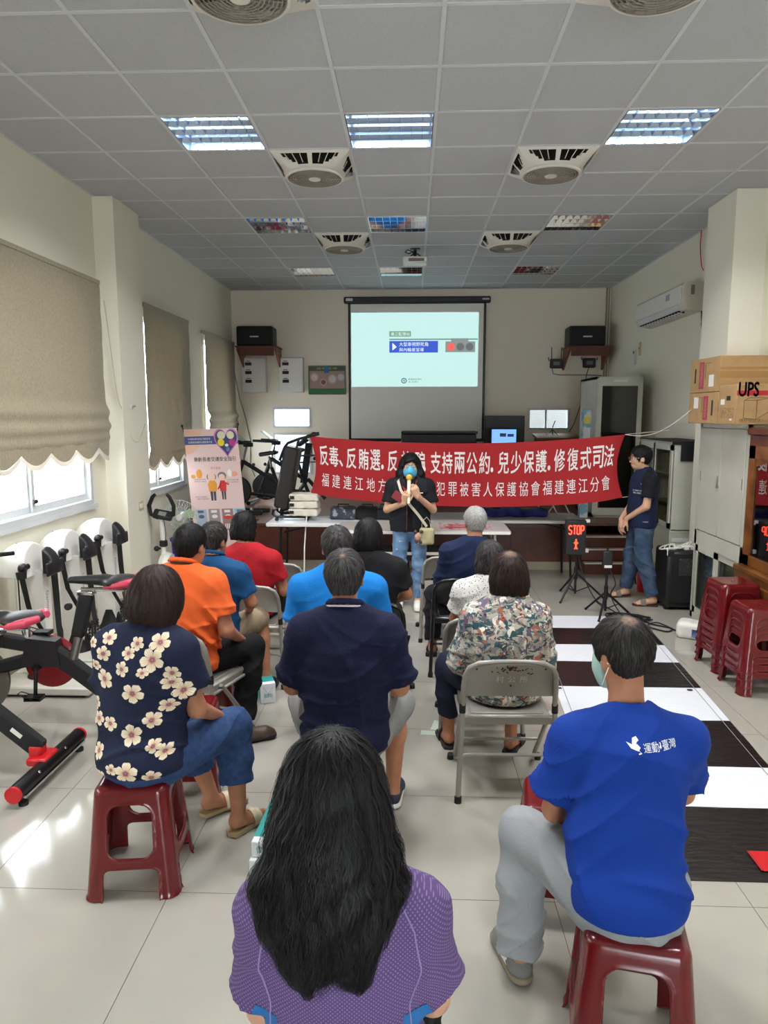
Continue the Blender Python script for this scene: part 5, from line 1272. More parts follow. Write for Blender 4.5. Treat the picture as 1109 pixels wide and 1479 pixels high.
def wood_cabinet():
    t = thing('wooden_display_cabinet', 'varnished wooden display cabinet with glass door, mostly cut by the right edge', 'cabinet', (2.73, 5.30, 0))
    y0, y1, d, H = -.60, .52, .44, 1.80; m = M['oak']
    obj('base', G().box((-.07, y0, 0), (d, y1 + .01, .70)), m, t, False); obj('base_top', G().rbox((.18, (y0+y1)/2, .715), (.265, (y1-y0)/2 + .02, .02), .008), m, t)
    obj('base_door', G().rbox((-.078, (y0+y1)/2, .36), (.01, (y1-y0)/2 - .06, .28), .006), m, t)
    obj('upper_case', G().box((0.01, y0, .735), (d, y0 + .03, H)).box((.01, y1 - .03, .735), (d, y1, H)).box((d - .02, y0, .735), (d, y1, H)).box((.01, y0, H - .03), (d, y1, H)), m, t, False)
    obj('cornice', G().rbox((.2, (y0+y1)/2, H + .015), (.24, (y1-y0)/2 + .02, .03), .01), M['wood'], t)
    obj('cornice_band', G().box((-.02, y0, H - .10), (.01, y1, H - .02)), M['wood'], t, False)
    dr = obj('door', G().box((-.022, y1 - .10, .74), (.01, y1, H - .10)).box((-.022, y0, .74), (.01, y0 + .08, H - .10)).box((-.022, y0, .74), (.01, y1, .82)).box((-.022, y0, H - .20), (.01, y1, H - .10)), m, t, False)
    arch = [(y1 - .10, H - .20), (y1 - .10, H - .26)] + [(y1 - .10 - .92*k/12, H - .26 + .06*math.sin(PI*k/12)) for k in range(1, 12)] + [(y0 + .08, H - .26), (y0 + .08, H - .20)]
    obj('arch_rail', G().prism(arch, -.010, .02, ux=(0,1,0), uy=(0,0,1)), m, dr, False)
    obj('door_glass', G().box((-.008, y0 + .08, .82), (-.004, y1 - .10, H - .20)), glass_mat('display_glass', (.35, .33, .30, 1), .30, .01), dr, False)
    for z in (1.02, 1.32): obj('shelf', G().box((.02, y0 + .03, z), (d - .02, y1 - .03, z + .015)), M['brownwood'], t, False)
    obj('trophy', G().lathe([(0, 0), (.05, 0), (.05, .02), (.015, .05), (.02, .10), (.05, .16), (.045, .20), (0, .20)], (.18, .10, .75), n=16), M['steel'], t)
    obj('bottle', G().lathe([(0, 0), (.045, 0), (.045, .15), (.015, .2), (.015, .25), (0, .25)], (.2, .28, .75), n=14), M['white'], t)
wood_cabinet()

# ------------------------------------------------------------------ cartons on the steel cupboard
def carton(label, x0, x1, y0, y1, z0, z1):
    t = thing('carton', label, 'box', ((x0+x1)/2, (y0+y1)/2, z0), 0, 'cardboard cartons on the cupboard'); w, d, h = (x1-x0)/2, (y1-y0)/2, z1 - z0
    obj('carton_body', G().rbox((0, 0, h/2), (w, d, h/2), .004), M['card'], t); return t, w, d, h
M['magprint'] = mat('magenta_print', c(170, 60, 86), .8); M['blackink'] = mat('carton_black', c(40, 34, 30), .8)
for n_, z0, z1, flip in (('lower', 1.868, 2.135, 1), ('upper', 2.14, 2.435, 0)):
    t, w, d, h = carton(f'{n_} of the two long brown cartons stacked on the steel cupboard', 2.57, 3.10, 6.14, 6.775, z0, z1)
    # end print on the face towards the room (-x) and on the near face
    f = lambda a, b: (a, b) if not flip else (-a, h - b)
    def pr(name, m, y, z, wy, hz): yy, zz = f(y, z); obj(name, G().box((-w - .0015, yy - wy/2, zz - hz/2), (-w - .0003, yy + wy/2, zz + hz/2)), m, t, False)
    pr('magenta_strip', M['magprint'], .06, h/2, .10, h - .06); pr('hand_hole', M['blackink'], .20, h*.5, .03, .13)
    pr('white_sticker', M['white'], -.15, h*.32, .10, .10)
    obj('printed_outline', G().box((-w - .0015, f(-.02, 0)[0] - .002, h*.35), (-w - .0003, f(-.02, 0)[0] + .002, h*.85)).box((-w - .0015, -.14 if not flip else .02, h*.84), (-w - .0003, -.02 if not flip else .14, h*.85)), M['blackink'], t, False)
    g = G(); yy = f(.06, 0)[0]; text_on(g, '大同電器用品', h - .10, .05, (lambda u, v, s_=(-1 if flip else 1): (-w - .002, yy - .025*s_ + v*s_, (h/2 - (h - .1)/2*s_ + u*s_)))); obj('lettering', g, M['card'], t, False)
    obj('tape_band', G().box((-w + .0, -d - .0015, h*.38), (w, -d - .0004, h*.56)), M['tape'], t, False)
    obj('tape_band', G().box((-w, -d - .0015, h*.62), (w, -d - .0004, h*.68)), M['tape'], t, False)
t, w, d, h = carton('brown carton printed UPS in front of the long cartons', 2.57, 3.12, 5.80, 6.13, 1.868, 2.185)
obj('red_band', G().box((-w, -d - .0015, h*.72), (w, -d - .0004, h*.84)), mat('carton_red', c(176, 36, 40), .8), t, False)
g = G(); text_on(g, 'UPS', .155, .11, lambda u, v: (-w + .012 + u, -d - .003, h*.70 + v), bold=.03); obj('lettering', g, M['blackink'], t, False)
g = G()
for a, b in (((.06, .05), (.06, .19)), ((.06, .19), (.16, .19)), ((.16, .19), (.16, .04)), ((.16, .04), (.06, .05)), ((.06, .19), (.10, .21)), ((.10, .21), (.27, .21)), ((.27, .21), (.16, .19)), ((.27, .21), (.27, .11)), ((.27, .11), (.16, .04))):
    g.tube([(-w + a[0], -d - .001, a[1]), (-w + b[0], -d - .001, b[1])], .0014, 4)
obj('printed_box_drawing', g, M['blackink'], t, False)
g = G(); text_on(g, '精密儀器請小心輕放防潮防濕', .44, .03, lambda u, v: (-w + .03 + u, -d - .002, .015 + v)); obj('footer_print', g, mat('carton_brown_print', c(130, 98, 62), .8), t, False)
obj('hand_hole', G().rbox((-w - .001, -.02, h*.66), (.0012, .035, .018), .0008), M['blackink'], t)
obj('white_sticker', G().box((-w - .0018, .05, h*.50), (-w - .0004, .12, h*.64)).box((-w - .0018, -.10, .03), (-w - .0004, -.06, .045)), M['white'], t, False)
obj('side_print', G().box((-w - .001, -.13, .05), (-w - .0003, .13, h*.42)), mat('carton_grey_print', c(166, 132, 92), .8, var=(60, c(140, 108, 72), .5, .55)), t, False)

# ------------------------------------------------------------------ portable speaker, white cables, foot device
t = thing('portable_amplifier', 'black portable amplifier on the floor between the two cabinets, white cable on top', 'speaker', (2.70, 7.20, 0))
obj('cabinet', G().rbox((0, 0, .315), (.155, .19, .285), .02), M['black'], t); obj('grille', G().rbox((0, -.192, .33), (.13, .008, .25), .01), M['blackmatte'], t)
obj('control_panel', G().box((-.05, -.203, .36), (.10, -.2005, .53)), mat('panel_dark', c(50, 50, 52), .5, var=(60, c(120, 120, 120), .62, .66)), t, False)
for x in (-.13, .13):
    obj('corner_guard', G().rbox((x, -.17, .58), (.028, .028, .028), .01), M['rubber'], t); obj('wheel', G().lathe([(0, -.02), (.03, -.02), (.03, .02), (0, .02)], (x, .12, .03), 'x', 12), M['rubber'], t); obj('foot', G().box((x - .02, -.15, 0), (x + .02, -.11, .04)), M['rubber'], t, False)
g = G(); rr = random.Random(8)
for k in range(5):
    p0 = Vector((2.60 + .04*k, 7.16, .612)); pts = [p0 + Vector((.09*math.cos(q*.5 + k) , .09*math.sin(q*.5 + k*1.3), .008*k + .015*math.sin(q*.8 + k))) for q in range(13)]; g.tube(pts, .007, 6)
g.tube([(2.56, 7.1, .62), (2.545, 7.03, .60), (2.54, 7.02, .56)], .007, 6)
tag(obj('white_cable', g, M['white']), 'coiled white cable on top of the portable amplifier', 'cable')
t = thing('power_adapter', 'white power adapter on top of the portable amplifier', 'adapter', (2.77, 7.10, .602)); obj('adapter_body', G().rbox((0, 0, .022), (.045, .03, .022), .006), M['white'], t); obj('plug', G().box((-.005, -.042, .015), (.005, -.03, .03)), M['steel'], t, False)
t = thing('foot_massager', 'white foot device with blue pictures on the floor before the steel cupboard', 'foot massager', (2.50, 6.15, 0), -0.5)
s = SDF((-.2, -.15, -.01), (.2, .15, .2), .008); s.bx((0, 0, .07), (.15, .10, .08), .05); s.cap((0, -.12, .17), (0, .12, .17), .028, k=.02, op='sub'); s.plane((0,0,0), (0,0,-1)); link('shell', s.mesh('foot_dev'), M['white'], t)
obj('blue_picture', G().rbox((.04, -.1012, .06), (.055, .0015, .035), .001), mat('blue_print', c(120, 146, 200), .5, var=(20, c(60, 76, 130), .45, .6)), t)
obj('round_badge', G().lathe([(0, -.152), (.03, -.152)], (0, 0, .05), 'x', 16), mat('blue_badge', c(80, 106, 160), .5), t)

# ------------------------------------------------------------------ STOP sign on a tripod, sensor on a tripod, cables
def tripod(t, h, r, zc, spread, th0, n=3):
    obj('pole', G().tube([(0, 0, .05), (0, 0, h)], .013, 10).tube([(0, 0, zc - .05), (0, 0, zc + .08)], .02, 10), M['blackmetal'], t)
    for k in range(n):
        q = th0 + 2*PI*k/n; obj('leg', G().tube([(0, 0, zc + .02), (spread*math.cos(q), spread*math.sin(q), .012)], .011, 8).ball((spread*math.cos(q), spread*math.sin(q), .012), .014, 5), M['blackmetal'], t)
        obj('brace', G().tube([(0, 0, .07), (spread*.52*math.cos(q), spread*.52*math.sin(q), (zc + .02)*.5)], .006, 6), M['blackmetal'], t)
M['red_led'] = mat('red_led', c(60, 8, 6), .5, emit=c(255, 70, 50), es=2.4)
t = thing('stop_signal', 'black box with glowing red STOP and walking figure on a black tripod', 'sign', (1.75, 7.47, 0))
tripod(t, .47, .02, .26, .30, -2.3)
obj('housing', G().rbox((-.02, 0, .66), (.105, .045, .185), .01), M['black'], t)
f = obj('display_face', G().box((-.11, -.048, .49), (.07, -.0455, .83)), mat('matte_display', c(18, 18, 20), .5), t, False)
g = G(); y_ = -.0495
def seg(pts, w=.0062):
    for a, b in zip(pts[:-1], pts[1:]): g.tube([(a[0], y_, a[1]), (b[0], y_, b[1])], w, 6)
x0 = -.098; cw = .036; z0, z1 = .70, .79
S_ = [(x0 + .028, z1 - .012), (x0 + .022, z1), (x0 + .006, z1), (x0, z1 - .01), (x0, z0 + .055), (x0 + .006, z0 + .048), (x0 + .022, z0 + .040), (x0 + .028, z0 + .032), (x0 + .028, z0 + .010), (x0 + .022, z0), (x0 + .006, z0), (x0, z0 + .012)]
seg(S_); x1 = x0 + .042; seg([(x1, z1), (x1 + .032, z1)]); seg([(x1 + .016, z1), (x1 + .016, z0)])
x1 = x0 + .084; seg([(x1, z0 + .01), (x1, z1 - .01), (x1 + .006, z1), (x1 + .022, z1), (x1 + .028, z1 - .01), (x1 + .028, z0 + .01), (x1 + .022, z0), (x1 + .006, z0), (x1, z0 + .01)])
x1 = x0 + .126; seg([(x1, z0), (x1, z1), (x1 + .022, z1), (x1 + .028, z1 - .01), (x1 + .028, z0 + .05), (x1 + .022, z0 + .04), (x1, z0 + .04)])
obj('stop_lettering', g, M['red_led'], f)
g = G(); cx, cz = -.02, .585
g.ball((cx, y_, cz + .055), (.009, .003, .009), 6)
for a, b in (((0, .042), (0, .0)), ((0, .036), (-.022, .018)), ((0, .036), (.022, .018)), ((0, .0), (-.008, -.04)), ((0, 0), (.008, -.04)), ((-.008, -.04), (-.018, -.04)), ((.008, -.04), (.018, -.04))):
    g.tube([(cx + a[0], y_, cz + a[1]), (cx + b[0], y_, cz + b[1])], .0055, 6)
g.rbox((cx, y_, cz + .018), (.010, .003, .024), .002)
obj('figure', g, M['red_led'], f)
obj('connector', G().box((.085, -.02, .82), (.125, .02, .85)).box((.085, -.02, .50), (.12, .02, .54)), M['whitemetal'], t, False)
t = thing('sensor_tripod', 'small black sensor box on a black tripod standing at the end of the crossing mat', 'sensor', (1.89, 6.80, 0))
tripod(t, .44, .02, .22, .25, -2.05)
obj('sensor_box', G().rbox((0, 0, .56), (.045, .035, .085), .01), M['black'], t); obj('antenna_knob', G().tube([(0, 0, .64), (0, 0, .67)], .01, 8), M['black'], t); obj('white_label', G().box((-.035, -.038, .485), (.035, -.0355, .51)), M['white'], t, False)
def floor_cable(name, label, pts, r=.006, m='rubber'):
    P_ = [Vector(p) for p in pts]; out = []
    for i in range(len(P_) - 1):
        a = P_[max(i-1, 0)]; b = P_[i]; c_ = P_[i+1]; d = P_[min(i+2, len(P_)-1)]
        for k in range(6):
            q = k/6; out.append(.5*((2*b) + (-a + c_)*q + (2*a - 5*b + 4*c_ - d)*q*q + (-a + 3*b - 3*c_ + d)*q**3))
    out.append(P_[-1]); return tag(obj(name, G().tube(out, r, 6), M[m]), label, 'cable')
floor_cable('power_cable', 'black cable running from the STOP sign down to the floor', [(1.77, 7.45, .47), (1.80, 7.40, .30), (1.90, 7.25, .06), (2.0, 7.0, .01), (2.05, 6.8, .01), (2.18, 6.7, .01)])
floor_cable('power_cable', 'black cable from the sensor tripod trailing to the floor', [(1.90, 6.78, .49), (1.96, 6.74, .34), (1.94, 6.80, .2), (2.04, 6.72, .02), (2.15, 6.62, .01), (2.2, 6.8, .01), (2.0, 6.9, .01)])
rr = random.Random(4)
pts = [(2.08 + .20*math.cos(k*1.25 + rr.uniform(-.3, .3))*rr.uniform(.6, 1.1), 6.66 + .20*math.sin(k*1.25)*rr.uniform(.5, 1.1), .009 + .010*(k % 3)) for k in range(26)]
floor_cable('cable_tangle', 'tangle of black cables on the floor before the young man', pts, .0075)
floor_cable('long_cable', 'black cable looping toward the white foot device', [(2.15, 6.72, .01), (2.25, 6.5, .01), (2.38, 6.38, .01), (2.30, 6.28, .01), (2.18, 6.42, .015), (2.3, 6.52, .02), (2.40, 6.30, .01), (2.44, 6.22, .01)], .007)
# ------------------------------------------------------------------ zebra-crossing mat
M['matwhite'] = mat('mat_white', c(224, 226, 232), .5, bump=(14, .5, (1, 3, 1))); M['matblack'] = mat('mat_black', c(26, 22, 22), .30, bump=(10, .8, (1, 3, 1)))
t = thing('crossing_mat', 'black and white zebra-crossing mat on the floor along the right', 'mat', (1.55, 4.8, .001))
def mx(y): return (1.20 + (.98 - 1.20)*(6.75 - y)/3.0 if y > 3.75 else .98 + .0*(3.75 - y), 2.19 - .07*(6.5 - y))
bounds = [6.77, 6.37, 5.90, 5.48, 4.95, 4.40, 3.79, 3.37, 2.80]
edges = [(2.8, .95), (6.77, 1.19)]
def lerpx(y, a, b): return a + (b - a)*(y - 2.8)/(6.77 - 2.8)
for k in range(8):
    ya, yb = bounds[k], bounds[k+1]; n = 14; m_ = 9; vs = []
    for i in range(n+1):
        for j in range(m_+1):
            y = ya + (yb - ya)*j/m_; xl = lerpx(y, .90, 1.16); xr = lerpx(y, 1.93, 2.21); x = xl + (xr - xl)*i/n
            z = .004 + .003*max(0, math.sin(7*x + 5*y + k))*math.sin(11*y - 3*x) ; vs.append((x - 1.55, y - 4.8, max(z, .003)))
    W_ = m_+1; fs = [(i*W_ + j, i*W_ + j + 1, (i+1)*W_ + j + 1, (i+1)*W_ + j) for i in range(n) for j in range(m_)]
    n0 = len(vs); vs += [(a, b, 0) for a, b, z in vs]
    for j in range(m_): fs += [(j, n0 + j, n0 + j + 1, j + 1), (n*W_ + j, n*W_ + j + 1, n0 + n*W_ + j + 1, n0 + n*W_ + j)]
    for i in range(n): fs += [(i*W_, (i+1)*W_, n0 + (i+1)*W_, n0 + i*W_), (i*W_ + m_, n0 + i*W_ + m_, n0 + (i+1)*W_ + m_, (i+1)*W_ + m_)]
    obj('white_stripe' if k % 2 == 0 else 'black_stripe', G().add(vs, fs), M['matwhite'] if k % 2 == 0 else M['matblack'], t)
g = G()
for u in (.05, .95):
    g.tube([(lerpx(y, .90, 1.16)*(1-u) + lerpx(y, 1.93, 2.21)*u - 1.55, y - 4.8, .0075) for y in np.linspace(2.85, 6.7, 40)], .0022, 4)
obj('seam', g, mat('mat_seam', c(150, 148, 150), .7), t, False)
g = G()
for x, y in ((1.06, 4.90), (1.98, 4.90)): g.rbox((x - 1.55, y - 4.8, .010), (.018, .010, .002), .001)
obj('hook_patch', g, M['black'], t)
t = thing('red_card', 'red rectangle lying on the near end of the crossing mat', 'card', (1.51, 2.93, .011))
obj('card', G().box((0.0, -.07, 0), (.30, .07, .003)), M['red'], t, False)
obj('binding', G().box((-.004, -.07, 0), (.006, .07, .004)), M['bannerred'], t, False)
# tape marks on the floor
M['gtape'] = mat('pale_green_floor_tape', c(196, 208, 190), .4)
for k, (x, y, w_, h_, r_) in enumerate(((.16, 4.27, .022, .07, -.2), (.12, 4.16, .055, .030, -.1))):
    o = obj('floor_tape', G().box((-w_, -h_, .0008), (w_, h_, .0016)), M['gtape'], None, False); o.location = (x, y, 0); o.rotation_euler = (0, 0, r_)
    tag(o, ['upper strip of pale tape on the floor between the chair rows', 'lower strip of pale tape on the floor between the chair rows'][k], 'tape')

# ------------------------------------------------------------------ teal and white gift boxes on the floor
M['teal'] = mat('teal_carton', c(40, 150, 146), .5); M['tealwhite'] = mat('white_carton', c(226, 230, 232), .5)
def giftbox(label, x, y, z, rz, w=.05, d=.18, h=.04):
    t = thing('gift_box', label, 'box', (x, y, z), rz, 'teal and white boxes')
    obj('carton_body', G().rbox((0, 0, h), (w, d, h), .003), M['tealwhite'], t)
    obj('teal_top', G().box((-w + .002, -d + .04, 2*h), (w - .002, d - .002, 2*h + .0015)), M['teal'], t, False)
    obj('teal_side', G().box((-w - .0015, -d + .03, .01), (-w, d - .01, 2*h - .004)), M['teal'], t, False)
    g = G(); text_on(g, '健康包', w*1.2, .03, lambda u, v: (-w*.6 + u, -d - .001, h*.6 + v)); obj('lettering', g, M['teal'], t, False)
    g = G().tube([(-w*.7, -d - .001, h*1.7), (w*.7, -d - .001, h*.3)], .001, 4).tube([(w*.7, -d - .001, h*1.7), (-w*.7, -d - .001, h*.3)], .001, 4); obj('flap_lines', g, mat('flap_grey', c(170, 176, 178), .6) if 'flap_grey' not in bpy.data.materials else bpy.data.materials['flap_grey'], t, False)
giftbox('lower teal and white box on the floor left of the long-haired woman', -.615, 2.96, 0, -.04, .06, .20, .035)
giftbox('upper teal and white box on the floor left of the long-haired woman', -.61, 2.98, .072, -.06, .055, .20, .035)
giftbox('teal box on the floor beside the leg of the woman in the red shirt', -1.02, 4.72, 0, .35, .05, .16, .07)
giftbox('white and teal box on the floor right of the long hair of the nearest woman', -.045, 2.66, 0, .5, .05, .12, .03)
# ------------------------------------------------------------------ people
def hair_mat(name, col, hi, whorl=None, scalp=None, wr=.03):
    m = mat(name, col, .55, spec=.2); nt = m.node_tree; N = nt.nodes; L = nt.links; p = N['Principled BSDF']
    tc = N.new('ShaderNodeTexCoord'); n = N.new('ShaderNodeTexNoise'); n.inputs['Scale'].default_value = 70; n.inputs['Detail'].default_value = 3
    L.new(tc.outputs['Object'], n.inputs['Vector'])
    mr = N.new('ShaderNodeMapRange'); mr.inputs[1].default_value = .45; mr.inputs[2].default_value = .75; L.new(n.outputs['Fac'], mr.inputs[0])
    mx = N.new('ShaderNodeMix'); mx.data_type = 'RGBA'; mx.inputs[6].default_value = col; mx.inputs[7].default_value = hi; L.new(mr.outputs[0], mx.inputs[0])
    out = mx.outputs[2]
    if whorl is not None:      # thin patch where the scalp shows through
        vm = N.new('ShaderNodeVectorMath'); vm.operation = 'DISTANCE'; vm.inputs[1].default_value = whorl; L.new(tc.outputs['Object'], vm.inputs[0])
        m2 = N.new('ShaderNodeMapRange'); m2.inputs[1].default_value = wr*.15; m2.inputs[2].default_value = wr; m2.inputs[3].default_value = .85; m2.inputs[4].default_value = 0; L.new(vm.outputs['Value'], m2.inputs[0])
        ml = N.new('ShaderNodeMath'); ml.operation = 'MULTIPLY'; L.new(m2.outputs[0], ml.inputs[0])
        m3 = N.new('ShaderNodeMapRange'); m3.inputs[1].default_value = .35; m3.inputs[2].default_value = .6; m3.inputs[3].default_value = .5; m3.inputs[4].default_value = 1; L.new(n.outputs['Fac'], m3.inputs[0]); L.new(m3.outputs[0], ml.inputs[1])
        x2 = N.new('ShaderNodeMix'); x2.data_type = 'RGBA'; x2.inputs[7].default_value = scalp; L.new(ml.outputs[0], x2.inputs[0]); L.new(out, x2.inputs[6]); out = x2.outputs[2]
    L.new(out, p.inputs['Base Color']); return m

def strand_mat(name, col, lo=.3, hi=2.0):
    m = mat(name, col, .5, spec=.22); N = m.node_tree.nodes; L = m.node_tree.links; g = N.new('ShaderNodeNewGeometry'); mr = N.new('ShaderNodeMapRange'); mr.inputs[3].default_value = lo; mr.inputs[4].default_value = hi
    hs = N.new('ShaderNodeHueSaturation'); hs.inputs['Color'].default_value = col; L.new(g.outputs['Random Per Island'], mr.inputs[0]); L.new(mr.outputs[0], hs.inputs['Value']); L.new(hs.outputs[0], N['Principled BSDF'].inputs['Base Color']); return m

def strands(name, s, starts, flow, nstep, step, w, m, parent, lift=(.001, .004), wave=0.0, seed=1, wander=.0):
    """ribbon hair strands walked along the surface of field s"""
    rg = np.random.default_rng(seed); P = starts.copy(); n = len(P); ph = rg.uniform(0, 6.28, n); fr = rg.uniform(.7, 1.5, n); lk = rg.uniform(.4, 1.3, n)
    path = []; drift = rg.normal(0, wander, (n, 3))
    for i in range(nstep + 1):
        v, nr = s.sample(P); off = (lift[0] + (lift[1] - lift[0])*i/nstep)*lk
        P = P - nr*(v - off)[:, None]; path.append(P.copy())
        d = flow(P) + drift; d = d - nr*(d*nr).sum(1)[:, None]; L = np.linalg.norm(d, axis=1); d = d/np.maximum(L, 1e-6)[:, None]
        side = np.cross(d, nr); P = P + d*step*lk[:, None]**.5 + side*(wave*np.sin(ph + i*fr))[:, None]
    path = np.array(path)                      # steps, n, 3
    T = np.gradient(path, axis=0); T /= np.maximum(np.linalg.norm(T, axis=2), 1e-9)[..., None]
    _, nr = s.sample(path.reshape(-1, 3)); nr = nr.reshape(path.shape)
    B = np.cross(T, nr); B /= np.maximum(np.linalg.norm(B, axis=2), 1e-9)[..., None]
    k = nstep + 1; ww = (w*np.sin(np.linspace(.6, PI, k))**.7)[:, None, None]*rg.uniform(.5, 1.3, n)[None, :, None]
    V = np.stack([path - B*ww, path + nr*w*.35, path + B*ww], 2)       # k, n, 3, 3
    V = V.transpose(1, 0, 2, 3).reshape(-1, 3); base = (np.arange(n)*k*3)[:, None, None]; st = (np.arange(k-1)*3)[None, :, None]
    q = np.array([[0, 1, 4, 3], [1, 2, 5, 4]]); Q = (base[..., None] + st[..., None] + q[None, None]).reshape(-1, 4)
    me = bpy.data.meshes.new(name); me.vertices.add(len(V)); me.vertices.foreach_set('co', V.astype(np.float32).ravel())
    me.loops.add(Q.size); me.loops.foreach_set('vertex_index', Q.astype(np.int32).ravel())
    me.polygons.add(len(Q)); me.polygons.foreach_set('loop_start', np.arange(0, Q.size, 4, dtype=np.int32)); me.polygons.foreach_set('use_smooth', np.ones(len(Q), bool)); me.update(calc_edges=True)
    return tag(link(name, me, m, parent), kind='stuff')

def folds(s, amp, seed, zc=.7, zw=.5, hem0=-1):
    X, Y, Z = s.grid(); r = random.Random(seed); a = [r.uniform(0, 6.28) for _ in range(8)]
    w = np.exp(-((Z - zc)/zw)**2)
    wx = X + .05*np.sin(9*Z + a[0]) + .04*np.sin(13*Y + a[1]); wz = Z + .06*np.sin(8*X + a[2]) + .05*np.sin(7*Y + a[3])
    rd = lambda t: (1 - np.abs(np.sin(t)))**3
    m1 = .5 + .5*np.sin(11*wx + 7*Z + a[6]); m2 = .5 + .5*np.sin(9*Z - 8*X + a[7])
    f = rd(21*wz + 9*wx + a[4])*m1 + rd(26*wz - 13*wx + a[5])*m2 + .8*rd(11*wx + 6*wz + a[2])*(1 - m1*m2) + .25*np.sin(90*wz + 30*wx)*m1*m2
    hz = np.clip((Z - hem0)/.09, .12, 1)
    s.F -= (amp*2.3*f*w*hz).astype(np.float32)

def hand(s, w, d, n, side, curl=.35, r=.0088, sc=1.0):
    """palm and five fingers: w wrist, d direction, n back-of-hand normal, side +1/-1 where the thumb leaves"""
    w = Vector(w); d = Vector(d).normalized(); n = Vector(n); n = (n - d*n.dot(d)).normalized(); u = d.cross(n)*side
    kn = []
    for k in range(4):
        b = w + u*(.030 - .020*k)*sc + d*(.088 - .004*abs(k - 1))*sc; kn.append(b); s.cap(w + u*(.016 - .011*k)*sc, b, .0155*sc, .0125*sc, k=.012, sq=(n, 1.15))
    for k, L in enumerate((.070, .078, .072, .056)):
        p = kn[k]; dd = d.copy(); ang = curl
        for q, fL in enumerate((.44, .32, .24)):
            ang_ = ang*(.7 + .5*q); dd = (dd*math.cos(ang_) - n*math.sin(ang_)); nn = n
            e = p + dd*L*fL*sc; s.cap(p, e, (r - .0006*q)*sc, (r - .0006*(q+1))*sc, k=.003); p = e
            n = (n*math.cos(ang_) + d*math.sin(ang_)).normalized() if False else n
    t0 = w + u*.022*sc + d*.022*sc - n*.006; t1 = w + u*.052*sc + d*.052*sc - n*.018*sc; t2 = t1 + (d*.8 + u*.15 - n*.35).normalized()*.032*sc; t3 = t2 + (d*.9 - n*.4).normalized()*.022*sc
    s.cap(t0, t1, .0135*sc, .0115*sc, k=.012); s.cap(t1, t2, .0112*sc, .010*sc, k=.004); s.cap(t2, t3, .0098*sc, .0085*sc, k=.003)

DEF = dict(pel=(0, 0, .56), waist=(0, .0, .70), chest=(0, .0, .90), neck=(0, .0, 1.06), head=(0, .04, 1.215),
           shL=(-.185, 0, 1.0), shR=(.185, 0, 1.0), elL=(-.25, .03, .735), elR=(.25, .03, .735), wrL=(-.15, .24, .62), wrR=(.15, .24, .62),
           hipL=(-.09, .03, .545), hipR=(.09, .03, .545), knL=(-.17, .42, .52), knR=(.17, .42, .52), anL=(-.17, .40, .09), anR=(.17, .40, .09))

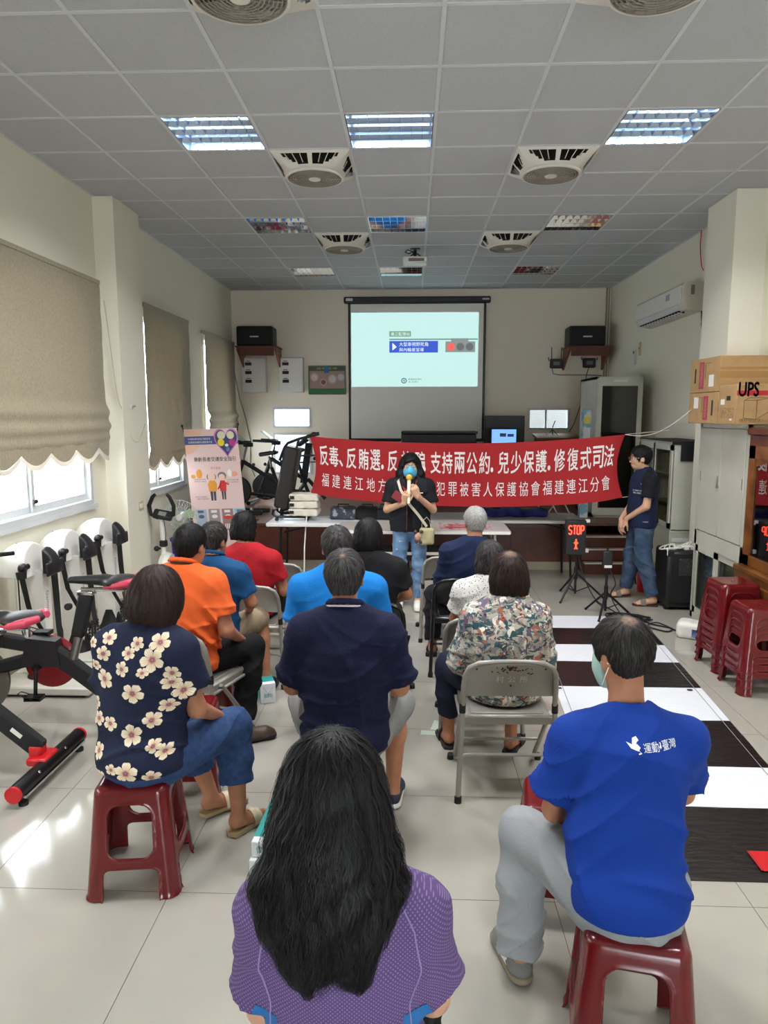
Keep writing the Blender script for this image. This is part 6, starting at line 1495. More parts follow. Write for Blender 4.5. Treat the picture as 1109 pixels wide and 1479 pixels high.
def person(label, x, y, rz, J=None, S=1.0, turn=0, nod=0, tilt=0, skin='skin', h=.010, build=1.0, shirt=None, legs=None, hair=None, shoes=None, face=False,
           hands=None, group=None, belly=0.0, mask=None, glasses=None, footdir=(0, 0), longbody=False):
    t = thing('person', label, 'person', (x, y, 0), math.radians(rz), group)
    D = dict(DEF); D.update(J or {}); D = {k: Vector(v) for k, v in D.items()}
    if S != 1.0:
        D = {k: v*S for k, v in D.items()}
    b = build; tb = b*.90
    Rh = (Matrix.Rotation(math.radians(turn), 3, 'Z') @ Matrix.Rotation(math.radians(nod), 3, 'X') @ Matrix.Rotation(math.radians(tilt), 3, 'Y'))
    hc = D['head']; hs = 1.0*S**.5
    Hp = lambda p: hc + Rh @ (Vector(p)*hs)
    R_ = np.array(Rh); hv = lambda p: tuple(Hp(p)); hr = lambda r: tuple(v*hs for v in r)
    allp = np.array([tuple(v) for v in D.values()] + [tuple(hc + Vector((0, 0, .13)))]); lo = allp.min(0) - .19; hi = allp.max(0) + .17; lo[2] = -.01
    if D['anL'][2] > .0: lo[2] = min(D['anL'][2], D['anR'][2]) - .1
    sy = ((0, 1, 0), 1.45)
    def torso(s, inf, k=.05):
        up = Vector((0, 0, 1))
        s.cap(D['pel'], D['waist'], (.165*tb + inf*1.2), (.150*tb + belly*.6 + inf*1.2), k=.01, sq=sy)
        s.cap(D['waist'], D['chest'], (.150*tb + belly*.6 + inf*1.2), (.170*tb + inf), k=k, sq=(sy[0], 1.42))
        top = D['neck'].lerp(D['chest'], .42)
        s.cap(D['chest'], top, (.170*tb + inf), (.135*tb + inf), k=k, sq=(sy[0], 1.5))
        if belly: s.ell(D['waist'] + Vector((0, .06, .0)), (.15*b + belly, .10 + belly, .15), k=.06)
        s.cap(D['shL'] + Vector((.03, 0, -.01)), D['shR'] + Vector((-.03, 0, -.01)), .058*b + inf, k=.05)
        for q in ('shL', 'shR'): s.cap(D['neck'] + Vector((0, -.015, -.005)), D[q] + Vector((0, -.005, .005)), .045 + inf*.6, .050 + inf, k=.05)
    # ---- body: one continuous skin surface
    s = SDF(lo, hi, h); torso(s, -.012)
    nb = D['neck']; s.cap(nb + Vector((0, -.01, -.05)), Hp((0, -.018, -.055)), .060, .052, k=.03)
    s.ell(hv((0, -.012, .030)), hr((.074, .092, .085)), k=.02, R=R_); s.ell(hv((0, .022, -.03)), hr((.060, .066, .085)), k=.025, R=R_); s.ell(hv((0, .032, -.078)), hr((.040, .046, .034)), k=.025, R=R_)
    for q in (-1, 1):
        s.ell(hv((q*.075, -.004, -.010)), hr((.010, .021, .031)), k=.008, R=R_); s.ell(hv((q*.084, .002, -.006)), hr((.006, .010, .016)), k=.006, R=R_, op='sub')
        if face: s.ell(hv((q*.031, .091, .006)), hr((.017, .012, .010)), k=.010, R=R_, op='sub'); s.ell(hv((q*.038, .062, -.030)), hr((.02, .02, .02)), k=.02, R=R_)
    s.cap(Hp((0, .080, .002)), Hp((0, .099, -.030)), .0085*hs, .0125*hs, k=.012)
    if face:
        s.cap(Hp((-.032, .079, .026)), Hp((.032, .079, .026)), .010, k=.012); s.cap(Hp((-.017, .083, -.056)), Hp((.017, .083, -.056)), .0065, k=.006); s.cap(Hp((-.015, .082, -.067)), Hp((.015, .082, -.067)), .007, k=.006)
    for q in 'LR':
        a, e, w = D['sh' + q], D['el' + q], D['wr' + q]
        s.cap(a, e, .048*b, .038*b, k=.03); s.cap(e, w, .038*b, .025, k=.02)
        hd = (hands or {}).get(q)
        if hd is None: hd = ((w - e).normalized() + Vector((-.3 if q == 'R' else .3, .3, -.25)), (0, 0, 1), 1 if q == 'L' else -1, .35)
        hand(s, w, hd[0], hd[1], hd[2], hd[3], sc=S**.5)
        hp, kn, an = D['hip' + q], D['kn' + q], D['an' + q]
        s.cap(hp, kn, .080*b, .052, k=.04); s.cap(kn, kn.lerp(an, .35) + Vector((0, -.012, 0)), .052, .053, k=.03); s.cap(kn.lerp(an, .35) + Vector((0, -.012, 0)), an, .052, .034, k=.03)
        fd = math.radians(footdir[0 if q == 'L' else 1]); f = Vector((math.sin(fd)*-1, math.cos(fd), 0))
        s.cap(an + Vector((0, 0, -.035)) - f*.02, an + f*.10 + Vector((0, 0, -.058)), .034, .030, k=.03, sq=None); s.cap(an + f*.08 + Vector((0, 0, -.062)), an + f*.145 + Vector((0, 0, -.068)), .032, .020, k=.02)
        if shoes and shoes.get('toes'):
            u = Vector((f.y, -f.x, 0)); sg = 1 if q == 'L' else -1
            for k in range(5): s.cap(an + f*.12 + u*sg*(.026 - .013*k) + Vector((0, 0, -.070)), an + f*(.175 - .007*k) + u*sg*(.028 - .0145*k) + Vector((0, 0, -.074)), .0095, .0085 - .0006*k, k=.003)
    link('body', s.mesh('person_body', 1), M[skin], t)
    # ---- upper garment
    if shirt:
        inf = shirt.get('inf', .016); s = SDF(lo, hi, h); torso(s, inf, k=.07)
        if longbody:
            pass
        s.ell(D['pel'] + Vector((0, -.02, -.02)), (.178*tb + inf, .145*tb + inf, .12), k=.05)
        for q in 'LR':
            a, e, w = D['sh' + q], D['el' + q], D['wr' + q]; fr = shirt.get('sleeve', .72)
            if fr <= 0: continue
            if fr <= 1:
                c_ = a.lerp(e, fr); flare = shirt.get('flare', .012)
                s.cap(a, e, .050*b + inf, .044*b + inf + flare, k=.035, clip=(c_, e - a))
            else:
                s.cap(a, e, .050*b + inf, .046*b + inf, k=.035); s.cap(e, w, .046*b + inf, .034 + inf, k=.03, clip=(e.lerp(w, fr - 1), w - e))
        folds(s, shirt.get('fold', .005), shirt.get('seed', 1) + 3, shirt.get('fz', .68)*S, .40, shirt.get('hem', D['pel'].z - .07))
        hem = shirt.get('hem', D['pel'].z - .07); s.plane((0, 0, hem), (0, -.0, -1))
        # neckline
        nk = nb + Vector((0, -.0, .035 + shirt.get('nk', 0))); s.cap(nk + Vector((0, .015, -.008)), nk + Vector((0, .02, .10)), .062, .075, k=.01, op='sub')
        me = s.mesh('person_shirt', 1); sh = link(shirt.get('name', 'shirt'), me, shirt['m'], t)
        if shirt.get('collar'):
            cg = SDF(nb - Vector((.14, .14, .08)), nb + Vector((.14, .14, .12)), .006); pts = []
            for k in range(17):
                q = 2*PI*(k/16 + .25); r1 = .068; pts.append(nb + Vector((r1*math.cos(q), r1*.95*math.sin(q) + .004, .066 - .022*math.sin(q))))
            for p0, p1 in zip(pts[:-1], pts[1:]): cg.cap(p0, p1, .0085, k=.003); cg.cap(p0 + (p0 - nb)*.16 + Vector((0, 0, -.022)), p1 + (p1 - nb)*.16 + Vector((0, 0, -.022)), .007, k=.012)
            link('collar', cg.mesh('person_collar', 1), shirt['collar'], t)
            if shirt.get('stripe'):
                g = G(); g.tube([p + Vector(((p - nb).x*.20, (p - nb).y*.20, -.022)) for p in pts], .0045, 6); o = obj('collar_stripe', g, shirt['stripe'], t)
        t['_shirt'] = 0; del t['_shirt']
    else: sh = None
    # ---- trousers, shorts
    if legs:
        inf = legs.get('inf', .014); s = SDF(lo, hi, h)
        s.ell(D['pel'] + Vector((0, -.02, -.025)), (.172*tb + inf*.5, .140*tb + inf*.5, .11), k=.03); s.plane((0, 0, (D['waist'].z + .02) if longbody or not shirt else shirt.get('hem', D['pel'].z - .07) + .03), (0, 0, 1))
        for q in 'LR':
            hp, kn, an = D['hip' + q], D['kn' + q], D['an' + q]; fr = legs.get('len', 1.9)
            if fr <= 1: s.cap(hp, kn, .085*b + inf, .060 + inf + legs.get('flare', 0), k=.04, clip=(hp.lerp(kn, fr), kn - hp))
            else:
                s.cap(hp, kn, .085*b + inf, .062 + inf, k=.04); md = kn.lerp(an, .35) + Vector((0, -.012, 0)); s.cap(kn, md, .062 + inf, .058 + inf, k=.03); s.cap(md, an, .058 + inf, legs.get('cuff', .045) + inf, k=.035, clip=(kn.lerp(an, fr - 1), an - kn))
        folds(s, legs.get('fold', .005), 11 + len(label), .35, .5)
        link(legs.get('name', 'trousers'), s.mesh('person_trousers', 1), legs['m'], t)
    # ---- shoes
    if shoes:
        for qi, q in enumerate('LR'):
            an = D['an' + q]; fd = math.radians(footdir[qi]); f = Vector((-math.sin(fd), math.cos(fd), 0)); u = Vector((f.y, -f.x, 0)); zb = an.z - .09
            Rf = Matrix((u, f, Vector((0, 0, 1)))).transposed(); ct = an + f*.055; ct.z = zb
            if shoes['kind'] == 'shoe':
                s = SDF(np.array(ct) - np.array((.18, .18, .01)), np.array(ct) + np.array((.18, .18, .16)), .0065)
                s.cap(ct - f*.075 + Vector((0, 0, .045)), ct + f*.07 + Vector((0, 0, .034)), .041, .038, k=.02); s.cap(ct + f*.07 + Vector((0, 0, .03)), ct + f*.11 + Vector((0, 0, .024)), .040, .028, k=.02)
                if not shoes.get('low'): s.cap(ct - f*.055 + Vector((0, 0, .05)), ct - f*.05 + Vector((0, 0, .085)), .040, .040, k=.02)
                s.plane(ct + Vector((0, 0, .012)), (0, 0, -1)); s.plane(ct + Vector((0, 0, .098)), (0, 0, 1)); so = link('shoe', s.mesh('person_shoe', 1), shoes['m'], t)
                s = SDF(np.array(ct) - np.array((.19, .19, .01)), np.array(ct) + np.array((.19, .19, .06)), .0065)
                s.cap(ct - f*.075 + Vector((0, 0, .012)), ct + f*.105 + Vector((0, 0, .012)), .044, .038, k=.01); s.plane(ct + Vector((0, 0, .026)), (0, 0, 1)); s.plane(ct + Vector((0, 0, .001)), (0, 0, -1)); link('sole', s.mesh('person_sole', 1), shoes['sole'], so)
                if shoes.get('laces'):
                    g = G()
                    for k in range(5): pp = ct + f*(.015 + k*.016); g.tube([pp + u*-.022 + Vector((0, 0, .078 - k*.006)), pp + Vector((0, 0, .084 - k*.006)), pp + u*.022 + Vector((0, 0, .078 - k*.006))], .0028, 6)
                    obj('laces', g, M['white'], so)
                    g = G()
                    for sg in (-1, 1): g.rbox(ct + u*sg*.041 - f*.02 + Vector((0, 0, .05)), (.003, .034, .016), .002, Rf)
                    obj('side_patch', g, M['white'], so)
            else:
                g = G(); pts = [(-.036, -.105), (-.040, -.06), (-.036, 0), (-.046, .06), (-.045, .105), (-.03, .13), (0, .138), (.03, .13), (.044, .105), (.046, .06), (.036, 0), (.040, -.06), (.036, -.105), (0, -.12)]
                n0 = Vector(ct); sl = G().prism(pts, 0, .018, org=n0 + Vector((0, 0, 0)), ux=tuple(u), uy=tuple(f)); so = obj('sandal', sl, shoes['sole'], t, False)
                g = G()
                for off, hh in ((.045, .050), (.020, .062)):
                    g.strap([n0 + f*off + u*(.046*math.cos(a)) + Vector((0, 0, .014 + hh*math.sin(a))) for a in np.linspace(0, PI, 11)], .026, .004, f)
                obj('strap', g, shoes['m'], so)
    # ---- hair
    if hair:
        hh = min(h, .008); st = hair['style']; hl = np.array(Hp((0, 0, 0))); ext = .17 if st != 'long' else .26
        s = SDF(hl - (ext, ext, .17 if st in ('short', 'crop') else (.36 if st == 'wavy' else .62 if st == 'long' else .26)), hl + (ext, ext, .19), hh)
        th = hair.get('thick', .8)
        s.ell(hv((0, -.014, .036)), hr((.080 + .007*th, .097 + .007*th, .090 + .008*th)), k=.01, R=R_); s.ell(hv((0, -.046, -.020)), hr((.060, .046, .056)) if st in ('short', 'crop') else hr((.068, .052, .060)), k=.02, R=R_)
        if st in ('short', 'crop'):
            s.ell(hv((0, .085, -.050)), hr((.085, .080, .105)), k=.008, R=R_, op='sub')
            for q in (-1, 1): s.ell(hv((q*.088, .006, -.026)), hr((.027, .034, .046)), k=.008, R=R_, op='sub')
            s.plane(hv((0, 0, -.078 - hair.get('nape', 0))), tuple(Rh @ Vector((0, -.35, -1))))
        elif st == 'bob':
            L = hair.get('len', .10); s.ell(hv((0, -.020, -.02)), hr((.098*th, .100*th, .115)), k=.03, R=R_); s.cap(Hp((-.045, -.03, -.03)), Hp((-.05, -.03, -L + .02)), .050, .042, k=.03); s.cap(Hp((.045, -.03, -.03)), Hp((.05, -.03, -L + .02)), .050, .042, k=.03)
            s.ell(hv((0, .100, -.055)), hr((.070, .085, .105)), k=.01, R=R_, op='sub'); s.plane(hv((0, 0, -L)), tuple(Rh @ Vector((0, -.1, -1))))
        elif st == 'wavy':
            for q in (-1, 1):
                s.cap(Hp((q*.065, -.015, .03)), Hp((q*.092, -.008, -.09)), .036, .040, k=.03); s.cap(Hp((q*.092, -.008, -.09)), Hp((q*.108, .015, -.175)), .040, .028, k=.03)
            s.cap(Hp((0, -.06, 0)), Hp((0, -.07, -.17)), .085, .07, k=.04); s.ell(hv((0, .105, -.036)), hr((.072, .090, .108)), k=.01, R=R_, op='sub')
            s.cap(Hp((-.035, .076, .068)), Hp((.03, .085, .045)), .018, .014, k=.02)
            X, Y, Z = s.grid(); s.F += (.008*np.sin(70*Z + 30*X)*np.sin(55*X + 20*Z)*np.clip((hl[2] - Z)*8, 0, 1)).astype(np.float32)
        elif st == 'long':
            for a0, b0, r0, r1 in (((0, -.02, .02), (0, -.07, -.10), .092, .098), ((0, -.07, -.10), (0, -.085, -.20), .098, .092), ((-.045, -.03, -.03), (-.085, -.06, -.19), .055, .055), ((.045, -.03, -.03), (.085, -.06, -.19), .055, .055),
                                   ((-.04, -.075, -.19), (-.055, -.10, -.285), .07, .030), ((.04, -.075, -.19), (.045, -.10, -.30), .07, .030), ((.0, -.08, -.2), (0, -.10, -.29), .07, .035)):
                s.cap(Hp(a0), Hp(b0), r0, r1, k=.05, sq=((0, 1, 0), 1.25))
            s.ell(hv((0, .100, -.055)), hr((.065, .085, .105)), k=.01, R=R_, op='sub')
            X, Y, Z = s.grid(); zz = np.clip((hl[2] + .02 - Z)*5, 0, 1)
            s.F += (.007*np.sin(60*X + 9*np.sin(9*Z))*zz + .005*np.sin(34*X + 40*Z*.3 + 20*Y)*zz).astype(np.float32)
        X, Y, Z = s.grid(); w0 = Hp(hair.get('whorl', (.01, -.06, .09))); th_ = np.arctan2(X - w0.x + .02*np.sin(25*Z), Y - w0.y)
        s.F += (.0016*np.sin(th_*31 + 20*Z) + .0013*np.sin(th_*19 - 30*Z) + .0010*np.sin(120*Z + 9*th_)).astype(np.float32)
        if st == 'bob': s.F = np.maximum(s.F, ((hl[2] - hair.get('len', .10)*hs + .010*np.sin(th_*23) + .007*np.sin(th_*41 + 2)) - Z).astype(np.float32))
        me = s.mesh('person_hair', 1); ho = link('hair', me, hair['m'], t)
        if hair.get('n', 0):
            co = np.empty(len(me.vertices)*3, np.float32); me.vertices.foreach_get('co', co); co = co.reshape(-1, 3).astype(float); rg = np.random.default_rng(len(label))
            wh = np.array(Hp(hair.get('whorl', (0.01, -.075, .085))))
            if hair.get('bald'):
                me.materials.clear(); me.materials.append(hair_mat('thin_crown_hair_%d' % len(bpy.data.materials), hair['cols'][0], hair['cols'][1], tuple(wh), c(150, 118, 98), hair['bald']*1.5))
                co = co[(np.linalg.norm(co - wh, axis=1) > hair['bald']*.9)]
            if st in ('long', 'wavy', 'bob'): cand = co[co[:, 2] > hl[2] - (.30 if st == 'long' else .08)]
            else: cand = co
            stp = cand[rg.integers(0, len(cand), hair['n'])] + rg.normal(0, .002, (hair['n'], 3))
            g_ = hair.get('grav', .4)
            def flow(P):
                d = P - wh; d /= np.maximum(np.linalg.norm(d, axis=1), 1e-6)[:, None]; d[:, 2] -= g_; return d
            strands('hair_strands', s, stp, flow, hair.get('steps', 6), hair.get('step', .007), hair.get('w', .0016), hair.get('m2', hair['m']), ho, lift=hair.get('lift', (.0005, .004)), wave=hair.get('wave', .0008), seed=len(label), wander=hair.get('wander', .12))
    # ---- eyes, brows, mask, glasses
    if face:
        for q in (-1, 1):
            e = obj('eye', G().ball(Hp((q*.031, .0750, .005)), .0090, 8), M['white'], t); obj('iris', G().ball(Hp((q*.031, .0808, .005)), .0050, 6), M['black'], e)
            obj('eyebrow', G().tube([Hp((q*.018, .091, .030)), Hp((q*.034, .089, .034)), Hp((q*.048, .080, .029))], .0028, 6), M['black'], t)
        if not mask: obj('lips', G().tube([Hp((-.020, .083, -.061)), Hp((-.008, .0905, -.059)), Hp((.008, .0905, -.059)), Hp((.020, .083, -.061))], [.002, .0045, .0045, .002], 6), mat('lip_pink_' + str(len(label)), c(158, 92, 84), .5), t)
    if mask:
        s = SDF(hl_ := np.array(Hp((0, .03, -.05))) - .12, hl_ + .24, .006)
        s.ell(hv((0, .012, -.055)), hr((.071, .088, .085)), k=.01, R=R_); s.cap(Hp((0, .094, -.012)), Hp((0, .100, -.055)), .014, k=.05)
        for pt, nn in (((0, 0, -.006), (0, -.05, 1)), ((0, 0, -.105), (0, 0, -1)), ((0, .020, 0), (0, -1, 0))): s.plane(Hp(pt), tuple(Rh @ Vector(nn)))
        mk = link('face_mask', s.mesh('mask', 1), mask, t)
        g = G()
        for q in (-1, 1):
            for z in (-.018, -.092): g.tube([Hp((q*.062, .030, z)), Hp((q*.076, .0, z*.6)), Hp((q*.083, -.022, -.012 if z > -.05 else -.024))], .0018, 5)
        obj('ear_loop', g, M['white'], mk)
        g = G()
        for z in (-.035, -.055, -.075): g.tube([Hp((.055*math.sin(a), .012 + .094*math.cos(a), z)) for a in np.linspace(-.75, .75, 9)], .0014, 5)
        obj('pleat', g, mask, mk)
    if glasses:
        g = G()
        for q in (-1, 1):
            g.tube([Hp((q*(.033 + .023*math.cos(a)), .101, .002 + .018*math.sin(a))) for a in np.linspace(0, 2*PI, 16, endpoint=False)], .0017, 6, closed=True); g.tube([Hp((q*.056, .100, .006)), Hp((q*.078, .06, .008)), Hp((q*.080, -.005, .008))], .0016, 6)
        g.tube([Hp((-.010, .102, .006)), Hp((.010, .102, .006))], .0017, 6); gl = obj('glasses', g, glasses, t)
        g = G()
        for q in (-1, 1): g.add([Hp((q*(.033 + .022*math.cos(a)), .101, .002 + .017*math.sin(a))) for a in np.linspace(0, 2*PI, 16, endpoint=False)], [tuple(range(16))])
        obj('lens', g, M['lens'], gl, False)
    return t, sh, D, Hp
M['lens'] = glass_mat('spectacle_lens', refl=.0)

def on_cloth(o, pts2, fs, org, ux, uz, ray, lift=.0015):
    """print laid on a garment: 2D points are dropped along ray onto the garment's surface"""
    dg = None; me = o.data; bv = BVHTree.FromPolygons([v.co[:] for v in me.vertices], [tuple(p.vertices) for p in me.polygons])
    out = []; org, ux, uz, ray = Vector(org), Vector(ux), Vector(uz), Vector(ray).normalized()
    for a, b in pts2:
        p = org + ux*a + uz*b; hit = bv.ray_cast(p, ray)
        out.append((hit[0] + hit[1]*lift) if hit[0] is not None else None)
    last = next((q for q in out if q is not None), org)
    bad = [q is None for q in out]; on_cloth.bad = bad
    return [last if q is None else q for q in out]
# garment materials
def cloth(name, col, rough=.85, b=(140, .25), var=None): return mat(name, col, rough, bump=b, var=var, spec=.25)
DENIM = cloth('blue_denim', c(40, 62, 100), var=(30, c(54, 78, 118), .4, .7)); DENIM2 = cloth('light_washed_denim', c(92, 122, 158), var=(7, c(128, 156, 188), .42, .66)); DENIM3 = cloth('grey_blue_denim', c(52, 68, 90), var=(8, c(74, 92, 116), .42, .68))
HB = hair_mat('black_hair', c(18, 16, 16), c(34, 30, 30)); HBS = strand_mat('black_hair_strand', c(24, 22, 22))
HD = hair_mat('dark_brown_hair', c(30, 21, 18), c(44, 31, 26)); HDS = strand_mat('dark_brown_strand', c(42, 29, 24), .35, 2.2)
HG = hair_mat('silver_grey_hair', c(150, 148, 144), c(186, 184, 180)); HGS = strand_mat('silver_strand', c(170, 168, 164), .5, 1.4)
HSP = strand_mat('grey_black_strand', c(44, 42, 42), .25, 3.4)

# --- hibiscus flowers printed on the navy blouse
def flower_material():
    m = cloth('hibiscus_print', c(232, 214, 184)); N, L = m.node_tree.nodes, m.node_tree.links; uv = N.new('ShaderNodeUVMap'); sep = N.new('ShaderNodeSeparateXYZ'); L.new(uv.outputs[0], sep.inputs[0])
    def mth(op, a, b=None, cl=False):
        n = N.new('ShaderNodeMath'); n.operation = op; n.use_clamp = cl
        for k, v in enumerate((a, b)):
            if v is None: continue
            if isinstance(v, (int, float)): n.inputs[k].default_value = v
            else: L.new(v, n.inputs[k])
        return n.outputs[0]
    r, a = sep.outputs[0], mth('MULTIPLY', sep.outputs[1], 2*PI)      # u = radius share, v = turn
    def mix(f, a_, b_):
        n = N.new('ShaderNodeMix'); n.data_type = 'RGBA'; L.new(f, n.inputs[0])
        for k, v in ((6, a_), (7, b_)):
            if isinstance(v, tuple): n.inputs[k].default_value = v
            else: L.new(v, n.inputs[k])
        return n.outputs[2]
    pet = mth('ABSOLUTE', mth('SINE', mth('MULTIPLY', a, 2.5))); vein = mth('SUBTRACT', 1, mth('POWER', mth('ABSOLUTE', mth('SINE', mth('MULTIPLY', a, 12.5))), .4))
    col = mix(r, c(222, 190, 148), c(240, 226, 202)); col = mix(mth('MULTIPLY', mth('MULTIPLY', vein, 1.3), mth('SUBTRACT', 1.1, r), True), col, c(116, 76, 60))
    col = mix(mth('MULTIPLY', mth('SUBTRACT', .28, pet), 2.4, True), col, c(84, 54, 54)); col = mix(mth('MULTIPLY', mth('SUBTRACT', .40, r), 4, True), col, c(150, 40, 50)); col = mix(mth('MULTIPLY', mth('SUBTRACT', .16, r), 9, True), col, c(126, 136, 176)); col = mix(mth('MULTIPLY', mth('SUBTRACT', r, .93), 9, True), col, c(90, 70, 64))
    L.new(col, N['Principled BSDF'].inputs['Base Color']); return m
FLOWERS = [(-.045, .385, .032, .7), (-.155, .335, .050, 1.3), (.015, .300, .050, .4), (.185, .335, .040, .9), (-.185, .185, .032, 1.9), (-.105, .180, .036, .5), (.015, .150, .046, 1.2), (.110, .205, .038, .1),
           (-.245, .130, .034, .8), (-.165, .075, .032, .2), (.02, .03, .050, 2.2), (.125, .115, .028, .3), (.13, .01, .034, 1), (-.13, -.005, .030, 1.7), (-.205, .0, .040, .6), (-.225, .23, .03, .6), (-.20, -.05, .036, .2), (-.06, .035, .030, .9), (.17, .25, .036, .5), (.17, .09, .03, .2), (.06, .375, .026, .4), (-.215, .38, .030, .4), (.10, .42, .05, .2), (-.16, .43, .036, .8), (-.02, .44, .03, .1), (.19, .37, .035, .3), (.235, .30, .042, .3), (.25, .225, .028, 1.1), (-.14, .485, .036, .9), (.02, .475, .03, .3), (.13, .48, .045, .5), (-.24, .46, .03, 0)]
def put_flowers(sh, S_=.84):
    g = G(); uvs = []; n, m_ = 40, 5
    for x, z, s_, a_ in FLOWERS:
        P2 = [(x*S_, z*1.10 + .505)]; U = [(0, 0)]; sq_ = .72 + .28*abs(math.sin(a_*7))
        for j in range(1, m_ + 1):
            for k in range(n):
                q = 2*PI*k/n; e = .60 + .40*abs(math.sin(2.5*q))**.45 + .035*math.sin(q*13); r = s_*e*j/m_; P2.append((x*S_ + r*math.cos(q + a_), z*1.10 + .505 + r*math.sin(q + a_)*sq_)); U.append((j/m_, k/n))
        pts = on_cloth(sh, P2, None, (0, -.7, 0), (1, 0, 0), (0, 0, 1), (0, 1, 0), .0016); fs = [(0, 1 + k, 1 + (k+1) % n) for k in range(n)] + [(1 + (j-1)*n + k, 1 + j*n + k, 1 + j*n + (k+1) % n, 1 + (j-1)*n + (k+1) % n) for j in range(1, m_) for k in range(n)]
        bad = on_cloth.bad; ok = lambda f: all(not bad[i] and abs(pts[i][1] - pts[f[0]][1]) < .05 for i in f); fs = [f for f in fs if ok(f)]
        o = len(g.v); g.v.extend([tuple(p) for p in pts]); g.f.extend([tuple(i + o for i in f) for f in fs])
        for f in fs:
            vs_ = [U[i] for i in f]
            if len(f) == 3: vs_[0] = (0, vs_[1][1])
            if max(v[1] for v in vs_) - min(v[1] for v in vs_) > .5: vs_ = [(a, b + 1 if b < .5 else b) for a, b in vs_]
            uvs += vs_
    me = bpy.data.meshes.new('flowers'); me.from_pydata(g.v, [], g.f); me.polygons.foreach_set('use_smooth', [True]*len(me.polygons)); ul = me.uv_layers.new(name='UVMap'); ul.data.foreach_set('uv', np.array(uvs, np.float32).ravel())
    tag(link('flower_print', me, flower_material(), sh), kind='stuff')
def leafy_cloth():
    m = cloth('leafy_print_cloth', c(186, 182, 168)); nt = m.node_tree; N, L = nt.nodes, nt.links; tc = N.new('ShaderNodeTexCoord'); out = None
    for k, (sc, lo_, hi_, col, st) in enumerate(((9, .50, .54, (150, 146, 140), (1, 1, 1.6)), (11, .53, .55, (58, 92, 98), (1, 1, 1.7)), (13, .60, .62, (110, 96, 116), (1.6, 1, 1)), (12, .63, .65, (176, 104, 84), (1, 1, 1.4)), (15, .66, .675, (140, 54, 50), (1.3, 1, 1)), (24, .64, .66, (50, 50, 54), (1, 1, 2)), (17, .62, .65, (232, 226, 214), (1, 1, 1)))):
        mp = N.new('ShaderNodeMapping'); mp.inputs['Location'].default_value = (k*3.7, k*1.9, k*5.3); mp.inputs['Scale'].default_value = st; mp.inputs['Rotation'].default_value = (0, .5*k, 0); L.new(tc.outputs['Object'], mp.inputs[0])
        n = N.new('ShaderNodeTexNoise'); n.inputs['Scale'].default_value = sc*1.25; n.inputs['Detail'].default_value = 2.0; n.inputs['Distortion'].default_value = 1.2; L.new(mp.outputs[0], n.inputs[0])
        mr = N.new('ShaderNodeMapRange'); mr.inputs[1].default_value = lo_; mr.inputs[2].default_value = hi_; L.new(n.outputs['Fac'], mr.inputs[0]); mx = N.new('ShaderNodeMix'); mx.data_type = 'RGBA'; mx.inputs[7].default_value = c(*col); L.new(mr.outputs[0], mx.inputs[0])
        if out is None: mx.inputs[6].default_value = c(186, 182, 168)
        else: L.new(out, mx.inputs[6])
        out = mx.outputs[2]
    L.new(out, N['Principled BSDF'].inputs['Base Color']); return m
def dotted_cloth(name, base, dot, sc, lim, dark=None):
    m = cloth(name, base); nt = m.node_tree; N, L = nt.nodes, nt.links; tc = N.new('ShaderNodeTexCoord'); mp = N.new('ShaderNodeMapping'); mp.inputs['Rotation'].default_value = (0, .78, 0); mp.inputs['Scale'].default_value = (1, .001, 1); L.new(tc.outputs['Object'], mp.inputs[0])
    v = N.new('ShaderNodeTexVoronoi'); v.inputs['Scale'].default_value = sc; v.inputs['Randomness'].default_value = lim[1]; L.new(mp.outputs[0], v.inputs['Vector'])
    mr = N.new('ShaderNodeMapRange'); mr.inputs[1].default_value = lim[0]; mr.inputs[2].default_value = lim[0] + .08; mr.inputs[3].default_value = 1; mr.inputs[4].default_value = 0; L.new(v.outputs['Distance'], mr.inputs[0])
    mx = N.new('ShaderNodeMix'); mx.data_type = 'RGBA'; mx.inputs[6].default_value = base; mx.inputs[7].default_value = dot; L.new(mr.outputs[0], mx.inputs[0]); L.new(mx.outputs[2], N['Principled BSDF'].inputs['Base Color']); return m

SHOE_W = dict(kind='shoe', m=mat('white_leather', c(228, 224, 216), .5), sole=mat('white_sole', c(214, 208, 198), .6), low=True)
SHOE_BR = dict(kind='shoe', m=mat('brown_leather', c(78, 62, 50), .5, var=(20, c(96, 78, 62), .4, .7)), sole=mat('dark_sole', c(34, 30, 28), .7))
SHOE_BK = dict(kind='shoe', m=M['black'], sole=M['rubber'], low=True)
SHOE_NV = dict(kind='shoe', m=mat('navy_canvas', c(44, 50, 64), .8), sole=M['white'], low=True)
SHOE_GR = dict(kind='shoe', m=mat('grey_suede', c(112, 112, 108), .8), sole=mat('tan_grey_sole', c(126, 116, 96), .7), laces=True)
SAND_B = dict(kind='sandal', m=mat('beige_leather', c(206, 190, 160), .5), sole=mat('cork_sole', c(160, 136, 100), .7), toes=True)
SAND_K = dict(kind='sandal', m=mat('black_strap', c(30, 28, 28), .5), sole=mat('dark_sandal_sole', c(42, 36, 34), .7), toes=True)

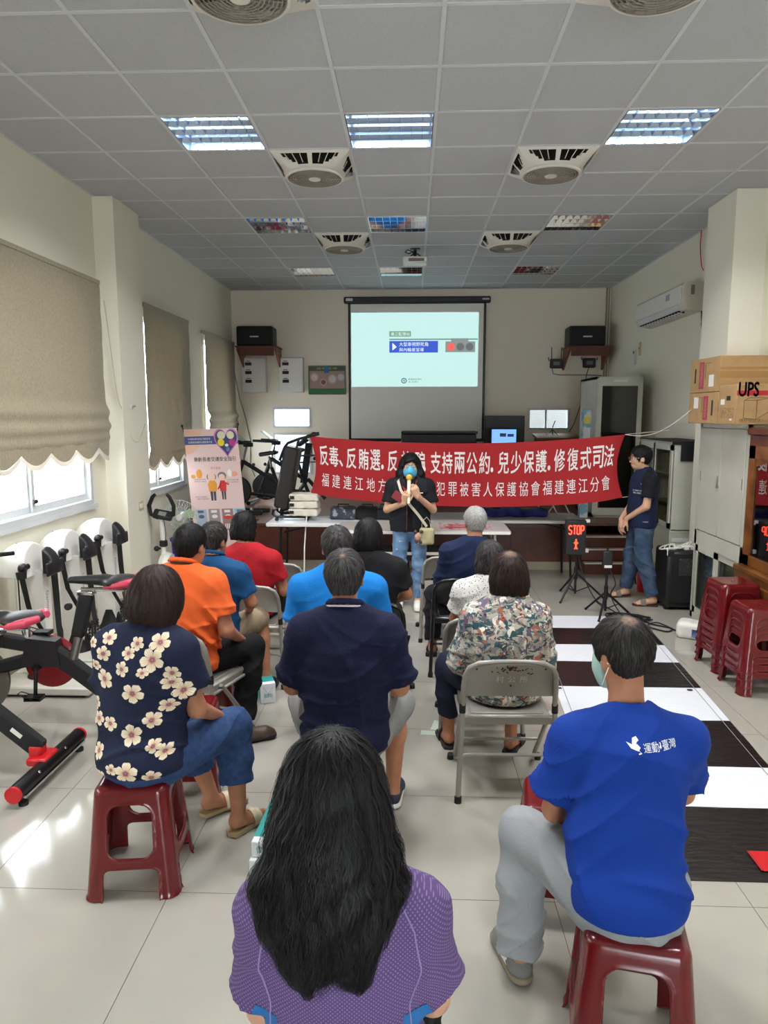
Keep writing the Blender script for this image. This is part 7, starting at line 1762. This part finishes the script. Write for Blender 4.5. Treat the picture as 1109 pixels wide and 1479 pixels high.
# 1 woman in navy hibiscus blouse, left front
m1 = person('woman with dark brown bob in a navy blouse with cream hibiscus flowers', -1.115, 2.80, -8,
    dict(pel=(0, -.02, .55), waist=(-.01, .0, .68), chest=(0, .03, .86), neck=(.015, .05, 1.03), head=(.03, .10, 1.185), shL=(-.150, .03, .975), shR=(.150, .03, .975), elL=(-.20, .08, .72), elR=(.205, .06, .715), wrL=(-.17, .30, .60), wrR=(.20, .26, .60),
         hipL=(-.10, .0, .53), hipR=(.10, .0, .53), knL=(-.02, .38, .50), knR=(.24, .37, .50), anL=(.08, .44, .10), anR=(.27, .32, .095)),
    build=1.04, turn=-8, nod=-12, skin='skin', h=.008, shirt=dict(m=cloth('navy_blouse_cloth', c(24, 30, 54)), inf=.022, sleeve=.62, flare=.02, hem=.50, name='blouse', fold=.007, seed=2), legs=dict(m=DENIM, len=1.62, cuff=.055, name='jeans', inf=.016),
    hair=dict(style='bob', m=HD, m2=HDS, n=4200, len=.125, thick=1.10, steps=12, step=.011, w=.0013, whorl=(0, -.02, .12), grav=1.0, lift=(.001, .010), wave=.0015, wander=.28), shoes=SAND_B, footdir=(-40, -28))
put_flowers(m1[1])
# 2 man in orange polo
person('man with black hair in an orange polo shirt and black trousers', -1.30, 3.92, -10,
    dict(head=(.03, .05, 1.20), knL=(.02, .40, .53), knR=(.27, .32, .53), anL=(.0, .42, .10), anR=(.29, .12, .10), wrR=(.24, .20, .62), elR=(.26, -.01, .735), wrL=(.0, .28, .62), waist=(0, -.03, .70), chest=(0, -.01, .88)),
    build=1.10, turn=-14, nod=-4, h=.009, belly=.01, shirt=dict(m=cloth('orange_cloth', c(226, 98, 44)), sleeve=.68, collar=cloth('orange_collar', c(218, 92, 42)), fold=.009, stripe=M['black'], seed=4), legs=dict(m=cloth('black_cloth_trousers', c(20, 20, 22)), len=1.92),
    hair=dict(style='short', m=hair_mat('black_hair_thin', c(22, 20, 20), c(40, 36, 34), None), m2=HBS, n=1500, whorl=(.02, -.07, .085)), shoes=SHOE_BR, footdir=(-20, -55))
# 3 man in steel blue shirt
person('man in a steel blue shirt between the orange and the red shirts', -1.29, 4.46, -8, dict(head=(0, .05, 1.13), neck=(0, 0, 1.0), shL=(-.18, 0, .93), shR=(.18, 0, .93), chest=(0, 0, .83), waist=(0, -.02, .66), anR=(.24, .30, .1)),
    turn=-18, nod=-3, h=.011, shirt=dict(m=cloth('steel_blue_cloth', c(22, 72, 116)), collar=cloth('steel_blue_collar', c(20, 68, 108)), sleeve=.7), legs=dict(m=cloth('khaki_shorts', c(150, 132, 108)), len=.95),
    hair=dict(style='short', m=hair_mat('greying_hair', c(34, 30, 28), c(64, 58, 54)), m2=HSP, n=1000), shoes=SHOE_BK)
# 4 woman in red
person('woman with short black hair in a red t-shirt, seated before the poster', -1.20, 5.06, -4, dict(head=(-.03, .05, 1.115), neck=(0, 0, .97), shL=(-.18, 0, .89), shR=(.18, 0, .89), chest=(0, 0, .79), waist=(0, -.01, .63), elR=(.26, .04, .66), elL=(-.24, .05, .66), wrR=(.17, .26, .62), knR=(.22, .44, .52), anR=(.25, .42, .1)),
    build=1.10, turn=-12, nod=-6, h=.011, shirt=dict(m=cloth('red_cloth', c(166, 26, 36)), sleeve=.62, fold=.004), legs=dict(m=cloth('black_slacks', c(22, 22, 24)), len=1.9),
    hair=dict(style='bob', m=HB, m2=HBS, n=1100, len=.085, steps=8, step=.009, whorl=(0, -.03, .11), grav=.8), shoes=SHOE_BK)
# 5 man in sky blue
person('man in a sky blue t-shirt with grey-streaked hair, behind the navy polo', -.41, 3.86, 0, dict(head=(-.01, .05, 1.205), knL=(-.2, .42, .52), knR=(.2, .42, .52), shL=(-.2, 0, .985), shR=(.2, 0, .985)), build=1.14, turn=10, nod=0, h=.009,
    shirt=dict(m=cloth('sky_blue_cloth', c(20, 118, 196)), sleeve=.75, fold=.004), legs=dict(m=cloth('dark_slacks', c(40, 42, 50)), len=1.9), hair=dict(style='short', m=hair_mat('grey_streaked_hair', c(34, 31, 30), c(84, 80, 78)), m2=HSP, n=1500, whorl=(0, -.06, .09)), shoes=SHOE_BK)
# 6 man in navy polo, centre
m6 = person('man in a navy polo shirt with white collar line and grey shorts', -.285, 2.985, 0,
    dict(head=(-.005, .03, 1.245), neck=(0, 0, 1.08), shL=(-.178, 0, 1.01), shR=(.178, 0, 1.01), elL=(-.245, .06, .74), elR=(.235, .06, .74), wrL=(-.205, .28, .62), wrR=(.205, .28, .62), knL=(-.23, .42, .52), knR=(.215, .42, .52), anL=(-.19, .38, .095), anR=(.20, .36, .095)), build=1.10, nod=6, h=.008,
    shirt=dict(m=cloth('navy_polo_cloth', c(17, 21, 50)), sleeve=.86, flare=.02, collar=cloth('navy_collar', c(24, 28, 64)), stripe=mat('red_white_collar_line', c(224, 210, 212), .8), fold=.009, hem=.50, seed=6), legs=dict(m=cloth('grey_shorts_cloth', c(128, 128, 126)), len=.98, name='shorts', flare=.02, inf=.02),
    hair=dict(style='short', m=hair_mat('grey_black_hair', c(28, 26, 26), c(60, 57, 56)), m2=HSP, n=2600, whorl=(0, -.060, .113), steps=8, step=.008, bald=.014, cols=(c(26, 25, 25), c(56, 54, 53))), shoes=SHOE_NV, footdir=(6, -8))
g = G()
for q in (-1, 1): pass
# 7 woman with short black hair, black top
person('woman with short black hair and black top on the black chair, left of the presenter', -.275, 4.66, 6, dict(head=(-.01, .05, 1.13), neck=(0, 0, 1.0), shL=(-.175, 0, .92), shR=(.175, 0, .92), chest=(0, 0, .82), waist=(0, 0, .66)), h=.011, turn=-5,
    shirt=dict(m=cloth('black_top', c(24, 24, 26)), sleeve=.7), legs=dict(m=cloth('black_pants', c(22, 22, 24)), len=1.9), hair=dict(style='bob', m=HB, m2=HBS, n=1300, len=.10, thick=1.0, steps=9, step=.009, whorl=(0, -.03, .11), grav=.8), shoes=SHOE_BK)
# 8 grey-haired man
person('man with short silver hair in a dark navy top on the black folding chair', .455, 5.34, 0, dict(head=(.03, .05, 1.125), neck=(.02, 0, .985), shL=(-.165, 0, .905), shR=(.165, 0, .905), chest=(0, 0, .80), waist=(0, 0, .64), elL=(-.215, .06, .67), elR=(.215, .06, .67), knL=(-.26, .30, .50), anL=(-.28, .26, .09), knR=(.1, .42, .5)), build=1.04, h=.010, nod=-3, turn=12,
    shirt=dict(m=cloth('dark_navy_cloth', c(24, 36, 68)), sleeve=1.9, fold=.006), legs=dict(m=cloth('black_pants_2', c(24, 24, 30)), len=1.9), hair=dict(style='crop', m=HG, m2=HGS, n=1300, thick=.7, steps=4, step=.005), shoes=SAND_K)
o = COL.objects['person.007'] if 'person.007' in COL.objects else None
# 9 small woman in white patterned blouse
person('small grey-haired woman in a white speckled blouse behind the leafy blouse', .485, 4.30, -12, dict(head=(-.01, .06, 1.045), neck=(0, .02, .92), shL=(-.165, .01, .845), shR=(.165, .01, .845), chest=(0, 0, .75), waist=(0, 0, .62), elL=(-.22, .06, .66), elR=(.2, .06, .66)), S=1.0, build=.95, h=.010, turn=14, nod=-6,
    shirt=dict(m=dotted_cloth('speckled_white_cloth', c(222, 220, 214), c(96, 96, 98), 75, (.24, .9)), sleeve=.6, name='blouse', flare=.02), legs=dict(m=DENIM, len=1.9), hair=dict(style='bob', m=hair_mat('grey_black_bob', c(40, 38, 38), c(92, 90, 88)), m2=HSP, n=1300, len=.07, steps=8, step=.008, whorl=(0, -.03, .11), grav=.8), shoes=SHOE_BK)
# 10 woman in leafy blouse on the grey chair
person('woman with dark thinning hair in a cream blouse printed with teal and rust leaves', .495, 3.64, 0, dict(head=(.015, .03, 1.11), neck=(.01, 0, .965), shL=(-.155, 0, .885), shR=(.160, 0, .885), chest=(0, -.01, .78), waist=(0, -.01, .63), pel=(0, 0, .54), elL=(-.222, .03, .65), elR=(.202, .02, .66), wrL=(-.20, .20, .585), wrR=(.15, .22, .60), hipL=(-.1, .02, .52), hipR=(.1, .02, .52), knL=(-.27, .34, .50), knR=(.10, .42, .50), anL=(-.27, .36, .09), anR=(.09, .30, .09)), build=1.12, h=.008, nod=-2, turn=4, belly=.01,
    shirt=dict(m=leafy_cloth(), sleeve=1.88, inf=.020, fold=.006, name='blouse', hem=.47), legs=dict(m=cloth('navy_slacks', c(26, 30, 48)), len=1.72), hair=dict(style='bob', m=hair_mat('thinning_brown_hair', c(32, 24, 21), c(60, 46, 40), None), m2=HDS, n=2200, len=.10, thick=.9, steps=10, step=.009, whorl=(0, -.045, .120), grav=.7, bald=.03, cols=(c(28, 21, 19), c(48, 37, 33)), lift=(.001, .008), wander=.25), shoes=SAND_K, footdir=(10, -25))
# 11 man in bright blue t-shirt
m11 = person('man in a bright royal blue t-shirt and grey trousers on the nearest red stool', .690, 2.00, 4,
    dict(pel=(-.035, 0, .53), waist=(-.03, .05, .66), chest=(.01, .12, .84), neck=(.01, .19, .985), head=(.01, .25, 1.175), shL=(-.165, .17, .925), shR=(.185, .15, .925), elL=(-.205, .20, .67), elR=(.235, .24, .70), wrL=(-.09, .36, .58), wrR=(.14, .42, .60), hipL=(-.12, .02, .52), hipR=(.06, .03, .52), knL=(-.27, .34, .50), knR=(.08, .46, .49), anL=(-.29, .28, .10), anR=(.07, .42, .10)), build=.97, turn=28, nod=-8, h=.0075,
    shirt=dict(m=cloth('royal_blue_cloth_shirt', c(13, 54, 142)), sleeve=.70, flare=.02, fold=.0095, hem=.49, seed=9, fz=.62), legs=dict(m=cloth('grey_check_trousers', c(150, 152, 154), var=(3, c(138, 140, 143), .4, .6)), len=1.99, cuff=.056, inf=.018, fold=.006),
    hair=dict(style='short', m=hair_mat('thin_black_hair', c(36, 33, 31), c(60, 55, 52)), m2=strand_mat('thin_strand', c(36, 33, 31), .3, 2.6), n=2600, thick=.7, whorl=(-.01, -.050, .115), steps=8, step=.008, bald=.026, cols=(c(30, 28, 27), c(52, 48, 46))), shoes=SHOE_GR, footdir=(12, 10), mask=mat('green_mask', c(150, 178, 168), .8))
sh = m11[1]; g = G()
def put(s_, w_, h_, x, z):
    vs, fs = text_verts(s_); x0_ = min(v[0] for v in vs); x1_ = max(v[0] for v in vs); y0_ = min(v[1] for v in vs); y1_ = max(v[1] for v in vs)
    p2 = [(x + (v[0] - x0_)/(x1_ - x0_)*w_, z + (v[1] - y0_)/(y1_ - y0_)*h_) for v in vs]; g.add(on_cloth(sh, p2, fs, (0, -.6, 0), (1, 0, 0), (0, 0, 1), (0, 1, 0)), fs)
put('運動', .050, .023, .005, .952); put('臺灣', .050, .023, .068, .952)
for poly in ([(-.040, .975), (-.030, .962), (-.012, .958), (-.004, .966), (-.010, .972), (-.024, .970)], [(-.028, .962), (-.020, .984), (-.008, .988), (-.003, .980), (-.010, .976), (-.016, .968)], [(-.022, .962), (-.012, .950), (-.002, .952), (-.010, .960)], [(.055, .974), (.060, .972), (.061, .966), (.056, .962), (.060, .958), (.056, .955), (.064, .960), (.064, .971)]):
    g.add(on_cloth(sh, poly, None, (0, -.6, 0), (1, 0, 0), (0, 0, 1), (0, 1, 0)), [tuple(range(len(poly)))])
obj('shirt_print', g, mat('white_shirt_print', c(236, 240, 246), .7), sh, False)
# 12 long-haired woman in purple, nearest
m12 = person('woman with long wavy black hair in a purple dotted shirt, nearest the camera', -.140, 1.37, 0,
    dict(pel=(.0, 0, .53), waist=(0, .0, .66), chest=(0, .0, .82), neck=(0, .01, .985), head=(-.022, .03, 1.165), shL=(-.155, 0, .905), shR=(.155, 0, .905), elL=(-.178, .02, .66), elR=(.192, .06, .66), wrL=(-.14, .26, .60), wrR=(.20, .30, .62), knL=(-.15, .42, .5), knR=(.15, .42, .5)), build=.98, h=.0065, skin='skinlight', nod=-6,
    shirt=dict(m=dotted_cloth('purple_dotted_cloth', c(94, 74, 122), c(134, 114, 156), 150, (.22, .0)), sleeve=.72, flare=.02, fold=.004, hem=.47), legs=dict(m=cloth('black_leggings', c(24, 24, 28)), len=1.9),
    hair=dict(style='long', m=hair_mat('long_black_hair', c(13, 12, 13), c(24, 22, 24)), m2=strand_mat('long_black_strand', c(19, 18, 20), .3, 2.3), n=6500, whorl=(0, -.02, .11), steps=28, step=.014, w=.0013, grav=1.6, lift=(.001, .026), wave=.006, wander=.16), shoes=SHOE_BK)
for q, sg in (('L', -1), ('R', 1)):
    key = [(.108, 1.0), (.150, .93), (.165, .84), (.140, .76), (.150, .64), (.150, .50)]; P2 = []
    for k in range(40):
        f_ = k/39*(len(key) - 1); i_ = min(int(f_), len(key) - 2); w_ = f_ - i_; P2.append((sg*(key[i_][0]*(1 - w_) + key[i_+1][0]*w_), key[i_][1]*(1 - w_) + key[i_+1][1]*w_))
    cp = on_cloth(m12[1], P2, None, (0, -.6, 0), (1, 0, 0), (0, 0, 1), (0, 1, 0), .0012); cp = [p for p, b_ in zip(cp, on_cloth.bad) if not b_]; g = G(); g.tube(cp, .0018, 6); obj('shirt_seam', g, mat('lilac_seam_' + q, c(150, 130, 178), .8), m12[0])
    nu_, nv_ = 26, 6; P2 = [(sg*(.128 + (.05 + .03*math.sin(PI*u))*v/(nv_ - 1)), .74 - .26*u) for u in np.linspace(0, 1, nu_) for v in range(nv_)]
    cp = on_cloth(m12[1], P2, None, (0, -.6, 0), (1, 0, 0), (0, 0, 1), (0, 1, 0), .0016); bd = on_cloth.bad; g = G(); fs = [(i*nv_ + j, i*nv_ + j + 1, (i+1)*nv_ + j + 1, (i+1)*nv_ + j) for i in range(nu_ - 1) for j in range(nv_ - 1)]
    fs = [f for f in fs if not any(bd[k] for k in f) and max(cp[k][1] for k in f) - min(cp[k][1] for k in f) < .03]; g.add(cp, fs); obj('side_panel', g, mat('bright_blue_panel_' + q, c(30, 104, 168), .8), m12[0], False)

# 13 presenter
HANDS = {'R': (Vector((.62, .45, .55)), (0.55, .6, -.55), 1, .95), 'L': (Vector((-.45, .50, .62)), (-.5, .7, -.4), -1, .95)}
m13 = person('woman presenter with wavy black hair, blue face mask and black vest, holding a microphone', -.015, 7.02, 180,
    dict(pel=(0, 0, .86), waist=(0, .0, 1.0), chest=(0, 0, 1.15), neck=(0, 0, 1.31), head=(0, .03, 1.445), shL=(-.175, 0, 1.24), shR=(.175, 0, 1.24), elL=(-.225, .05, 1.015), elR=(.225, .05, 1.015), wrL=(-.075, .24, 1.165), wrR=(.060, .25, 1.10), hipL=(-.085, 0, .82), hipR=(.085, 0, .82), knL=(-.095, .02, .46), knR=(.105, .02, .46), anL=(-.085, .0, .10), anR=(.115, -.10, .10)),
    build=.98, h=.008, skin='skinlight', face=True, nod=2, longbody=True, hands={'R': (Vector((-.25, .35, .9)), (.2, .85, -.35), 1, 1.0), 'L': (Vector((.35, .30, .85)), (-.3, .85, -.3), -1, 1.0)},
    shirt=dict(m=cloth('black_tshirt', c(24, 24, 26)), sleeve=.72, name='shirt', flare=.02, hem=.80), legs=dict(m=DENIM2, len=1.97, name='jeans', inf=.004, fold=.004, cuff=.036),
    hair=dict(style='wavy', m=HB, m2=HBS, n=2200, steps=14, step=.012, whorl=(0, -.01, .12), grav=.9, wave=.004, lift=(.001, .008), wander=.2), shoes=SHOE_W, footdir=(0, 4), mask=mat('blue_surgical_mask', c(84, 176, 214), .8), glasses=M['black'])
t = m13[0]; D = m13[2]
s = SDF((-.28, -.22, .76), (.28, .22, 1.36), .008)          # open vest over the t-shirt
s.cap((0, 0, .88), (0, 0, 1.0), .205, .19, k=.01, sq=((0, 1, 0), 1.45)); s.cap((0, 0, 1.0), (0, 0, 1.20), .19, .198, k=.05, sq=((0, 1, 0), 1.45)); s.cap((-.13, 0, 1.225), (.13, 0, 1.225), .078, k=.05)
s.plane((0, 0, .80), (0, 0, -1)); s.cap((0, .0, 1.30), (0, .10, 1.32), .07, k=.01, op='sub'); s.bx((.0, .16, 1.10), (.028, .10, .35), .01, op='sub'); s.cap((-.06, .2, 1.34), (0, .18, 1.10), .05, .03, op='sub'); s.cap((.06, .2, 1.34), (0, .18, 1.10), .05, .03, op='sub')
for q in (-1, 1): s.cap((q*.185, 0, 1.24), (q*.26, .03, 1.10), .070, .075, k=.01, op='sub')
folds(s, .005, 5, 1.0, .4); vest = link('vest', s.mesh('vest', 1), cloth('dark_vest_cloth', c(30, 32, 38)), t)
g = G(); yv = .143
for q in (-1, 1): obj('vest_lapel', G().prism([(q*.030, 1.22), (q*.085, 1.30), (q*.075, 1.22), (q*.040, 1.16)], yv - .005, yv + .004, ux=(1,0,0), uy=(0,0,1), org=(0, 0, 0)) if False else G().strap([(q*.075, .070, 1.315), (q*.060, .122, 1.25), (q*.034, .146, 1.17)], [.020, .034, .010], .006, (1, 0, 0)), M['bannerred'], vest)
obj('zip', G().tube([(.03, .150, 1.16), (.032, .152, .82)], .004, 6), mat('dull_red_piping', c(110, 44, 50), .6), vest)
obj('chest_print', G().box((-.125, .139, 1.185), (-.085, .142, 1.193)), M['textwhite'], vest, False)
def held(name, label, cat, g, m, loc=(0, 0, 0)):
    o = obj(name, g, m); return tag(o, label, cat)
def W(p): return Vector((-.015 - p[0], 7.02 - p[1], p[2]))
mic = thing('microphone', 'yellow-headed microphone with a pale handle held by the presenter', 'microphone', W((0, 0, 0)))
a, b_ = Vector((-.012, -.285, 1.13)), Vector((-.010, -.215, 1.335)); dv = (b_ - a).normalized()
obj('handle', G().tube([a - dv*.03, a, b_ - dv*.02], [.013, .015, .018], 12), mat('pale_mic_handle', c(222, 212, 190), .4), mic); obj('foam_head', G().ball(b_ + dv*.012, .030, 10), mat('yellow_foam', c(222, 180, 60), .9, bump=(200, .6)), mic)
ph = thing('phone_case', 'dark red folded phone case in the presenter\'s hand', 'phone', W((.115, .262, 1.165))); obj('cover', G().rbox((0, 0, 0), (.055, .006, .042), .004, rot(y=.6)), mat('dark_red_case', c(120, 26, 38), .5), ph); obj('edge', G().rbox((0, .008, 0), (.052, .003, .039), .002, rot(y=.6)), M['black'], ph)
for q, p, r in (('L', D['wrL'], .031), ('R', D['wrR'], .031)):
    obj('bracelet', G().tube([Vector(p).lerp(D['el' + q], .12) + Vector((r*math.cos(a_), 0, r*math.sin(a_)*.9)) for a_ in np.linspace(0, 2*PI, 16, endpoint=False)], .0035, 6, closed=True), mat('bracelet_' + q, c(160, 128, 90), .3, metal=.6), t)
bag = thing('shoulder_bag', 'pale olive bag with a cream strap and furry charm at the presenter\'s left hip', 'bag', W((-.165, .13, .78)))
s = SDF((-.12, -.08, -.14), (.12, .08, .14), .007); s.bx((0, 0, -.02), (.075, .035, .085), .03); s.plane((0, 0, .075), (0, 0, 1)); X, Y, Z = s.grid(); s.F += (.004*np.sin(50*X)*np.sin(40*Z)).astype(np.float32)
link('bag_body', s.mesh('bag_body', 1), mat('olive_canvas', c(176, 166, 128), .8), bag)
obj('bag_handle', G().strap([(-.05, 0, .05), (-.045, 0, .13), (0, 0, .17), (.03, 0, .13), (.04, 0, .05)], .018, .004, (0, 1, 0)), mat('cream_webbing', c(206, 196, 176), .8), bag)
so = W((-.165, .13, .78)); pts = [Vector(p) for p in ((-.165, .155, .86), (-.08, .182, .98), (.02, .198, 1.10), (.09, .180, 1.22), (.118, .115, 1.305), (.11, 0, 1.325), (.06, -.10, 1.25))]
obj('strap', G().strap([W(p) - so for p in pts], .026, .003, (.7, 0, .6)), bpy.data.materials['cream_webbing'], bag)
ch = obj('charm', G().ball((-.085, -.03, -.02), (.035, .03, .04), 8), mat('furry_charm', c(190, 150, 126), .95, bump=(80, 1.0)), bag); obj('charm_tuft', G().ball((-.11, -.035, .03), .018, 6).ball((-.05, -.035, .03), .018, 6).ball((-.10, -.03, -.07), .018, 6).ball((-.06, -.03, -.075), .018, 6), mat('brown_fur', c(84, 58, 50), .95), ch)
g = G()
for x, z, s_ in ((.115, .62, .022), (.09, .70, .016), (-.10, .50, .026), (-.09, .56, .012)): obj('jeans_tear', G().rbox((x - .0 if x > 0 else x, .085 if z > .6 else .080, z), (s_, .004, s_*.35), .002), mat('frayed_white_%d' % int(z*100), c(196, 196, 200), .9), t)

# 14 young man standing at the right, facing left
m14 = person('young man with black hair and glasses standing in a navy vest and blue jeans', 2.385, 7.38, 90,
    dict(pel=(0, 0, .87), waist=(0, 0, 1.0), chest=(0, -.01, 1.17), neck=(0, -.01, 1.36), head=(0, .045, 1.50), shL=(-.185, -.01, 1.28), shR=(.185, -.01, 1.28), elL=(-.215, .03, 1.03), elR=(.21, .03, 1.03), wrL=(-.045, .17, .88), wrR=(.035, .20, .86), hipL=(-.09, 0, .84), hipR=(.09, 0, .84), knL=(-.13, .01, .47), knR=(.13, .04, .47), anL=(-.20, -.08, .09), anR=(.18, .08, .09)),
    build=.97, h=.008, skin='skinlight', face=True, longbody=True, nod=-2, hands={'L': (Vector((.28, .25, -.9)), (0, 1, .2), -1, .4), 'R': (Vector((-.10, .15, -.95)), (0, 1, .2), 1, .4)},
    shirt=dict(m=cloth('black_short_sleeve', c(22, 24, 30)), sleeve=.66, flare=.015, hem=.84, fold=.004), legs=dict(m=DENIM3, len=1.96, name='jeans', inf=.016, fold=.006, cuff=.045),
    hair=dict(style='short', m=HB, m2=HBS, n=1600, thick=1.3, steps=7, step=.008, whorl=(0, -.05, .1), lift=(.001, .006)), shoes=dict(kind='sandal', m=mat('grey_sandal_strap', c(120, 108, 96), .7), sole=mat('dark_red_sandal_sole', c(62, 34, 34), .7), toes=True), footdir=(-8, 8), glasses=M['steel'])
t = m14[0]; s = SDF((-.28, -.22, .76), (.28, .22, 1.42), .008)
s.cap((0, 0, .86), (0, 0, 1.0), .20, .188, k=.01, sq=((0, 1, 0), 1.4)); s.cap((0, 0, 1.0), (0, -.01, 1.22), .188, .195, k=.05, sq=((0, 1, 0), 1.4)); s.cap((-.13, -.01, 1.265), (.13, -.01, 1.265), .078, k=.05); s.cap((0, -.005, 1.30), (0, 0, 1.375), .080, .068, k=.03)
s.cap((0, .01, 1.36), (0, .03, 1.45), .058, .06, k=.005, op='sub'); s.plane((0, 0, .80), (0, 0, -1))
for q in (-1, 1): s.cap((q*.20, 0, 1.27), (q*.25, .03, 1.08), .062, .070, k=.01, op='sub')
folds(s, .005, 8, 1.0, .4); vest = link('vest', s.mesh('vest', 1), cloth('navy_vest_cloth', c(24, 34, 62)), t)
obj('zip_pocket', G().tube([(-.165, .075, 1.02), (-.172, .060, .90)], .0035, 6), M['steel'], vest)
g = G()
def vput(s_, w_, h_, y, z, ww=-1):
    vs, fs = text_verts(s_); x0_ = min(v[0] for v in vs); x1_ = max(v[0] for v in vs); y0_ = min(v[1] for v in vs); y1_ = max(v[1] for v in vs)
    p2 = [(y - (v[0] - x0_)/(x1_ - x0_)*w_, z + (v[1] - y0_)/(y1_ - y0_)*h_) for v in vs]; g.add(on_cloth(vest, p2, fs, (-.6, 0, 0), (0, 1, 0), (0, 0, 1), (1, 0, 0)), fs)
vput('交通部公路局', .075, .014, .125, 1.175); vput('監理所', .06, .014, .122, 1.150); vput('安全', .035, .014, .08, 1.245); vput('公路監理', .05, .010, .05, .865)
obj('vest_print', g, mat('white_vest_print', c(214, 218, 226), .7), vest, False)
t = thing('fire_extinguisher', 'red fire extinguisher just behind the young man', 'fire extinguisher', (2.57, 7.80, 0))
obj('cylinder', G().lathe([(0, 0), (.06, 0), (.065, .02), (.065, .36), (.05, .41), (.02, .44), (0, .44)], n=20), M['red'], t); obj('valve', G().tube([(0, 0, .43), (0, 0, .49)], .018, 10).rbox((.02, 0, .49), (.05, .012, .012), .004), M['black'], t); obj('hose', G().tube([(-.02, 0, .46), (-.09, 0, .42), (-.10, 0, .2), (-.08, 0, .08)], .009, 6), M['rubber'], t)
